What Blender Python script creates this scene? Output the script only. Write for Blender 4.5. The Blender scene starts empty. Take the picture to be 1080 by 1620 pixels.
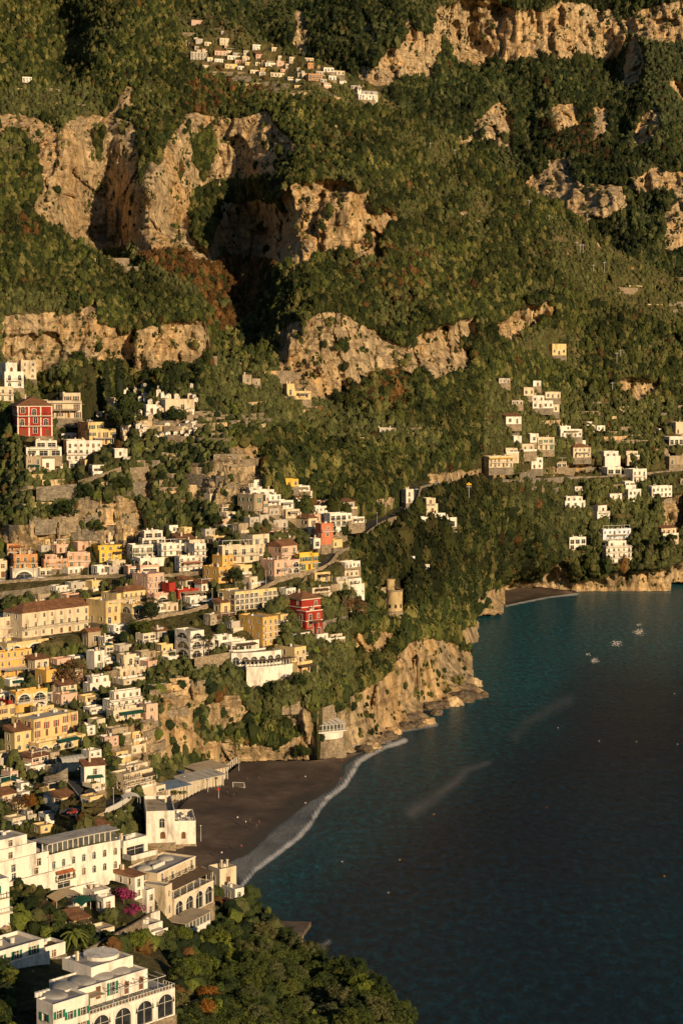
import bpy, math, random, time
import numpy as np
from mathutils import Matrix, Vector
T0 = time.time()
scene = bpy.context.scene
COL = scene.collection
R = math.radians
random.seed(7)
rs = np.random.RandomState(11)

# ---------------------------------------------------------------- camera
CAMZ, PITCH, F = 167.0, R(4.5), 3000.0          # F: focal length in photograph pixels (1080 x 1620)
cam_d = bpy.data.cameras.new('camera'); cam = bpy.data.objects.new('camera', cam_d); COL.objects.link(cam)
cam.location = (0, 0, CAMZ); cam.rotation_euler = (R(90) - PITCH, 0, 0)
cam_d.sensor_fit = 'VERTICAL'; cam_d.sensor_height = 36; cam_d.sensor_width = 24
cam_d.lens = F / 1620 * 36; cam_d.clip_start = 5; cam_d.clip_end = 30000
scene.camera = cam
# ---------------------------------------------------------------- light
SUN_EL, SUN_AZ = R(15), R(34)                   # sun behind the camera, to the right
sun_dir = Vector((math.sin(SUN_AZ) * math.cos(SUN_EL), -math.cos(SUN_AZ) * math.cos(SUN_EL), math.sin(SUN_EL)))
sd = bpy.data.lights.new('sun', 'SUN'); sun = bpy.data.objects.new('sun', sd); COL.objects.link(sun)
sd.energy = 5.0; sd.angle = R(0.53); sd.color = (1.0, 0.72, 0.42)
sun.rotation_euler = (-sun_dir).to_track_quat('-Z', 'Y').to_euler(); sun.location = (300, -400, 600)
world = bpy.data.worlds.new('World'); scene.world = world; world.use_nodes = True
wn = world.node_tree.nodes; wn.clear()
sky = wn.new('ShaderNodeTexSky'); sky.sky_type = 'NISHITA'; sky.sun_disc = False
sky.ozone_density = 3.5; sky.dust_density = 0.2; sky.air_density = 1.3; sky.sun_elevation = SUN_EL; sky.sun_rotation = math.pi - SUN_AZ
bg = wn.new('ShaderNodeBackground'); bg.inputs['Strength'].default_value = 0.05
wo = wn.new('ShaderNodeOutputWorld')
world.node_tree.links.new(sky.outputs[0], bg.inputs[0]); world.node_tree.links.new(bg.outputs[0], wo.inputs[0])
scene.view_settings.view_transform = 'Standard'; scene.view_settings.look = 'None'
scene.view_settings.exposure = 0.22; scene.view_settings.gamma = 1.0
scene.render.engine = 'CYCLES'
scene.cycles.max_bounces = 4; scene.cycles.diffuse_bounces = 2; scene.cycles.glossy_bounces = 2
scene.cycles.transparent_max_bounces = 6; scene.cycles.use_adaptive_sampling = True

# ---------------------------------------------------------------- pixel rays
cp, sp = math.cos(PITCH), math.sin(PITCH)
def qz(v):
    b = -(np.asarray(v, float) - 810) / F
    return (b * cp - sp) / (cp + b * sp)
def qx(u, v):
    b = -(np.asarray(v, float) - 810) / F
    return (np.asarray(u, float) - 540) / F / (cp + b * sp)
def ysea(v, z=0.0):
    return (CAMZ - z) / np.maximum(-qz(v), 1e-3)
def world_pt(u, v, Y):
    return np.stack([qx(u, v) * Y, Y * np.ones_like(qx(u, v)), CAMZ + qz(v) * Y], -1)
def project(p):
    x, y, z = p[0], p[1], p[2] - CAMZ
    dz = y * cp - z * sp; up = y * sp + z * cp
    return 540 + F * x / dz, 810 - F * up / dz

# ---------------------------------------------------------------- noise
_tab = rs.rand(64, 64, 64).astype(np.float32)
def vnoise(x, y, z=None):
    x = np.asarray(x, float); y = np.asarray(y, float); z = np.zeros_like(x) if z is None else np.asarray(z, float)
    xi, yi, zi = np.floor(x).astype(int), np.floor(y).astype(int), np.floor(z).astype(int)
    fx, fy, fz = x - xi, y - yi, z - zi
    fx, fy, fz = [f * f * (3 - 2 * f) for f in (fx, fy, fz)]
    r = 0
    for a in (0, 1):
        for b in (0, 1):
            for c in (0, 1):
                w = (fx if a else 1 - fx) * (fy if b else 1 - fy) * (fz if c else 1 - fz)
                r = r + w * _tab[(xi + a) & 63, (yi + b) & 63, (zi + c) & 63]
    return r
def fbm(x, y, z=None, o=4):
    r, a, s = 0, .5, 0
    z = np.zeros_like(np.asarray(x, float)) if z is None else z
    for i in range(o):
        r = r + a * vnoise(x * 2 ** i + 17.3 * i, y * 2 ** i + 5.1 * i, z * 2 ** i + 9.7 * i); s += a; a *= .5
    return r / s
def ridged(x, y, z=None, o=3):
    r, a, s = 0, .5, 0
    z = np.zeros_like(np.asarray(x, float)) if z is None else z
    for i in range(o):
        r = r + a * (1 - abs(2 * vnoise(x * 2 ** i + 7.3 * i, y * 2 ** i + 3.1 * i, z * 2 ** i + 1.7 * i) - 1)); s += a; a *= .5
    return r / s
def inpoly(px, py, poly):
    r = np.zeros(px.shape, bool); n = len(poly)
    for i in range(n):
        x0, y0 = poly[i]; x1, y1 = poly[(i + 1) % n]
        if y0 == y1: continue
        c = ((y0 > py) != (y1 > py)) & (px < (x1 - x0) * (py - y0) / (y1 - y0) + x0)
        r ^= c
    return r
def box(a, n=1):
    for _ in range(n):
        p = np.pad(a, 1, mode='edge')
        a = (p[:-2, 1:-1] + p[2:, 1:-1] + p[1:-1, :-2] + p[1:-1, 2:] + 2 * p[1:-1, 1:-1]) / 6
    return a

# ---------------------------------------------------------------- objects
def tag(o, label=None, cat=None, group=None, kind=None):
    if label: o['label'] = label
    if cat: o['category'] = cat
    if group: o['group'] = group
    if kind: o['kind'] = kind
    return o
def empty(name, loc, rz=0.0, label=None, cat=None, group=None):
    o = bpy.data.objects.new(name, None); COL.objects.link(o)
    o.location = [float(c) for c in loc]; o.rotation_euler = (0, 0, rz); o.empty_display_size = 1
    return tag(o, label, cat, group)
def link(name, me, parent=None, loc=(0, 0, 0), rz=0.0, scale=None):
    o = bpy.data.objects.new(name, me); COL.objects.link(o)
    if parent is not None: o.parent = parent
    o.location = [float(c) for c in loc]; o.rotation_euler = (0, 0, rz)
    if scale is not None: o.scale = (scale,) * 3 if isinstance(scale, (int, float)) else scale
    return o
def np_mesh(name, V, faces, mat, smooth=False, colors=None, floats=None):
    """faces: list of int arrays (n,3) / (n,4)"""
    me = bpy.data.meshes.new(name)
    V = np.asarray(V, np.float32); me.vertices.add(len(V)); me.vertices.foreach_set('co', V.ravel())
    faces = [np.asarray(f, np.int32) for f in faces if len(f)]
    loops = np.concatenate([f.ravel() for f in faces]); tot = np.concatenate([np.full(len(f), f.shape[1], np.int32) for f in faces])
    st = np.concatenate([[0], np.cumsum(tot)[:-1]]).astype(np.int32)
    me.loops.add(len(loops)); me.loops.foreach_set('vertex_index', loops)
    me.polygons.add(len(tot)); me.polygons.foreach_set('loop_start', st)
    me.polygons.foreach_set('use_smooth', np.full(len(tot), smooth))
    me.update(calc_edges=True)
    for k, a in (floats or {}).items():
        at_ = me.attributes.new(k, 'FLOAT', 'POINT'); at_.data.foreach_set('value', np.asarray(a, np.float32).ravel())
    for k, a in (colors or {}).items():
        at_ = me.attributes.new(k, 'FLOAT_COLOR', 'POINT')
        a = np.asarray(a, np.float32); a = np.concatenate([a, np.ones((len(a), 1), np.float32)], 1)
        at_.data.foreach_set('color', a.ravel())
    for m in (mat if isinstance(mat, (list, tuple)) else [mat]): me.materials.append(m)
    return me

class MB:
    """collects boxes, quads and tubes and links them as one mesh"""
    def __init__(s): s.v = []; s.f = []; s.m = []
    def quad(s, a, b, c, d, m=0):
        n = len(s.v); s.v += [a, b, c, d]; s.f.append((n, n + 1, n + 2, n + 3)); s.m.append(m)
    def poly(s, pts, m=0):
        n = len(s.v); s.v += list(pts); s.f.append(tuple(range(n, n + len(pts)))); s.m.append(m)
    def box(s, x0, x1, y0, y1, z0, z1, m=0):
        n = len(s.v)
        s.v += [(x0, y0, z0), (x1, y0, z0), (x1, y1, z0), (x0, y1, z0), (x0, y0, z1), (x1, y0, z1), (x1, y1, z1), (x0, y1, z1)]
        for f in ((0, 3, 2, 1), (4, 5, 6, 7), (0, 1, 5, 4), (1, 2, 6, 5), (2, 3, 7, 6), (3, 0, 4, 7)):
            s.f.append(tuple(n + i for i in f)); s.m.append(m)
    def obox(s, a, b, w, h, m=0, up=0.0):
        """bar from a to b, width w, height h"""
        a, b = Vector(a), Vector(b); d = (b - a)
        if d.length < 1e-4: return
        side = d.cross(Vector((0, 0, 1)))
        if side.length < 1e-3: side = Vector((1, 0, 0))
        side.normalize(); u = side.cross(d).normalized()
        n = len(s.v)
        for p in (a, b):
            for i, j in ((-1, -1), (1, -1), (1, 1), (-1, 1)): s.v.append(tuple(p + side * (i * w / 2) + u * (j * h / 2)))
        for f in ((0, 1, 2, 3), (7, 6, 5, 4), (0, 4, 5, 1), (1, 5, 6, 2), (2, 6, 7, 3), (3, 7, 4, 0)):
            s.f.append(tuple(n + i for i in f)); s.m.append(m)
    def cyl(s, c, r0, r1, z0, z1, n=12, cap=True, m=0, sx=1, sy=1, a0=0, a1=None):
        k = len(s.v); full = a1 is None; a1 = 2 * math.pi if full else a1; cnt = n if full else n + 1
        for r, z in ((r0, z0), (r1, z1)):
            for i in range(cnt):
                a = a0 + (a1 - a0) * i / n; s.v.append((c[0] + r * math.cos(a) * sx, c[1] + r * math.sin(a) * sy, z))
        for i in range(n):
            j = (i + 1) % cnt; s.f.append((k + i, k + j, k + cnt + j, k + cnt + i)); s.m.append(m)
        if cap: s.f.append(tuple(k + cnt + i for i in range(cnt))); s.m.append(m); s.f.append(tuple(k + cnt - 1 - i for i in range(cnt))); s.m.append(m)
    def tube(s, pts, rad, n=6, m=0):
        pts = [Vector(p) for p in pts]; rings = []
        for i, p in enumerate(pts):
            d = (pts[min(i + 1, len(pts) - 1)] - pts[max(i - 1, 0)]).normalized()
            a = d.orthogonal().normalized(); b = d.cross(a); r = rad[i] if isinstance(rad, (list, tuple)) else rad
            rings.append(len(s.v))
            for k in range(n):
                t = 2 * math.pi * k / n; s.v.append(tuple(p + a * (r * math.cos(t)) + b * (r * math.sin(t))))
        for i in range(len(pts) - 1):
            for k in range(n):
                j = (k + 1) % n; s.f.append((rings[i] + k, rings[i] + j, rings[i + 1] + j, rings[i + 1] + k)); s.m.append(m)
        s.f.append(tuple(rings[-1] + k for k in range(n))); s.m.append(m)
    def dome(s, c, rx, ry, h, n=16, k=5, m=0):
        base = len(s.v)
        for j in range(k):
            t = j / k * math.pi / 2
            for i in range(n):
                a = 2 * math.pi * i / n
                s.v.append((c[0] + rx * math.cos(a) * math.cos(t), c[1] + ry * math.sin(a) * math.cos(t), c[2] + h * math.sin(t)))
        s.v.append((c[0], c[1], c[2] + h))
        for j in range(k - 1):
            for i in range(n):
                s.f.append((base + j * n + i, base + j * n + (i + 1) % n, base + (j + 1) * n + (i + 1) % n, base + (j + 1) * n + i)); s.m.append(m)
        for i in range(n):
            s.f.append((base + (k - 1) * n + i, base + (k - 1) * n + (i + 1) % n, base + k * n)); s.m.append(m)
    def mesh(s, name, mats, smooth=False):
        me = bpy.data.meshes.new(name); me.from_pydata([tuple(map(float, p)) for p in s.v], [], s.f)
        for m in (mats if isinstance(mats, (list, tuple)) else [mats]): me.materials.append(m)
        if any(s.m): me.polygons.foreach_set('material_index', s.m)
        if smooth: me.polygons.foreach_set('use_smooth', [True] * len(s.f))
        me.update(); return me
    def each(s, name, mats, parent=None, smooth=False):
        """every connected piece becomes an object of its own"""
        par = list(range(len(s.v)))
        def fd(i):
            while par[i] != i: par[i] = par[par[i]]; i = par[i]
            return i
        for f in s.f:
            for j in f[1:]: par[fd(j)] = fd(f[0])
        gr = {}
        for f in s.f: gr.setdefault(fd(f[0]), []).append(f)
        for fs in gr.values():
            ids = sorted({i for f in fs for i in f}); mp = {i: k for k, i in enumerate(ids)}; q = MB(); q.v = [s.v[i] for i in ids]; q.f = [tuple(mp[i] for i in f) for f in fs]; q.m = [0] * len(fs); q.build(name, mats, parent, smooth=smooth)
    def build(s, name, mats, parent=None, loc=(0, 0, 0), rz=0.0, smooth=False):
        if not s.f: return None
        return link(name, s.mesh(name, mats, smooth), parent, loc, rz)

# ---------------------------------------------------------------- materials
def node_mat(name):
    m = bpy.data.materials.new(name); m.use_nodes = True; nt = m.node_tree
    b = nt.nodes['Principled BSDF']; b.inputs['Specular IOR Level'].default_value = 0.3
    return m, nt, b
def N(nt, t, **kw):
    n = nt.nodes.new(t)
    for k, v in kw.items():
        if hasattr(n, k): setattr(n, k, v)
        else: n.inputs[k].default_value = v
    return n
def noise_n(nt, scale, detail=4, rough=.55, vec=None, stretch=None):
    n = N(nt, 'ShaderNodeTexNoise'); n.inputs['Scale'].default_value = scale; n.inputs['Detail'].default_value = detail; n.inputs['Roughness'].default_value = rough
    if vec is None:
        g = N(nt, 'ShaderNodeNewGeometry'); vec = g.outputs['Position']
    if stretch:
        mp = N(nt, 'ShaderNodeMapping'); mp.inputs['Scale'].default_value = stretch; nt.links.new(vec, mp.inputs[0]); vec = mp.outputs[0]
    nt.links.new(vec, n.inputs['Vector']); return n
def ramp(nt, src, stops):
    r = N(nt, 'ShaderNodeValToRGB'); cr = r.color_ramp
    while len(cr.elements) > 1: cr.elements.remove(cr.elements[0])
    cr.elements[0].position = stops[0][0]; cr.elements[0].color = (*stops[0][1], 1) if len(stops[0][1]) == 3 else stops[0][1]
    for p, c in stops[1:]:
        e = cr.elements.new(p); e.color = (*c, 1)
    nt.links.new(src, r.inputs[0]); return r
def mix(nt, fac, a, b, mode='MIX'):
    m = N(nt, 'ShaderNodeMix'); m.data_type = 'RGBA'; m.blend_type = mode
    for s, i in ((fac, 0), (a, 6), (b, 7)):
        if hasattr(s, 'is_linked') or hasattr(s, 'links'): nt.links.new(s, m.inputs[i])
        else: m.inputs[i].default_value = s if i == 0 else (*s, 1)
    return m.outputs[2]
def bump(nt, src, b, strength=.5, dist=1.0, prev=None):
    n = N(nt, 'ShaderNodeBump'); n.inputs['Strength'].default_value = strength; n.inputs['Distance'].default_value = dist
    nt.links.new(src, n.inputs['Height'])
    if prev is not None: nt.links.new(prev, n.inputs['Normal'])
    nt.links.new(n.outputs[0], b.inputs['Normal']); return n.outputs[0]
_mc = {}
def paint(name, c, rough=.85, var=.18, sc=.35, spec=.25, bmp=0.0):
    """plain surface with weather mottling and fine grain"""
    if name in _mc: return _mc[name]
    m, nt, b = node_mat(name)
    n1 = noise_n(nt, sc, 7, .68, stretch=(1, 1, .3)); n2 = noise_n(nt, sc * 7, 3)
    lo = tuple(x * (1 - var * 2) * y for x, y in zip(c, (1, .96, .9))); hi = tuple(min(1, x * (1 + var * .35)) for x in c)
    r = ramp(nt, n1.outputs[0], [(.3, lo), (.5, c), (.75, hi)])
    r2 = ramp(nt, n2.outputs[0], [(.3, (.86,) * 3), (.6, (1, 1, 1))])
    nt.links.new(mix(nt, 1.0, r.outputs[0], r2.outputs[0], 'MULTIPLY'), b.inputs['Base Color'])
    b.inputs['Roughness'].default_value = rough; b.inputs['Specular IOR Level'].default_value = spec
    if bmp: bump(nt, n2.outputs[0], b, bmp, .2)
    _mc[name] = m; return m
WALLC = dict(W=(.76, .71, .62), C=(.64, .54, .38), Y=(.68, .51, .24), B=(.70, .47, .07), G=(.66, .40, .11), P=(.62, .40, .29), O=(.52, .27, .12),
             R=(.33, .032, .02), S=(.36, .29, .19), T=(.50, .17, .09), L=(.60, .66, .74), K=(.45, .41, .34))
def wallmat(k): return paint('plaster_' + k, WALLC[k], var=.3)
M = dict(
    roofgrey=paint('roof_membrane', (.34, .33, .31), var=.3, sc=.2), roofwhite=paint('roof_limewash', (.42, .39, .34), var=.25, sc=.25),
    rooftan=paint('roof_tan', (.40, .33, .23), var=.3, sc=.2), white=paint('white_paint', (.66, .63, .56), var=.06), trim=paint('trim_cream', (.74, .68, .56), var=.06),
    terracotta=paint('terracotta', (.38, .13, .05), var=.25), wood=paint('wood_brown', (.16, .08, .04), var=.2), green=paint('shutter_green', (.02, .16, .09), var=.1),
    dgreen=paint('canvas_green', (.01, .09, .06), var=.15), redwood=paint('shutter_red', (.30, .04, .02), var=.1), iron=paint('iron_dark', (.05, .05, .05), var=.1, rough=.6),
    steel=paint('galvanised_steel', (.42, .42, .42), var=.1, rough=.5), brownshut=paint('shutter_brown', (.17, .09, .05), var=.1), orange=paint('shutter_orange', (.55, .24, .04), var=.1),
    blue=paint('paint_blue', (.05, .16, .3), var=.1), bark=paint('bark', (.11, .08, .05), var=.3, sc=1.5), stone=None, canvas=paint('canvas_tan', (.42, .33, .20), var=.1),
    canvasbrown=paint('canvas_brown', (.11, .075, .045), var=.1), concrete=paint('concrete', (.30, .27, .23), var=.25, sc=.4, bmp=.3), asphalt=paint('asphalt', (.055, .055, .058), var=.2, sc=.5),
    red=paint('paint_red', (.45, .03, .02), var=.05), yellow=paint('paint_yellow', (.7, .42, .04), var=.05), skin=paint('skin', (.45, .25, .16), var=.03), hair=paint('hair', (.04, .025, .015), var=.03),
    cloth_dark=paint('cloth_dark', (.03, .035, .05), var=.05), cloth_red=paint('cloth_red', (.4, .04, .03), var=.05), cloth_white=paint('cloth_white', (.7, .7, .68), var=.05),
    rubber=paint('rubber', (.02, .02, .02), var=.05), carwhite=paint('car_white', (.7, .7, .7), rough=.3, var=.03, spec=.6), carblue=paint('car_blue', (.05, .12, .3), rough=.3, var=.03, spec=.6),
    cardark=paint('car_dark', (.03, .03, .035), rough=.3, var=.03, spec=.6), carred=paint('car_red', (.3, .03, .02), rough=.3, var=.03, spec=.6), cargrey=paint('car_silver', (.35, .35, .36), rough=.3, var=.03, spec=.6))
def glass(name, c, r=.12):
    m, nt, b = node_mat(name); n = noise_n(nt, .6, 2); rr = ramp(nt, n.outputs[0], [(.35, tuple(x * .5 for x in c)), (.65, c)])
    nt.links.new(rr.outputs[0], b.inputs['Base Color']); b.inputs['Roughness'].default_value = r; b.inputs['Specular IOR Level'].default_value = .6; return m
M['glass'] = glass('window_glass', (.035, .04, .045)); M['glasslight'] = glass('veranda_glass', (.12, .13, .12), .2); M['solar'] = glass('solar_panel', (.012, .014, .03), .2)
def tilemat():
    m, nt, b = node_mat('roof_tiles'); tc = N(nt, 'ShaderNodeTexCoord')
    w = N(nt, 'ShaderNodeTexWave'); w.wave_type = 'BANDS'; w.bands_direction = 'X'; w.inputs['Scale'].default_value = 1.1; w.inputs['Distortion'].default_value = .6
    nt.links.new(tc.outputs['Object'], w.inputs[0])
    n = noise_n(nt, .5, 5); n2 = noise_n(nt, 3.5, 2)
    r = ramp(nt, n.outputs[0], [(.3, (.17, .085, .045)), (.5, (.28, .13, .06)), (.7, (.40, .20, .10))])
    r2 = ramp(nt, n2.outputs[0], [(.3, (.6, .6, .6)), (.65, (1.1, 1.1, 1.1))]); c = mix(nt, 1, r.outputs[0], r2.outputs[0], 'MULTIPLY')
    r3 = ramp(nt, w.outputs[0], [(0, (.6, .6, .6)), (.5, (1, 1, 1))])
    nt.links.new(mix(nt, 1, c, r3.outputs[0], 'MULTIPLY'), b.inputs['Base Color']); bump(nt, w.outputs[0], b, .6, .15); b.inputs['Roughness'].default_value = .9
    return m
M['tile'] = tilemat()
def stonemat(name, c, sc=1.1):
    m, nt, b = node_mat(name)
    v = N(nt, 'ShaderNodeTexVoronoi'); v.inputs['Scale'].default_value = sc; g = N(nt, 'ShaderNodeNewGeometry')
    mp = N(nt, 'ShaderNodeMapping'); mp.inputs['Scale'].default_value = (1, 1, 1.7); nt.links.new(g.outputs['Position'], mp.inputs[0]); nt.links.new(mp.outputs[0], v.inputs['Vector'])
    n = noise_n(nt, .25, 6, .65); r = ramp(nt, n.outputs[0], [(.28, tuple(x * .45 for x in c)), (.5, c), (.75, tuple(x * 1.25 for x in c))])
    r2 = ramp(nt, v.outputs['Color'], [(0, (.6, .6, .6)), (1, (1.1, 1.1, 1.1))]); r3 = ramp(nt, v.outputs['Distance'], [(.35, (1, 1, 1)), (.7, (.55, .55, .55))])
    c1 = mix(nt, 1, r.outputs[0], r2.outputs[0], 'MULTIPLY'); nt.links.new(mix(nt, .7, c1, r3.outputs[0], 'MULTIPLY'), b.inputs['Base Color'])
    bump(nt, v.outputs['Distance'], b, .5, -.2); b.inputs['Roughness'].default_value = .95; return m
M['wetrock'] = stonemat('wet_rock', (.17, .13, .085), .5)
M['stone'] = stonemat('masonry_stone', (.34, .27, .18)); M['stonegrey'] = stonemat('masonry_grey', (.27, .23, .17), .8)
# ================================================================ terrain
def rockmat_nodes(nt):
    """limestone: grey body, ochre stains running down, dark cracks; returns colour socket and height socket"""
    a = noise_n(nt, .018, 6, .6, stretch=(1, 1, .5)); s = noise_n(nt, .07, 5, .65, stretch=(1, 1, .18)); f = noise_n(nt, .35, 6, .7, stretch=(1, 1, .5)); g = noise_n(nt, 1.3, 4, .7)
    body = ramp(nt, f.outputs[0], [(.28, (.14, .10, .06)), (.40, (.40, .31, .19)), (.53, (.64, .49, .29)), (.72, (.76, .61, .38))])
    och = ramp(nt, f.outputs[0], [(.28, (.24, .13, .05)), (.42, (.66, .41, .18)), (.7, (.82, .58, .28))])
    fa = ramp(nt, a.outputs[0], [(.42, (0, 0, 0)), (.6, (1, 1, 1))]); fs = ramp(nt, s.outputs[0], [(.38, (.15,) * 3), (.62, (1, 1, 1))])
    fac = mix(nt, 1, fa.outputs[0], fs.outputs[0], 'MULTIPLY')
    c = mix(nt, fac, body.outputs[0], och.outputs[0])
    st_ = noise_n(nt, .30, 4, .6, stretch=(.12, .12, 1.4)); sr = ramp(nt, st_.outputs[0], [(.36, (.55, .53, .5)), (.46, (1, 1, 1)), (.62, (1.0, 1.0, 1.0)), (.7, (1.15, 1.12, 1.08))]); c = mix(nt, .8, c, sr.outputs[0], 'MULTIPLY')
    dk = ramp(nt, s.outputs[0], [(.32, (.34, .32, .30)), (.44, (1, 1, 1))]); c = mix(nt, 1, c, dk.outputs[0], 'MULTIPLY')
    gr = ramp(nt, g.outputs[0], [(.3, (.74, .74, .74)), (.6, (1.15, 1.15, 1.15))]); c = mix(nt, 1, c, gr.outputs[0], 'MULTIPLY')
    vo = N(nt, 'ShaderNodeTexVoronoi'); vo.feature = 'DISTANCE_TO_EDGE'; vo.inputs['Scale'].default_value = .11; gg = N(nt, 'ShaderNodeNewGeometry'); mp = N(nt, 'ShaderNodeMapping'); mp.inputs['Scale'].default_value = (1.15, .6, .42)
    wv = N(nt, 'ShaderNodeVectorMath', operation='MULTIPLY_ADD'); nt.links.new(f.outputs['Color'], wv.inputs[0]); wv.inputs[1].default_value = (9, 9, 9); nt.links.new(gg.outputs['Position'], wv.inputs[2]); nt.links.new(wv.outputs[0], mp.inputs[0]); nt.links.new(mp.outputs[0], vo.inputs['Vector'])
    ck = ramp(nt, vo.outputs['Distance'], [(.0, (.38, .36, .34)), (.07, (.9, .9, .9)), (.14, (1, 1, 1))]); c = mix(nt, .65, c, ck.outputs[0], 'MULTIPLY')
    hb = N(nt, 'ShaderNodeMath', operation='MINIMUM'); nt.links.new(vo.outputs['Distance'], hb.inputs[0]); hb.inputs[1].default_value = .25
    hc = N(nt, 'ShaderNodeMath', operation='MULTIPLY_ADD'); nt.links.new(hb.outputs[0], hc.inputs[0]); hc.inputs[1].default_value = 2.6; nt.links.new(f.outputs[0], hc.inputs[2])
    h = N(nt, 'ShaderNodeMath', operation='ADD'); nt.links.new(hc.outputs[0], h.inputs[0])
    h2 = N(nt, 'ShaderNodeMath', operation='MULTIPLY'); nt.links.new(g.outputs[0], h2.inputs[0]); h2.inputs[1].default_value = .35; nt.links.new(h2.outputs[0], h.inputs[1])
    return c, h.outputs[0]
def terrain_mat():
    m, nt, b = node_mat('hillside_ground')
    rc, rh = rockmat_nodes(nt)
    n1 = noise_n(nt, .03, 6, .6); n2 = noise_n(nt, .45, 5, .7)
    soil = ramp(nt, n1.outputs[0], [(.3, (.035, .042, .014)), (.5, (.065, .068, .024)), (.7, (.12, .10, .045))])
    grass = ramp(nt, n1.outputs[0], [(.3, (.075, .085, .022)), (.55, (.17, .145, .055)), (.75, (.27, .21, .11))])
    gt = ramp(nt, n2.outputs[0], [(.3, (.5, .5, .5)), (.65, (1.2, 1.2, 1.2))])
    at1 = N(nt, 'ShaderNodeAttribute', attribute_name='rock'); at2 = N(nt, 'ShaderNodeAttribute', attribute_name='open')
    so = mix(nt, at2.outputs['Fac'], soil.outputs[0], grass.outputs[0]); so = mix(nt, 1, so, gt.outputs[0], 'MULTIPLY')
    # rock where the attribute says so, broken up by noise
    ad = N(nt, 'ShaderNodeMath', operation='ADD'); nt.links.new(at1.outputs['Fac'], ad.inputs[0])
    mm = N(nt, 'ShaderNodeMath', operation='MULTIPLY_ADD'); nt.links.new(n2.outputs[0], mm.inputs[0]); mm.inputs[1].default_value = 1.2; mm.inputs[2].default_value = -.6; nt.links.new(mm.outputs[0], ad.inputs[1])
    fr = ramp(nt, ad.outputs[0], [(.38, (0, 0, 0)), (.55, (1, 1, 1))])
    nt.links.new(mix(nt, fr.outputs[0], so, rc), b.inputs['Base Color'])
    bump(nt, rh, b, 1.0, 2.6); b.inputs['Roughness'].default_value = .95; b.inputs['Specular IOR Level'].default_value = .15
    return m
M['ground'] = terrain_mat()
def boulder_mat():
    m, nt, b = node_mat('limestone'); c, h = rockmat_nodes(nt); nt.links.new(c, b.inputs['Base Color']); bump(nt, h, b, .9, 1.0); b.inputs['Roughness'].default_value = .95; return m
M['rock'] = boulder_mat()

def solve_depth(u0, u1, v0, v1, st, ctrl, rock, gfun, land=None):
    """depth field Y(u,v): follows the wanted slope (flat in rock = sheer face), smooth, through the control points"""
    us = np.arange(u0, u1 + 1, st, dtype=float); vs = np.arange(v0, v1 + 1, st, dtype=float); nu, nv = len(us), len(vs)
    U, Vv = np.meshgrid(us, vs, indexing='ij')
    c = np.array(ctrl, float)
    d2 = (U[..., None] - c[:, 0]) ** 2 + (Vv[..., None] - c[:, 1]) ** 2 + 30.
    w = 1 / d2 ** 1.5; X = (w * c[:, 2]).sum(-1) / w.sum(-1)
    rk = np.zeros((nu, nv))
    for p in rock: rk = np.maximum(rk, inpoly(U, Vv, p))
    g = gfun(U, Vv) * st * (1 - .92 * rk)                     # wanted decrease of Y for one step down the picture
    wc = np.zeros((nu, nv)); yc = np.zeros((nu, nv))
    for a, b_, y in ctrl:
        i = int(round((a - u0) / st)); j = int(round((b_ - v0) / st))
        if 0 <= i < nu and 0 <= j < nv: wc[i, j] += 6; yc[i, j] = y
    if land is not None:
        L = inpoly(U, Vv, land)
        for i in range(nu):
            for j in range(nv - 1):
                if L[i, j] and not L[i, j + 1]: wc[i, j] += 20; yc[i, j] = float(ysea(vs[j] + st * .5))
    a_u, a_v, a_g = 1.6, .6, 1.0
    def A(x):
        r = wc * x
        d = x[:, :-1] - x[:, 1:]; r[:, :-1] += a_g * d; r[:, 1:] -= a_g * d
        d = x[2:] - 2 * x[1:-1] + x[:-2]; r[2:] += a_u * d; r[1:-1] -= 2 * a_u * d; r[:-2] += a_u * d
        d = x[:, 2:] - 2 * x[:, 1:-1] + x[:, :-2]; r[:, 2:] += a_v * d; r[:, 1:-1] -= 2 * a_v * d; r[:, :-2] += a_v * d
        d = x[1:] - x[:-1]; r[1:] += .012 * d; r[:-1] -= .012 * d
        return r
    rhs = wc * yc; rhs[:, :-1] += a_g * g[:, :-1]; rhs[:, 1:] -= a_g * g[:, :-1]
    r = rhs - A(X); p = r.copy(); rr = (r * r).sum()
    for it in range(1500):
        Ap = A(p); al = rr / (p * Ap).sum(); X += al * p; r -= al * Ap; rn = (r * r).sum()
        if rn < 1e-2: break
        p = r + rn / rr * p; rr = rn
    return us, vs, X
def bil(us, vs, G, u, v):
    st = us[1] - us[0]; x = np.clip((u - us[0]) / st, 0, len(us) - 1.001); y = np.clip((v - vs[0]) / st, 0, len(vs) - 1.001)
    i = x.astype(int); j = y.astype(int); fx = x - i; fy = y - j
    return G[i, j] * (1 - fx) * (1 - fy) + G[i + 1, j] * fx * (1 - fy) + G[i, j + 1] * (1 - fx) * fy + G[i + 1, j + 1] * fx * fy
def polyfun(pts):
    xs = [p[0] for p in pts]; ys = [p[1] for p in pts]
    return lambda u: np.interp(u, xs, ys)
LAY = {}
GREEN = dict(main=[[(210, 185), (238, 198), (246, 235), (234, 262), (224, 300), (217, 270), (219, 230)], [(304, 215), (335, 205), (342, 250), (320, 290), (305, 258)], [(300, 315), (345, 285), (348, 350), (330, 400), (300, 380)], [(-260, 203), (38, 212), (58, 245), (70, 300), (50, 330), (0, 305), (-260, 300)],
    [(438, 262), (486, 238), (565, 278), (470, 290), (446, 303)], [(350, 284), (438, 280), (442, 318), (352, 322)], [(150, 196), (165, 200), (160, 260), (148, 250)]])
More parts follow.
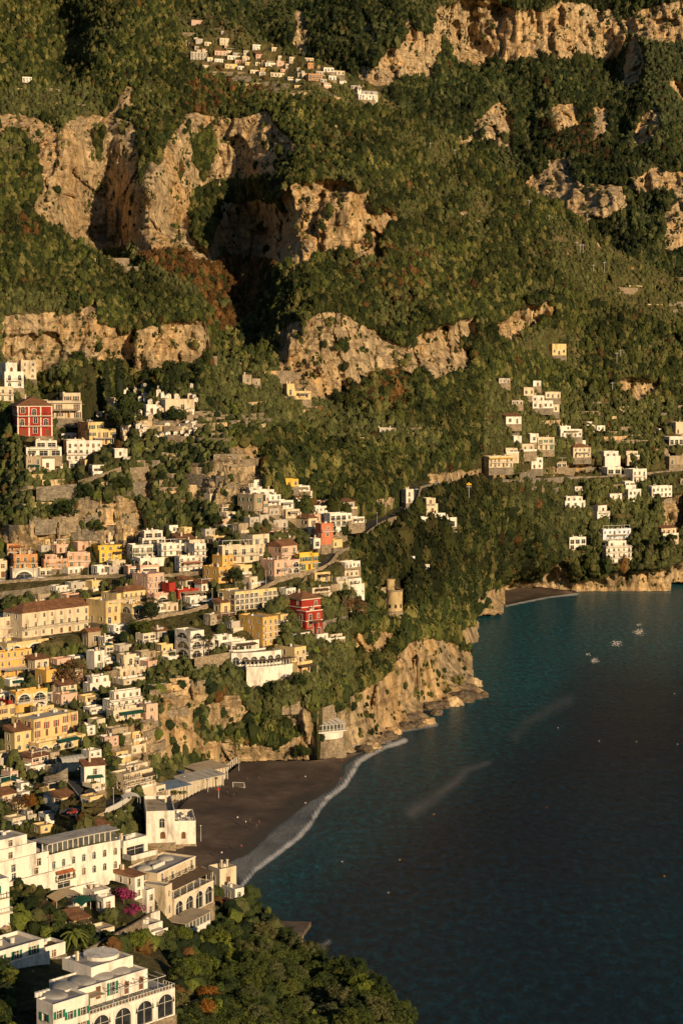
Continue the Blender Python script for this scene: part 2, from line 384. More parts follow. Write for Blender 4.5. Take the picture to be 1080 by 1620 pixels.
class Layer:
    def __init__(s, key, u0, u1, vbot, top, step, ctrl, rock, opens, gfun, land=None, back=8, backstep=25, rockamp=1.0, backdrop=14, vmin=None):
        s.key = key; s.land = land; s.rockp = rock
        us, vs, G = solve_depth(u0 - 20, u1 + 20, (vmin if vmin is not None else min(p[1] for p in top)) - 20, vbot + 20, 10, ctrl, rock, gfun, land)
        s.us, s.vs, s.G = us, vs, G
        s.cu = np.arange(u0, u1 + .1, step); s.vbot = vbot; tf = polyfun(top)
        s.vt = tf(s.cu) + (vnoise(s.cu / 9., s.cu * 0) - .5) * 7 + (vnoise(s.cu / 3., s.cu * 0 + 5) - .5) * 2
        s.nr = int((vbot - min(s.vt)) / step) + 1
        t = np.linspace(0, 1, s.nr); U = np.repeat(s.cu[:, None], s.nr, 1); V = vbot + (s.vt[:, None] - vbot) * t[None]
        Y = bil(us, vs, G, U, V); s.U, s.V = U, V
        # rock mask with ragged edge
        nu_ = (fbm(U / 14, V / 14, None, 3) - .5) * 13; nv_ = (fbm(U / 14 + 50, V / 14 + 9, None, 3) - .5) * 13
        rk = np.zeros(U.shape)
        for p in rock:
            xs = [q[0] for q in p]; ys = [q[1] for q in p]
            m = (U > min(xs) - 16) & (U < max(xs) + 16) & (V > min(ys) - 16) & (V < max(ys) + 16)
            rk[m] = np.maximum(rk[m], inpoly(U[m] + nu_[m], V[m] + nv_[m], p))
        gr = np.zeros(U.shape)
        for p in GREEN.get(key, []): gr = np.maximum(gr, inpoly(U + nu_ * .8, V + nv_ * .8, p))
        rk = rk * (1 - gr)
        outc = np.clip((fbm(U / 13, V / 8, None, 4) - .70) * 14, 0, 1) * .8
        grov = np.clip((fbm(U / 13 + 31, V / 19 + 3, None, 4) - .63) * 11, 0, 1)      # green ledges inside the rock
        rk = np.maximum(rk * (1 - .6 * grov), outc); rk = box(rk, 2)
        op = np.zeros(U.shape)
        for p, val in opens: op = np.maximum(op, inpoly(U + nu_ * .7, V + nv_ * .7, p) * val)
        if key in ('main', 'far'): op = np.maximum(op, np.clip((fbm(U / 38 + 7, V / 22 + 3, None, 4) - .585) * 9, 0, .85) * (V < 700))
        op = box(op, 3); s.rk, s.op = rk, op
        P = world_pt(U, V, Y); x, z = P[..., 0], P[..., 2]
        yy = P[..., 1]; nf = np.clip((Y - 400) / 700, .62, 1)
        big = (ridged(x / 75 + 3, yy / 130, z / 190, 2) - .55) * 16; wx = x + (fbm(x / 40, z / 40, None, 2) - .5) * 30; mid = (ridged(wx / 26, yy / 60, z / 110, 3) ** 2.2 - .35) * 8 * nf
        fin = (ridged(wx / 8.5, yy / 30, z / 26, 3) ** 1.6 - .4) * 5 * nf; strata = (vnoise(x / 30, x * 0, z / 6.5) - .5) * 4.5 + (vnoise(x / 9, x * 0 + 4, z / 2.6) - .5) * 1.8
        w1 = (fbm(x / 22, z / 22, None, 3) - .5); w2 = (fbm(x / 22 + 9, z / 22 + 5, None, 3) - .5)
        cell = lambda a, c, k: _tab[np.floor(a).astype(int) & 63, np.floor(c).astype(int) & 63, k]
        cx = x / 13 + w1 * 1.6; slab = cell(cx, z / 42 + w2 * 1.5 + cell(cx, cx * 0, 3) * 3, 7) - .5; cx2 = x / 5 + w1 * 3; sl2 = cell(cx2, z / 15 + w2 * 3 + cell(cx2, cx2 * 0, 5) * 3, 9) - .5; cx3 = x / 2.4 + w2 * 4; sl3 = cell(cx3, z / 5 + w1 * 4, 11) - .5
        fin = fin + (slab * 16 + sl2 * 5.5 + sl3 * 2.0) * nf
        soft = (ridged(x / 170 + .3, yy / 260, z / 420, 2) - .5) * 78 + (ridged(x / 55 + z / 160, yy / 150, z / 150, 2) - .5) * 22 + (fbm(x / 80, z / 60, yy / 120, 3) - .5) * 34 + (fbm(x / 18, z / 15, yy / 40, 2) - .5) * 5
        rb = box(rk, 4); near = np.clip((Y - 900) / 500, .25, 1)
        D = rb * (big * np.clip(near, .4, 1) + mid + fin + strata) * rockamp + (1 - rb) * soft * near
        D *= np.clip((z - 1) / 14, .12, 1)
        Y = Y - D
        if land is not None:
            L = inpoly(U + (vnoise(U / 4, V / 4) - .5) * 3, V + (vnoise(U / 4 + 9, V / 4) - .5) * 3, land)
            Ys = (CAMZ + 4) / np.maximum(-qz(V), 1e-3)
            Y = np.where(L, np.minimum(Y, (CAMZ + 1.0) / np.maximum(-qz(V), 1e-3)), Ys); s.L = L
            s.rk = rk = np.where((P[..., 2] < 6) & L, np.maximum(rk, .9), rk)
        else: s.L = np.ones(U.shape, bool)
        s.Y = Y; s.P = world_pt(U, V, Y); s.back, s.backstep, s.backdrop = back, backstep, backdrop
        LAY[key] = s
    def y(s, u, v):
        u = np.asarray(u, float); v = np.asarray(v, float)
        x = np.clip((u - s.cu[0]) / (s.cu[1] - s.cu[0]), 0, len(s.cu) - 1.001); i = x.astype(int); fx = x - i
        r = 0
        for k, w in ((i, 1 - fx), (i + 1, fx)):
            t = np.clip((s.vbot - v) / (s.vbot - s.vt[k]) * (s.nr - 1), 0, s.nr - 1.001); j = t.astype(int); fy = t - j
            r = r + w * (s.Y[k, j] * (1 - fy) + s.Y[k, j + 1] * fy)
        return r
    def pt(s, u, v):
        u = np.asarray(u, float); v = np.asarray(v, float)
        x = np.clip((u - s.cu[0]) / (s.cu[1] - s.cu[0]), 0, len(s.cu) - 1.001); i = x.astype(int); fx = (x - i)[..., None]; r = 0
        for k, w in ((i, 1 - fx), (i + 1, fx)):
            t = np.clip((s.vbot - v) / (s.vbot - s.vt[k]) * (s.nr - 1), 0, s.nr - 1.001); j = t.astype(int); fy = (t - j)[..., None]
            r = r + w * (s.P[k, j] * (1 - fy) + s.P[k, j + 1] * fy)
        return r
    def samp(s, A, u, v):
        i = np.clip(((u - s.cu[0]) / (s.cu[1] - s.cu[0])).round().astype(int), 0, len(s.cu) - 1)
        j = np.clip(((s.vbot - v) / (s.vbot - s.vt[i]) * (s.nr - 1)).round().astype(int), 0, s.nr - 1)
        return A[i, j]
    def flatten(s, o, rz, x0, x1, y0, y1, z, ztop=1e9, zf=0):
        """cut a level pad for a thing standing at o, turned by rz: the bank behind it is pushed back, the ground in front shaved"""
        P = s.P.reshape(-1, 3); r = max(abs(x0), abs(x1)) + max(abs(y0), abs(y1)) + 3 + zf
        idx = np.nonzero((abs(P[:, 0] - o[0]) < r) & (abs(P[:, 1] - o[1]) < r) & (P[:, 2] > z - .4) & (P[:, 2] < ztop))[0]
        if not len(idx): return
        dx = P[idx, 0] - o[0]; dy = P[idx, 1] - o[1]; c, sn = math.cos(rz), math.sin(rz)
        lx = dx * c + dy * sn; ly = -dx * sn + dy * c
        m = (lx > x0) & (lx < x1) & (ly > y0) & (ly < y1)
        if ly is not None and zf:      # shave whatever stands in front and would bury the foot of the wall
            f2 = (lx > x0) & (lx < x1) & (ly <= y0) & (ly > y0 - zf); k = idx[f2]; P[k, 2] = np.minimum(P[k, 2], np.maximum(z + .10 * (-ly[f2] - 1.5) - .3, 2))
        f = m & (ly < 0.5); k = idx[f]; P[k, 2] = np.minimum(P[k, 2], z)
        f = m & (ly >= 0.5); k = idx[f]; d = y1 - ly[f]; P[k, 0] += -sn * d; P[k, 1] += c * d
    def build(s, name):
        P = s.P; nu, nr = P.shape[:2]; V = [P.reshape(-1, 3)]
        rk, op = s.rk, s.op
        # the far side of the ridge falls away behind the crest
        B = []; last = P[:, -1]; zz = last.copy()
        for k in range(s.back):
            zz = zz + np.array([0, s.backstep, -s.backdrop * (1 + .3 * k)]); zz = zz * np.ones_like(last); B.append(zz.copy())
        A = np.concatenate([P] + [b[:, None] for b in B], 1); nr2 = nr + s.back
        pad = lambda a: np.concatenate([a, np.repeat(a[:, -1:], s.back, 1)], 1)
        i = np.arange((nu - 1) * (nr2 - 1)); a = (i // (nr2 - 1)) * nr2 + i % (nr2 - 1)
        F4 = np.stack([a, a + nr2, a + nr2 + 1, a + 1], 1)
        me = np_mesh(name, A.reshape(-1, 3), [F4], M['ground'], True, floats=dict(rock=pad(rk).ravel(), open=pad(op).ravel()))
        o = link(name, me); tag(o, kind='structure'); return o

def gslope(U, V):
    return .55 + .25 * np.clip((600 - V) / 500, 0, 1) + .25 * np.clip((V - 1000) / 300, 0, 1)

# ---- far range (upper right)
R3 = [[(752, 5), (752, 100), (765, 105), (785, 92), (800, 100), (830, 95), (860, 90), (900, 98), (920, 85), (945, 105), (970, 90), (985, 60), (970, 40), (960, 20), (900, 5), (850, 20), (810, 15), (780, 3)],
      [(575, 15), (590, 40), (600, 75), (635, 80), (645, 20), (655, 50), (680, 60), (690, 20), (700, 15), (745, 0), (748, 90), (740, 110), (715, 95), (705, 60), (690, 95), (680, 125), (640, 120), (620, 135), (575, 125), (570, 100), (600, 105), (610, 85), (580, 60)],
      [(985, 35), (1020, 15), (1080, 0), (1200, 0), (1200, 70), (1080, 65), (1040, 68), (1000, 55)], [(998, 65), (1012, 80), (1010, 125), (990, 130), (985, 100)],
      [(466, 22), (478, 25), (485, 60), (484, 84), (468, 84)], [(740, 225), (750, 205), (770, 180), (790, 168), (805, 190), (804, 230), (770, 225)], [(872, 175), (905, 168), (912, 200), (890, 208), (875, 202)],
      [(938, 175), (960, 172), (962, 215), (938, 215)], [(1003, 230), (1005, 210), (1015, 190), (1035, 175), (1042, 190), (1025, 225)],
      [(824, 306), (843, 277), (860, 276), (868, 256), (905, 247), (910, 284), (915, 292), (985, 294), (990, 338), (960, 340), (925, 355), (890, 335), (848, 333)],
      [(990, 300), (1000, 285), (1035, 272), (1080, 278), (1082, 330), (1055, 305)], [(1052, 400), (1058, 345), (1080, 322), (1130, 330), (1130, 400), (1085, 388)], [(1062, 130), (1090, 130), (1090, 160), (1064, 150)]]
def grow(polys, f_small, f_big, area=5000):
    r = []
    for p in polys:
        a = np.array(p, float); c = a.mean(0); ar = abs(np.dot(a[:, 0], np.roll(a[:, 1], 1)) - np.dot(a[:, 1], np.roll(a[:, 0], 1))) / 2; f = f_small if ar < area else f_big; r.append([tuple(q) for q in (c + (a - c) * f)])
    return r
R3 = grow(R3, 1.22, 1.06)
C3 = [(600, 130, 2300), (700, 100, 2440), (800, 100, 2480), (900, 95, 2480), (800, 10, 2520), (1000, 60, 2450), (600, 10, 2520), (450, 50, 2500), (450, -100, 2900), (1000, -100, 2750), (800, 250, 2240), (900, 200, 2260), (1000, 300, 2060), (900, 330, 2060),
      (1080, 350, 1980), (1000, 400, 1930), (700, 200, 2260), (850, 420, 1950), (1100, 480, 1900), (600, 200, 2150), (350, 50, 2500), (350, -100, 2800), (1300, 400, 1900), (1300, 0, 2680), (1300, 200, 2380), (1200, 50, 2520), (1150, 120, 2450),
      (745, 60, 2560), (640, 100, 2380), (1000, 100, 2420), (970, 110, 2530), (770, 205, 2230), (740, 240, 2250), (840, 205, 2330), (890, 190, 2250), (920, 200, 2330), (950, 200, 2240), (985, 210, 2320), (1020, 210, 2200), (1070, 220, 2260), (995, 320, 2100), (970, 320, 2030)]
L3 = Layer('far', 280, 1330, 540, [(280, -130), (1330, -130)], 2.6, C3, R3, [([(1040, 200), (1100, 200), (1100, 60), (940, 60), (1000, 110)], .5)], gslope, rockamp=1.35)

# ---- main slope, town, headland
R2 = [[(0, 180), (60, 186), (90, 212), (100, 190), (130, 185), (210, 190), (232, 255), (250, 262), (275, 205), (300, 180), (370, 188), (425, 178), (440, 205), (482, 245), (440, 268), (445, 420), (430, 420), (370, 410), (350, 395), (345, 420), (300, 405), (225, 400), (205, 395), (120, 390), (60, 350), (0, 300)],
      [(438, 420), (448, 300), (470, 288), (545, 288), (575, 303), (588, 300), (590, 340), (608, 345), (604, 412), (565, 412), (535, 396), (500, 410), (455, 438)], [(598, 330), (622, 332), (636, 356), (604, 370)],
      [(440, 525), (468, 508), (530, 490), (565, 510), (600, 532), (630, 550), (720, 538), (745, 552), (742, 590), (690, 600), (640, 596), (605, 592), (575, 606), (548, 628), (500, 644), (440, 612)],
      [(780, 520), (810, 496), (866, 476), (868, 458), (880, 500), (824, 528), (796, 550)], [(978, 604), (1000, 600), (1045, 604), (1048, 622), (1010, 636), (980, 626)], [(640, 536), (700, 516), (748, 505), (756, 534), (690, 556)],
      [(170, 190), (205, 130), (210, 165), (180, 190)], [(0, 835), (60, 826), (130, 792), (180, 785), (222, 795), (232, 835), (205, 868), (150, 862), (60, 868), (0, 862)],
      [(285, 762), (330, 725), (395, 700), (412, 715), (415, 762), (395, 792), (340, 800), (300, 795)], [(205, 745), (235, 740), (240, 790), (210, 790)],
      [(180, 1150), (252, 1140), (256, 1090), (285, 1068), (310, 1080), (305, 1160), (330, 1175), (330, 1196), (255, 1200), (235, 1215), (190, 1200)],
      [(300, 1170), (430, 1178), (470, 1165), (480, 1140), (530, 1150), (545, 1110), (572, 1088), (605, 1075), (622, 1040), (645, 1012), (680, 1012), (735, 1022), (750, 1065), (770, 1095), (740, 1112), (668, 1120), (692, 1146), (640, 1155), (600, 1172), (575, 1192), (510, 1206), (430, 1206), (300, 1200)],
      [(752, 940), (795, 930), (800, 975), (754, 976)], [(712, 1002), (757, 988), (760, 1018), (740, 1022)], [(845, 930), (858, 906), (895, 888), (906, 934), (880, 934)], [(915, 918), (985, 905), (1062, 898), (1064, 940), (912, 940)],
      [(1045, 793), (1085, 780), (1085, 842), (1050, 838)], [(590, 795), (620, 782), (640, 805), (600, 818)], [(1062, 895), (1100, 880), (1100, 925), (1064, 925)], [(598, 835), (640, 825), (645, 845), (600, 845)],
      [(680, 750), (800, 745), (815, 758), (700, 765)], [(840, 745), (900, 735), (990, 728), (1000, 740), (900, 752)]]
R2 += [[(335, 1112), (378, 1100), (402, 1130), (360, 1162), (322, 1150)], [(440, 1120), (482, 1108), (505, 1150), (470, 1168), (438, 1150)], [(545, 1005), (600, 995), (640, 1012), (600, 1050), (560, 1040)], [(270, 1075), (330, 1085), (335, 1130), (290, 1120)]]
O2 = [([(270, 20), (330, 15), (620, 150), (630, 175), (540, 170), (420, 150), (300, 100)], .9), ([(400, 170), (480, 160), (560, 200), (700, 290), (760, 380), (600, 330), (480, 250), (430, 190)], .35),
      ([(870, 340), (920, 372), (1080, 445), (1300, 520), (1300, 600), (1080, 520), (940, 480), (870, 420)], .9), ([(0, 140), (150, 130), (180, 190), (0, 190)], .5), ([(320, 560), (450, 590), (560, 660), (540, 700), (340, 660)], .7),
      ([(-240, 590), (340, 620), (420, 800), (560, 860), (560, 1100), (300, 1200), (330, 1440), (-240, 1440)], .55), ([(760, 600), (1080, 640), (1080, 900), (900, 900), (760, 770)], .45), ([(140, 330), (330, 470), (300, 480), (120, 400)], .4),
      ([(560, 650), (700, 690), (700, 720), (520, 700)], .5)]
LAND = [(-240, 1440), (330, 1440), (330, 1375), (305, 1345), (272, 1292), (300, 1262), (345, 1236), (382, 1206), (435, 1203), (505, 1203), (545, 1193), (575, 1187), (615, 1169), (607, 1158), (637, 1152), (687, 1144), (669, 1124), (669, 1117), (695, 1119), (735, 1110), (768, 1100), (749, 1072), (746, 1035), (744, 1019), (757, 1016),
        (757, 991), (753, 974), (797, 972), (799, 948), (800, 934), (845, 930), (905, 936), (912, 938), (1060, 937), (1063, 920), (1095, 925), (1340, 905), (1340, -200), (-280, -200), (-280, 1440)]
C2 = [(0, 1250, 640), (130, 1270, 600), (0, 1180, 690), (75, 1170, 700), (220, 1250, 660), (200, 1180, 720), (300, 1300, 665), (330, 1400, 590), (0, 1100, 745), (200, 1100, 745), (0, 1020, 820), (150, 1010, 830), (250, 1010, 810), (330, 1040, 790), (280, 1060, 785), (380, 1080, 785), (450, 1060, 800), (480, 1000, 825), (400, 940, 840),
      (-200, 1400, 540), (0, 1400, 540), (-200, 1200, 680), (-200, 1000, 820), (-200, 700, 920), (-200, 600, 980),
      (400, 900, 860), (300, 930, 860), (100, 900, 880), (0, 900, 880), (100, 870, 890), (100, 795, 900), (200, 795, 895), (50, 760, 905), (50, 690, 925), (150, 720, 920), (200, 650, 960), (0, 600, 985), (250, 620, 985), (300, 640, 980), (330, 595, 1030), (400, 600, 1100), (460, 620, 1150), (340, 790, 900), (400, 790, 890), (350, 710, 925), (400, 700, 945),
      (450, 760, 930), (520, 860, 890), (550, 820, 930), (540, 900, 885), (600, 900, 950), (620, 985, 940), (700, 900, 1050), (735, 940, 1130), (720, 830, 1120), (640, 810, 1080), (650, 770, 1120), (750, 760, 1220), (800, 760, 1300), (850, 850, 1330), (850, 720, 1400), (950, 790, 1400), (985, 880, 1385), (1060, 880, 1400), (1060, 780, 1450), (900, 700, 1450), (1080, 700, 1520),
      (1300, 850, 1450), (1300, 700, 1550), (900, 620, 1560), (1080, 600, 1650), (880, 550, 1600), (600, 680, 1180), (700, 680, 1260), (520, 660, 1190), (520, 628, 1225), (500, 510, 1228), (545, 580, 1245), (450, 600, 1240), (445, 530, 1240), (600, 580, 1290), (700, 600, 1300), (720, 545, 1370), (600, 530, 1320), (600, 450, 1390), (520, 420, 1390), (445, 420, 1350), (450, 300, 1355), (560, 300, 1385), (600, 350, 1420),
      (600, 250, 1520), (500, 260, 1470), (800, 480, 1520), (870, 490, 1540), (700, 400, 1520), (800, 350, 1650), (900, 420, 1680), (1000, 480, 1720), (1080, 500, 1750), (860, 310, 1750), (975, 395, 1760), (1080, 445, 1800), (1300, 530, 1850), (740, 235, 1720), (675, 195, 1720), (605, 155, 1720), (550, 130, 1720), (450, 110, 1700), (330, 80, 1720), (300, 30, 1800),
      (450, 180, 1590), (440, 250, 1540), (300, 10, 1850), (105, 110, 1840), (60, 120, 1690), (160, 110, 1690), (150, 40, 1780), (100, 30, 1900), (240, 90, 1690), (0, 50, 1850), (0, 180, 1560), (100, 190, 1530), (250, 180, 1570), (100, 250, 1490), (110, 350, 1480), (172, 300, 1605), (178, 380, 1600), (228, 300, 1440), (235, 390, 1425), (290, 260, 1570), (285, 350, 1575), (330, 350, 1530), (330, 400, 1500),
      (400, 350, 1610), (405, 400, 1590), (425, 370, 1600), (320, 300, 1590), (250, 420, 1440), (320, 480, 1400), (400, 500, 1400), (400, 560, 1320), (425, 560, 1300), (370, 560, 1270), (380, 590, 1150), (430, 590, 1200), (420, 450, 1450), (-200, 200, 1500), (-200, 0, 1850), (-200, 500, 1300), (100, 500, 1400), (200, 560, 1350), (340, 560, 1300)]
top2 = [(-280, -120), (240, -120), (285, -20), (300, -5), (315, 8), (345, 25), (400, 55), (440, 75), (490, 92), (530, 105), (560, 125), (590, 133), (605, 152), (675, 193), (740, 235), (800, 270), (860, 310), (920, 350), (975, 395), (1080, 445), (1340, 520)]
L2 = Layer('main', -240, 1320, 1440, top2, 2.0, C2, R2, O2, gslope, LAND, vmin=-120, backdrop=20)
# ---- spur in front of the ravine on the left
R1 = [[(105, 500), (150, 478), (162, 515), (200, 530), (230, 518), (290, 508), (330, 508), (336, 560), (300, 588), (250, 592), (200, 582), (150, 578), (110, 560)], [(0, 500), (105, 495), (115, 570), (60, 600), (0, 560)], [(0, 290), (20, 290), (40, 320), (20, 318)]]
C1 = [(0, 300, 1200), (0, 450, 1100), (100, 400, 1180), (200, 440, 1165), (300, 490, 1130), (330, 540, 1110), (250, 590, 1070), (100, 590, 1040), (0, 590, 1020), (150, 500, 1085), (0, 500, 1060), (-200, 300, 1150), (-200, 600, 1040), (350, 640, 1110), (0, 640, 1070), (200, 640, 1080), (0, 700, 1180), (200, 700, 1180), (330, 700, 1200), (150, 590, 1060), (110, 540, 1095), (290, 560, 1090)]
L1 = Layer('spur', -240, 338, 700, [(-240, 230), (-50, 275), (0, 298), (30, 322), (60, 342), (110, 378), (150, 402), (200, 422), (250, 442), (300, 472), (322, 500), (333, 540), (338, 600)], 2.0, C1, R1, [([(-240, 440), (110, 470), (120, 600), (-240, 600)], .6), ([(150, 400), (330, 480), (300, 500), (130, 440)], .3)], gslope, backdrop=16)
# ---- near slope below the camera
C0 = [(76, 1650, 340), (240, 1600, 378), (0, 1600, 368), (0, 1450, 430), (100, 1450, 440), (280, 1450, 490), (200, 1400, 450), (0, 1380, 430), (100, 1330, 470), (190, 1345, 520), (300, 1400, 560), (350, 1395, 588), (375, 1402, 590), (400, 1430, 570), (440, 1470, 540), (490, 1535, 505), (560, 1570, 480), (640, 1635, 455), (700, 1690, 425),
      (300, 1600, 400), (400, 1550, 440), (450, 1580, 440), (300, 1500, 450), (160, 1500, 425), (-200, 1350, 440), (-200, 1600, 350), (0, 1760, 300), (300, 1760, 330), (500, 1760, 360), (700, 1760, 390), (560, 1620, 430), (380, 1450, 520), (330, 1500, 470)]
L0 = Layer('near', -240, 720, 1760, [(-240, 1300), (0, 1325), (90, 1325), (190, 1335), (230, 1355), (300, 1378), (345, 1388), (375, 1398), (400, 1420), (440, 1455), (490, 1522), (560, 1553), (640, 1620), (720, 1700)], 2.4, C0, [], [([(-240, 1300), (720, 1300), (720, 1760), (-240, 1760)], .25)], lambda U, V: .45 + 0 * U, backdrop=10, backstep=8)
# its seaward edge runs down under the water
print('terrain', time.time() - T0)
def at(u, v, lay='main', dz=0.0):
    Y = float(LAY[lay].y(np.array([u]), np.array([v]))[0]); p = world_pt(np.array(float(u)), np.array(float(v)), Y)
    return Vector((float(p[0]), float(p[1]), float(p[2]) + dz))
# ================================================================ sea and beach
def seamat():
    m, nt, b = node_mat('sea_water')
    ts = N(nt, 'ShaderNodeAttribute', attribute_name='silt'); tt = N(nt, 'ShaderNodeAttribute', attribute_name='teal'); tf = N(nt, 'ShaderNodeAttribute', attribute_name='foam')  # teal: shallow teal water plus the mountain's shadow painted as darker colour
    n1 = noise_n(nt, .012, 5, .6, stretch=(1, .5, 1)); n2 = noise_n(nt, .34, 5, .62, stretch=(1, .5, 1)); n3 = noise_n(nt, .9, 6, .72, stretch=(1, .5, 1)); n4 = noise_n(nt, .045, 3, .6, stretch=(1, .4, 1))
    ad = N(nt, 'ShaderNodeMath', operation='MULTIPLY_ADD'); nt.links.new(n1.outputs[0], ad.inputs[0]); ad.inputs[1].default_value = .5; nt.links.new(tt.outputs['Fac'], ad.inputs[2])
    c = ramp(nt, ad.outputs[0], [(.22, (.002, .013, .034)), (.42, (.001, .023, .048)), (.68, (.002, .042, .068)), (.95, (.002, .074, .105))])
    rp = ramp(nt, n2.outputs[0], [(.3, (.45, .45, .45)), (.52, (1, 1, 1)), (.70, (1.9, 1.9, 1.8))]); rq = ramp(nt, n3.outputs[0], [(.3, (.6, .6, .6)), (.7, (1.5, 1.5, 1.45))])
    cw = mix(nt, 1, mix(nt, 1, c.outputs[0], rp.outputs[0], 'MULTIPLY'), rq.outputs[0], 'MULTIPLY')
    c2 = mix(nt, ts.outputs['Fac'], cw, (.075, .10, .12))
    n5 = noise_n(nt, 1.9, 7, .75, stretch=(1, .8, 1)); ffr = N(nt, 'ShaderNodeMath', operation='MULTIPLY_ADD'); nt.links.new(n5.outputs[0], ffr.inputs[0]); ffr.inputs[1].default_value = 1.0; ffr.inputs[2].default_value = -.5
    fad = N(nt, 'ShaderNodeMath', operation='ADD'); nt.links.new(ffr.outputs[0], fad.inputs[0]); nt.links.new(tf.outputs['Fac'], fad.inputs[1])
    fr = ramp(nt, fad.outputs[0], [(.34, (0, 0, 0)), (.95, (1, 1, 1))])
    fm = N(nt, 'ShaderNodeMath', operation='MULTIPLY'); nt.links.new(fr.outputs[0], fm.inputs[0])
    ft = ramp(nt, tf.outputs['Fac'], [(.02, (0, 0, 0)), (.12, (1, 1, 1))]); nt.links.new(ft.outputs[0], fm.inputs[1])
    tk = N(nt, 'ShaderNodeAttribute', attribute_name='painted_glint'); n6 = noise_n(nt, .75, 3, .6, stretch=(1, .35, 1)); sa = N(nt, 'ShaderNodeMath', operation='ADD'); nt.links.new(n6.outputs[0], sa.inputs[0]); nt.links.new(tk.outputs['Fac'], sa.inputs[1]); sr = ramp(nt, sa.outputs[0], [(.97, (0, 0, 0)), (1.0, (1, 1, 1))])
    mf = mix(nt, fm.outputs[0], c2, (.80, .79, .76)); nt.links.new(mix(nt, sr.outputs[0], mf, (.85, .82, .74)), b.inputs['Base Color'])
    rr = N(nt, 'ShaderNodeMath', operation='MULTIPLY_ADD'); nt.links.new(fm.outputs[0], rr.inputs[0]); rr.inputs[1].default_value = .5; rr.inputs[2].default_value = .17; nt.links.new(rr.outputs[0], b.inputs['Roughness'])
    b.inputs['IOR'].default_value = 1.33; b.inputs['Specular IOR Level'].default_value = .045
    w1 = bump(nt, n2.outputs[0], b, 1.0, 1.7); w2 = bump(nt, n3.outputs[0], b, 1.0, 1.1, w1); bump(nt, n4.outputs[0], b, .6, 3.0, w2)
    return m
M['sea'] = seamat()
FOAMLINE = [(640, 1172), (610, 1182), (585, 1194), (567, 1205), (556, 1225), (545, 1243), (521, 1260), (505, 1280), (490, 1305), (473, 1324), (442, 1348), (404, 1376), (382, 1402)]
WATERLINE = [(575, 1190), (556, 1200), (541, 1211), (541, 1225), (530, 1240), (519, 1250), (486, 1268), (459, 1290), (440, 1304), (425, 1316), (404, 1338), (387, 1352), (356, 1364), (320, 1376)]
INLAND = [(545, 1193), (505, 1203), (480, 1204), (435, 1204), (410, 1204), (382, 1207), (345, 1237), (318, 1252), (296, 1266), (272, 1290), (262, 1310), (262, 1340), (262, 1362), (262, 1380)]
def dist_line(U, V, line):
    d = np.full(U.shape, 1e9)
    for (x0, y0), (x1, y1) in zip(line[:-1], line[1:]):
        dx, dy = x1 - x0, y1 - y0; t = np.clip(((U - x0) * dx + (V - y0) * dy) / (dx * dx + dy * dy), 0, 1)
        d = np.minimum(d, np.hypot(U - x0 - t * dx, (V - y0 - t * dy)))
    return d
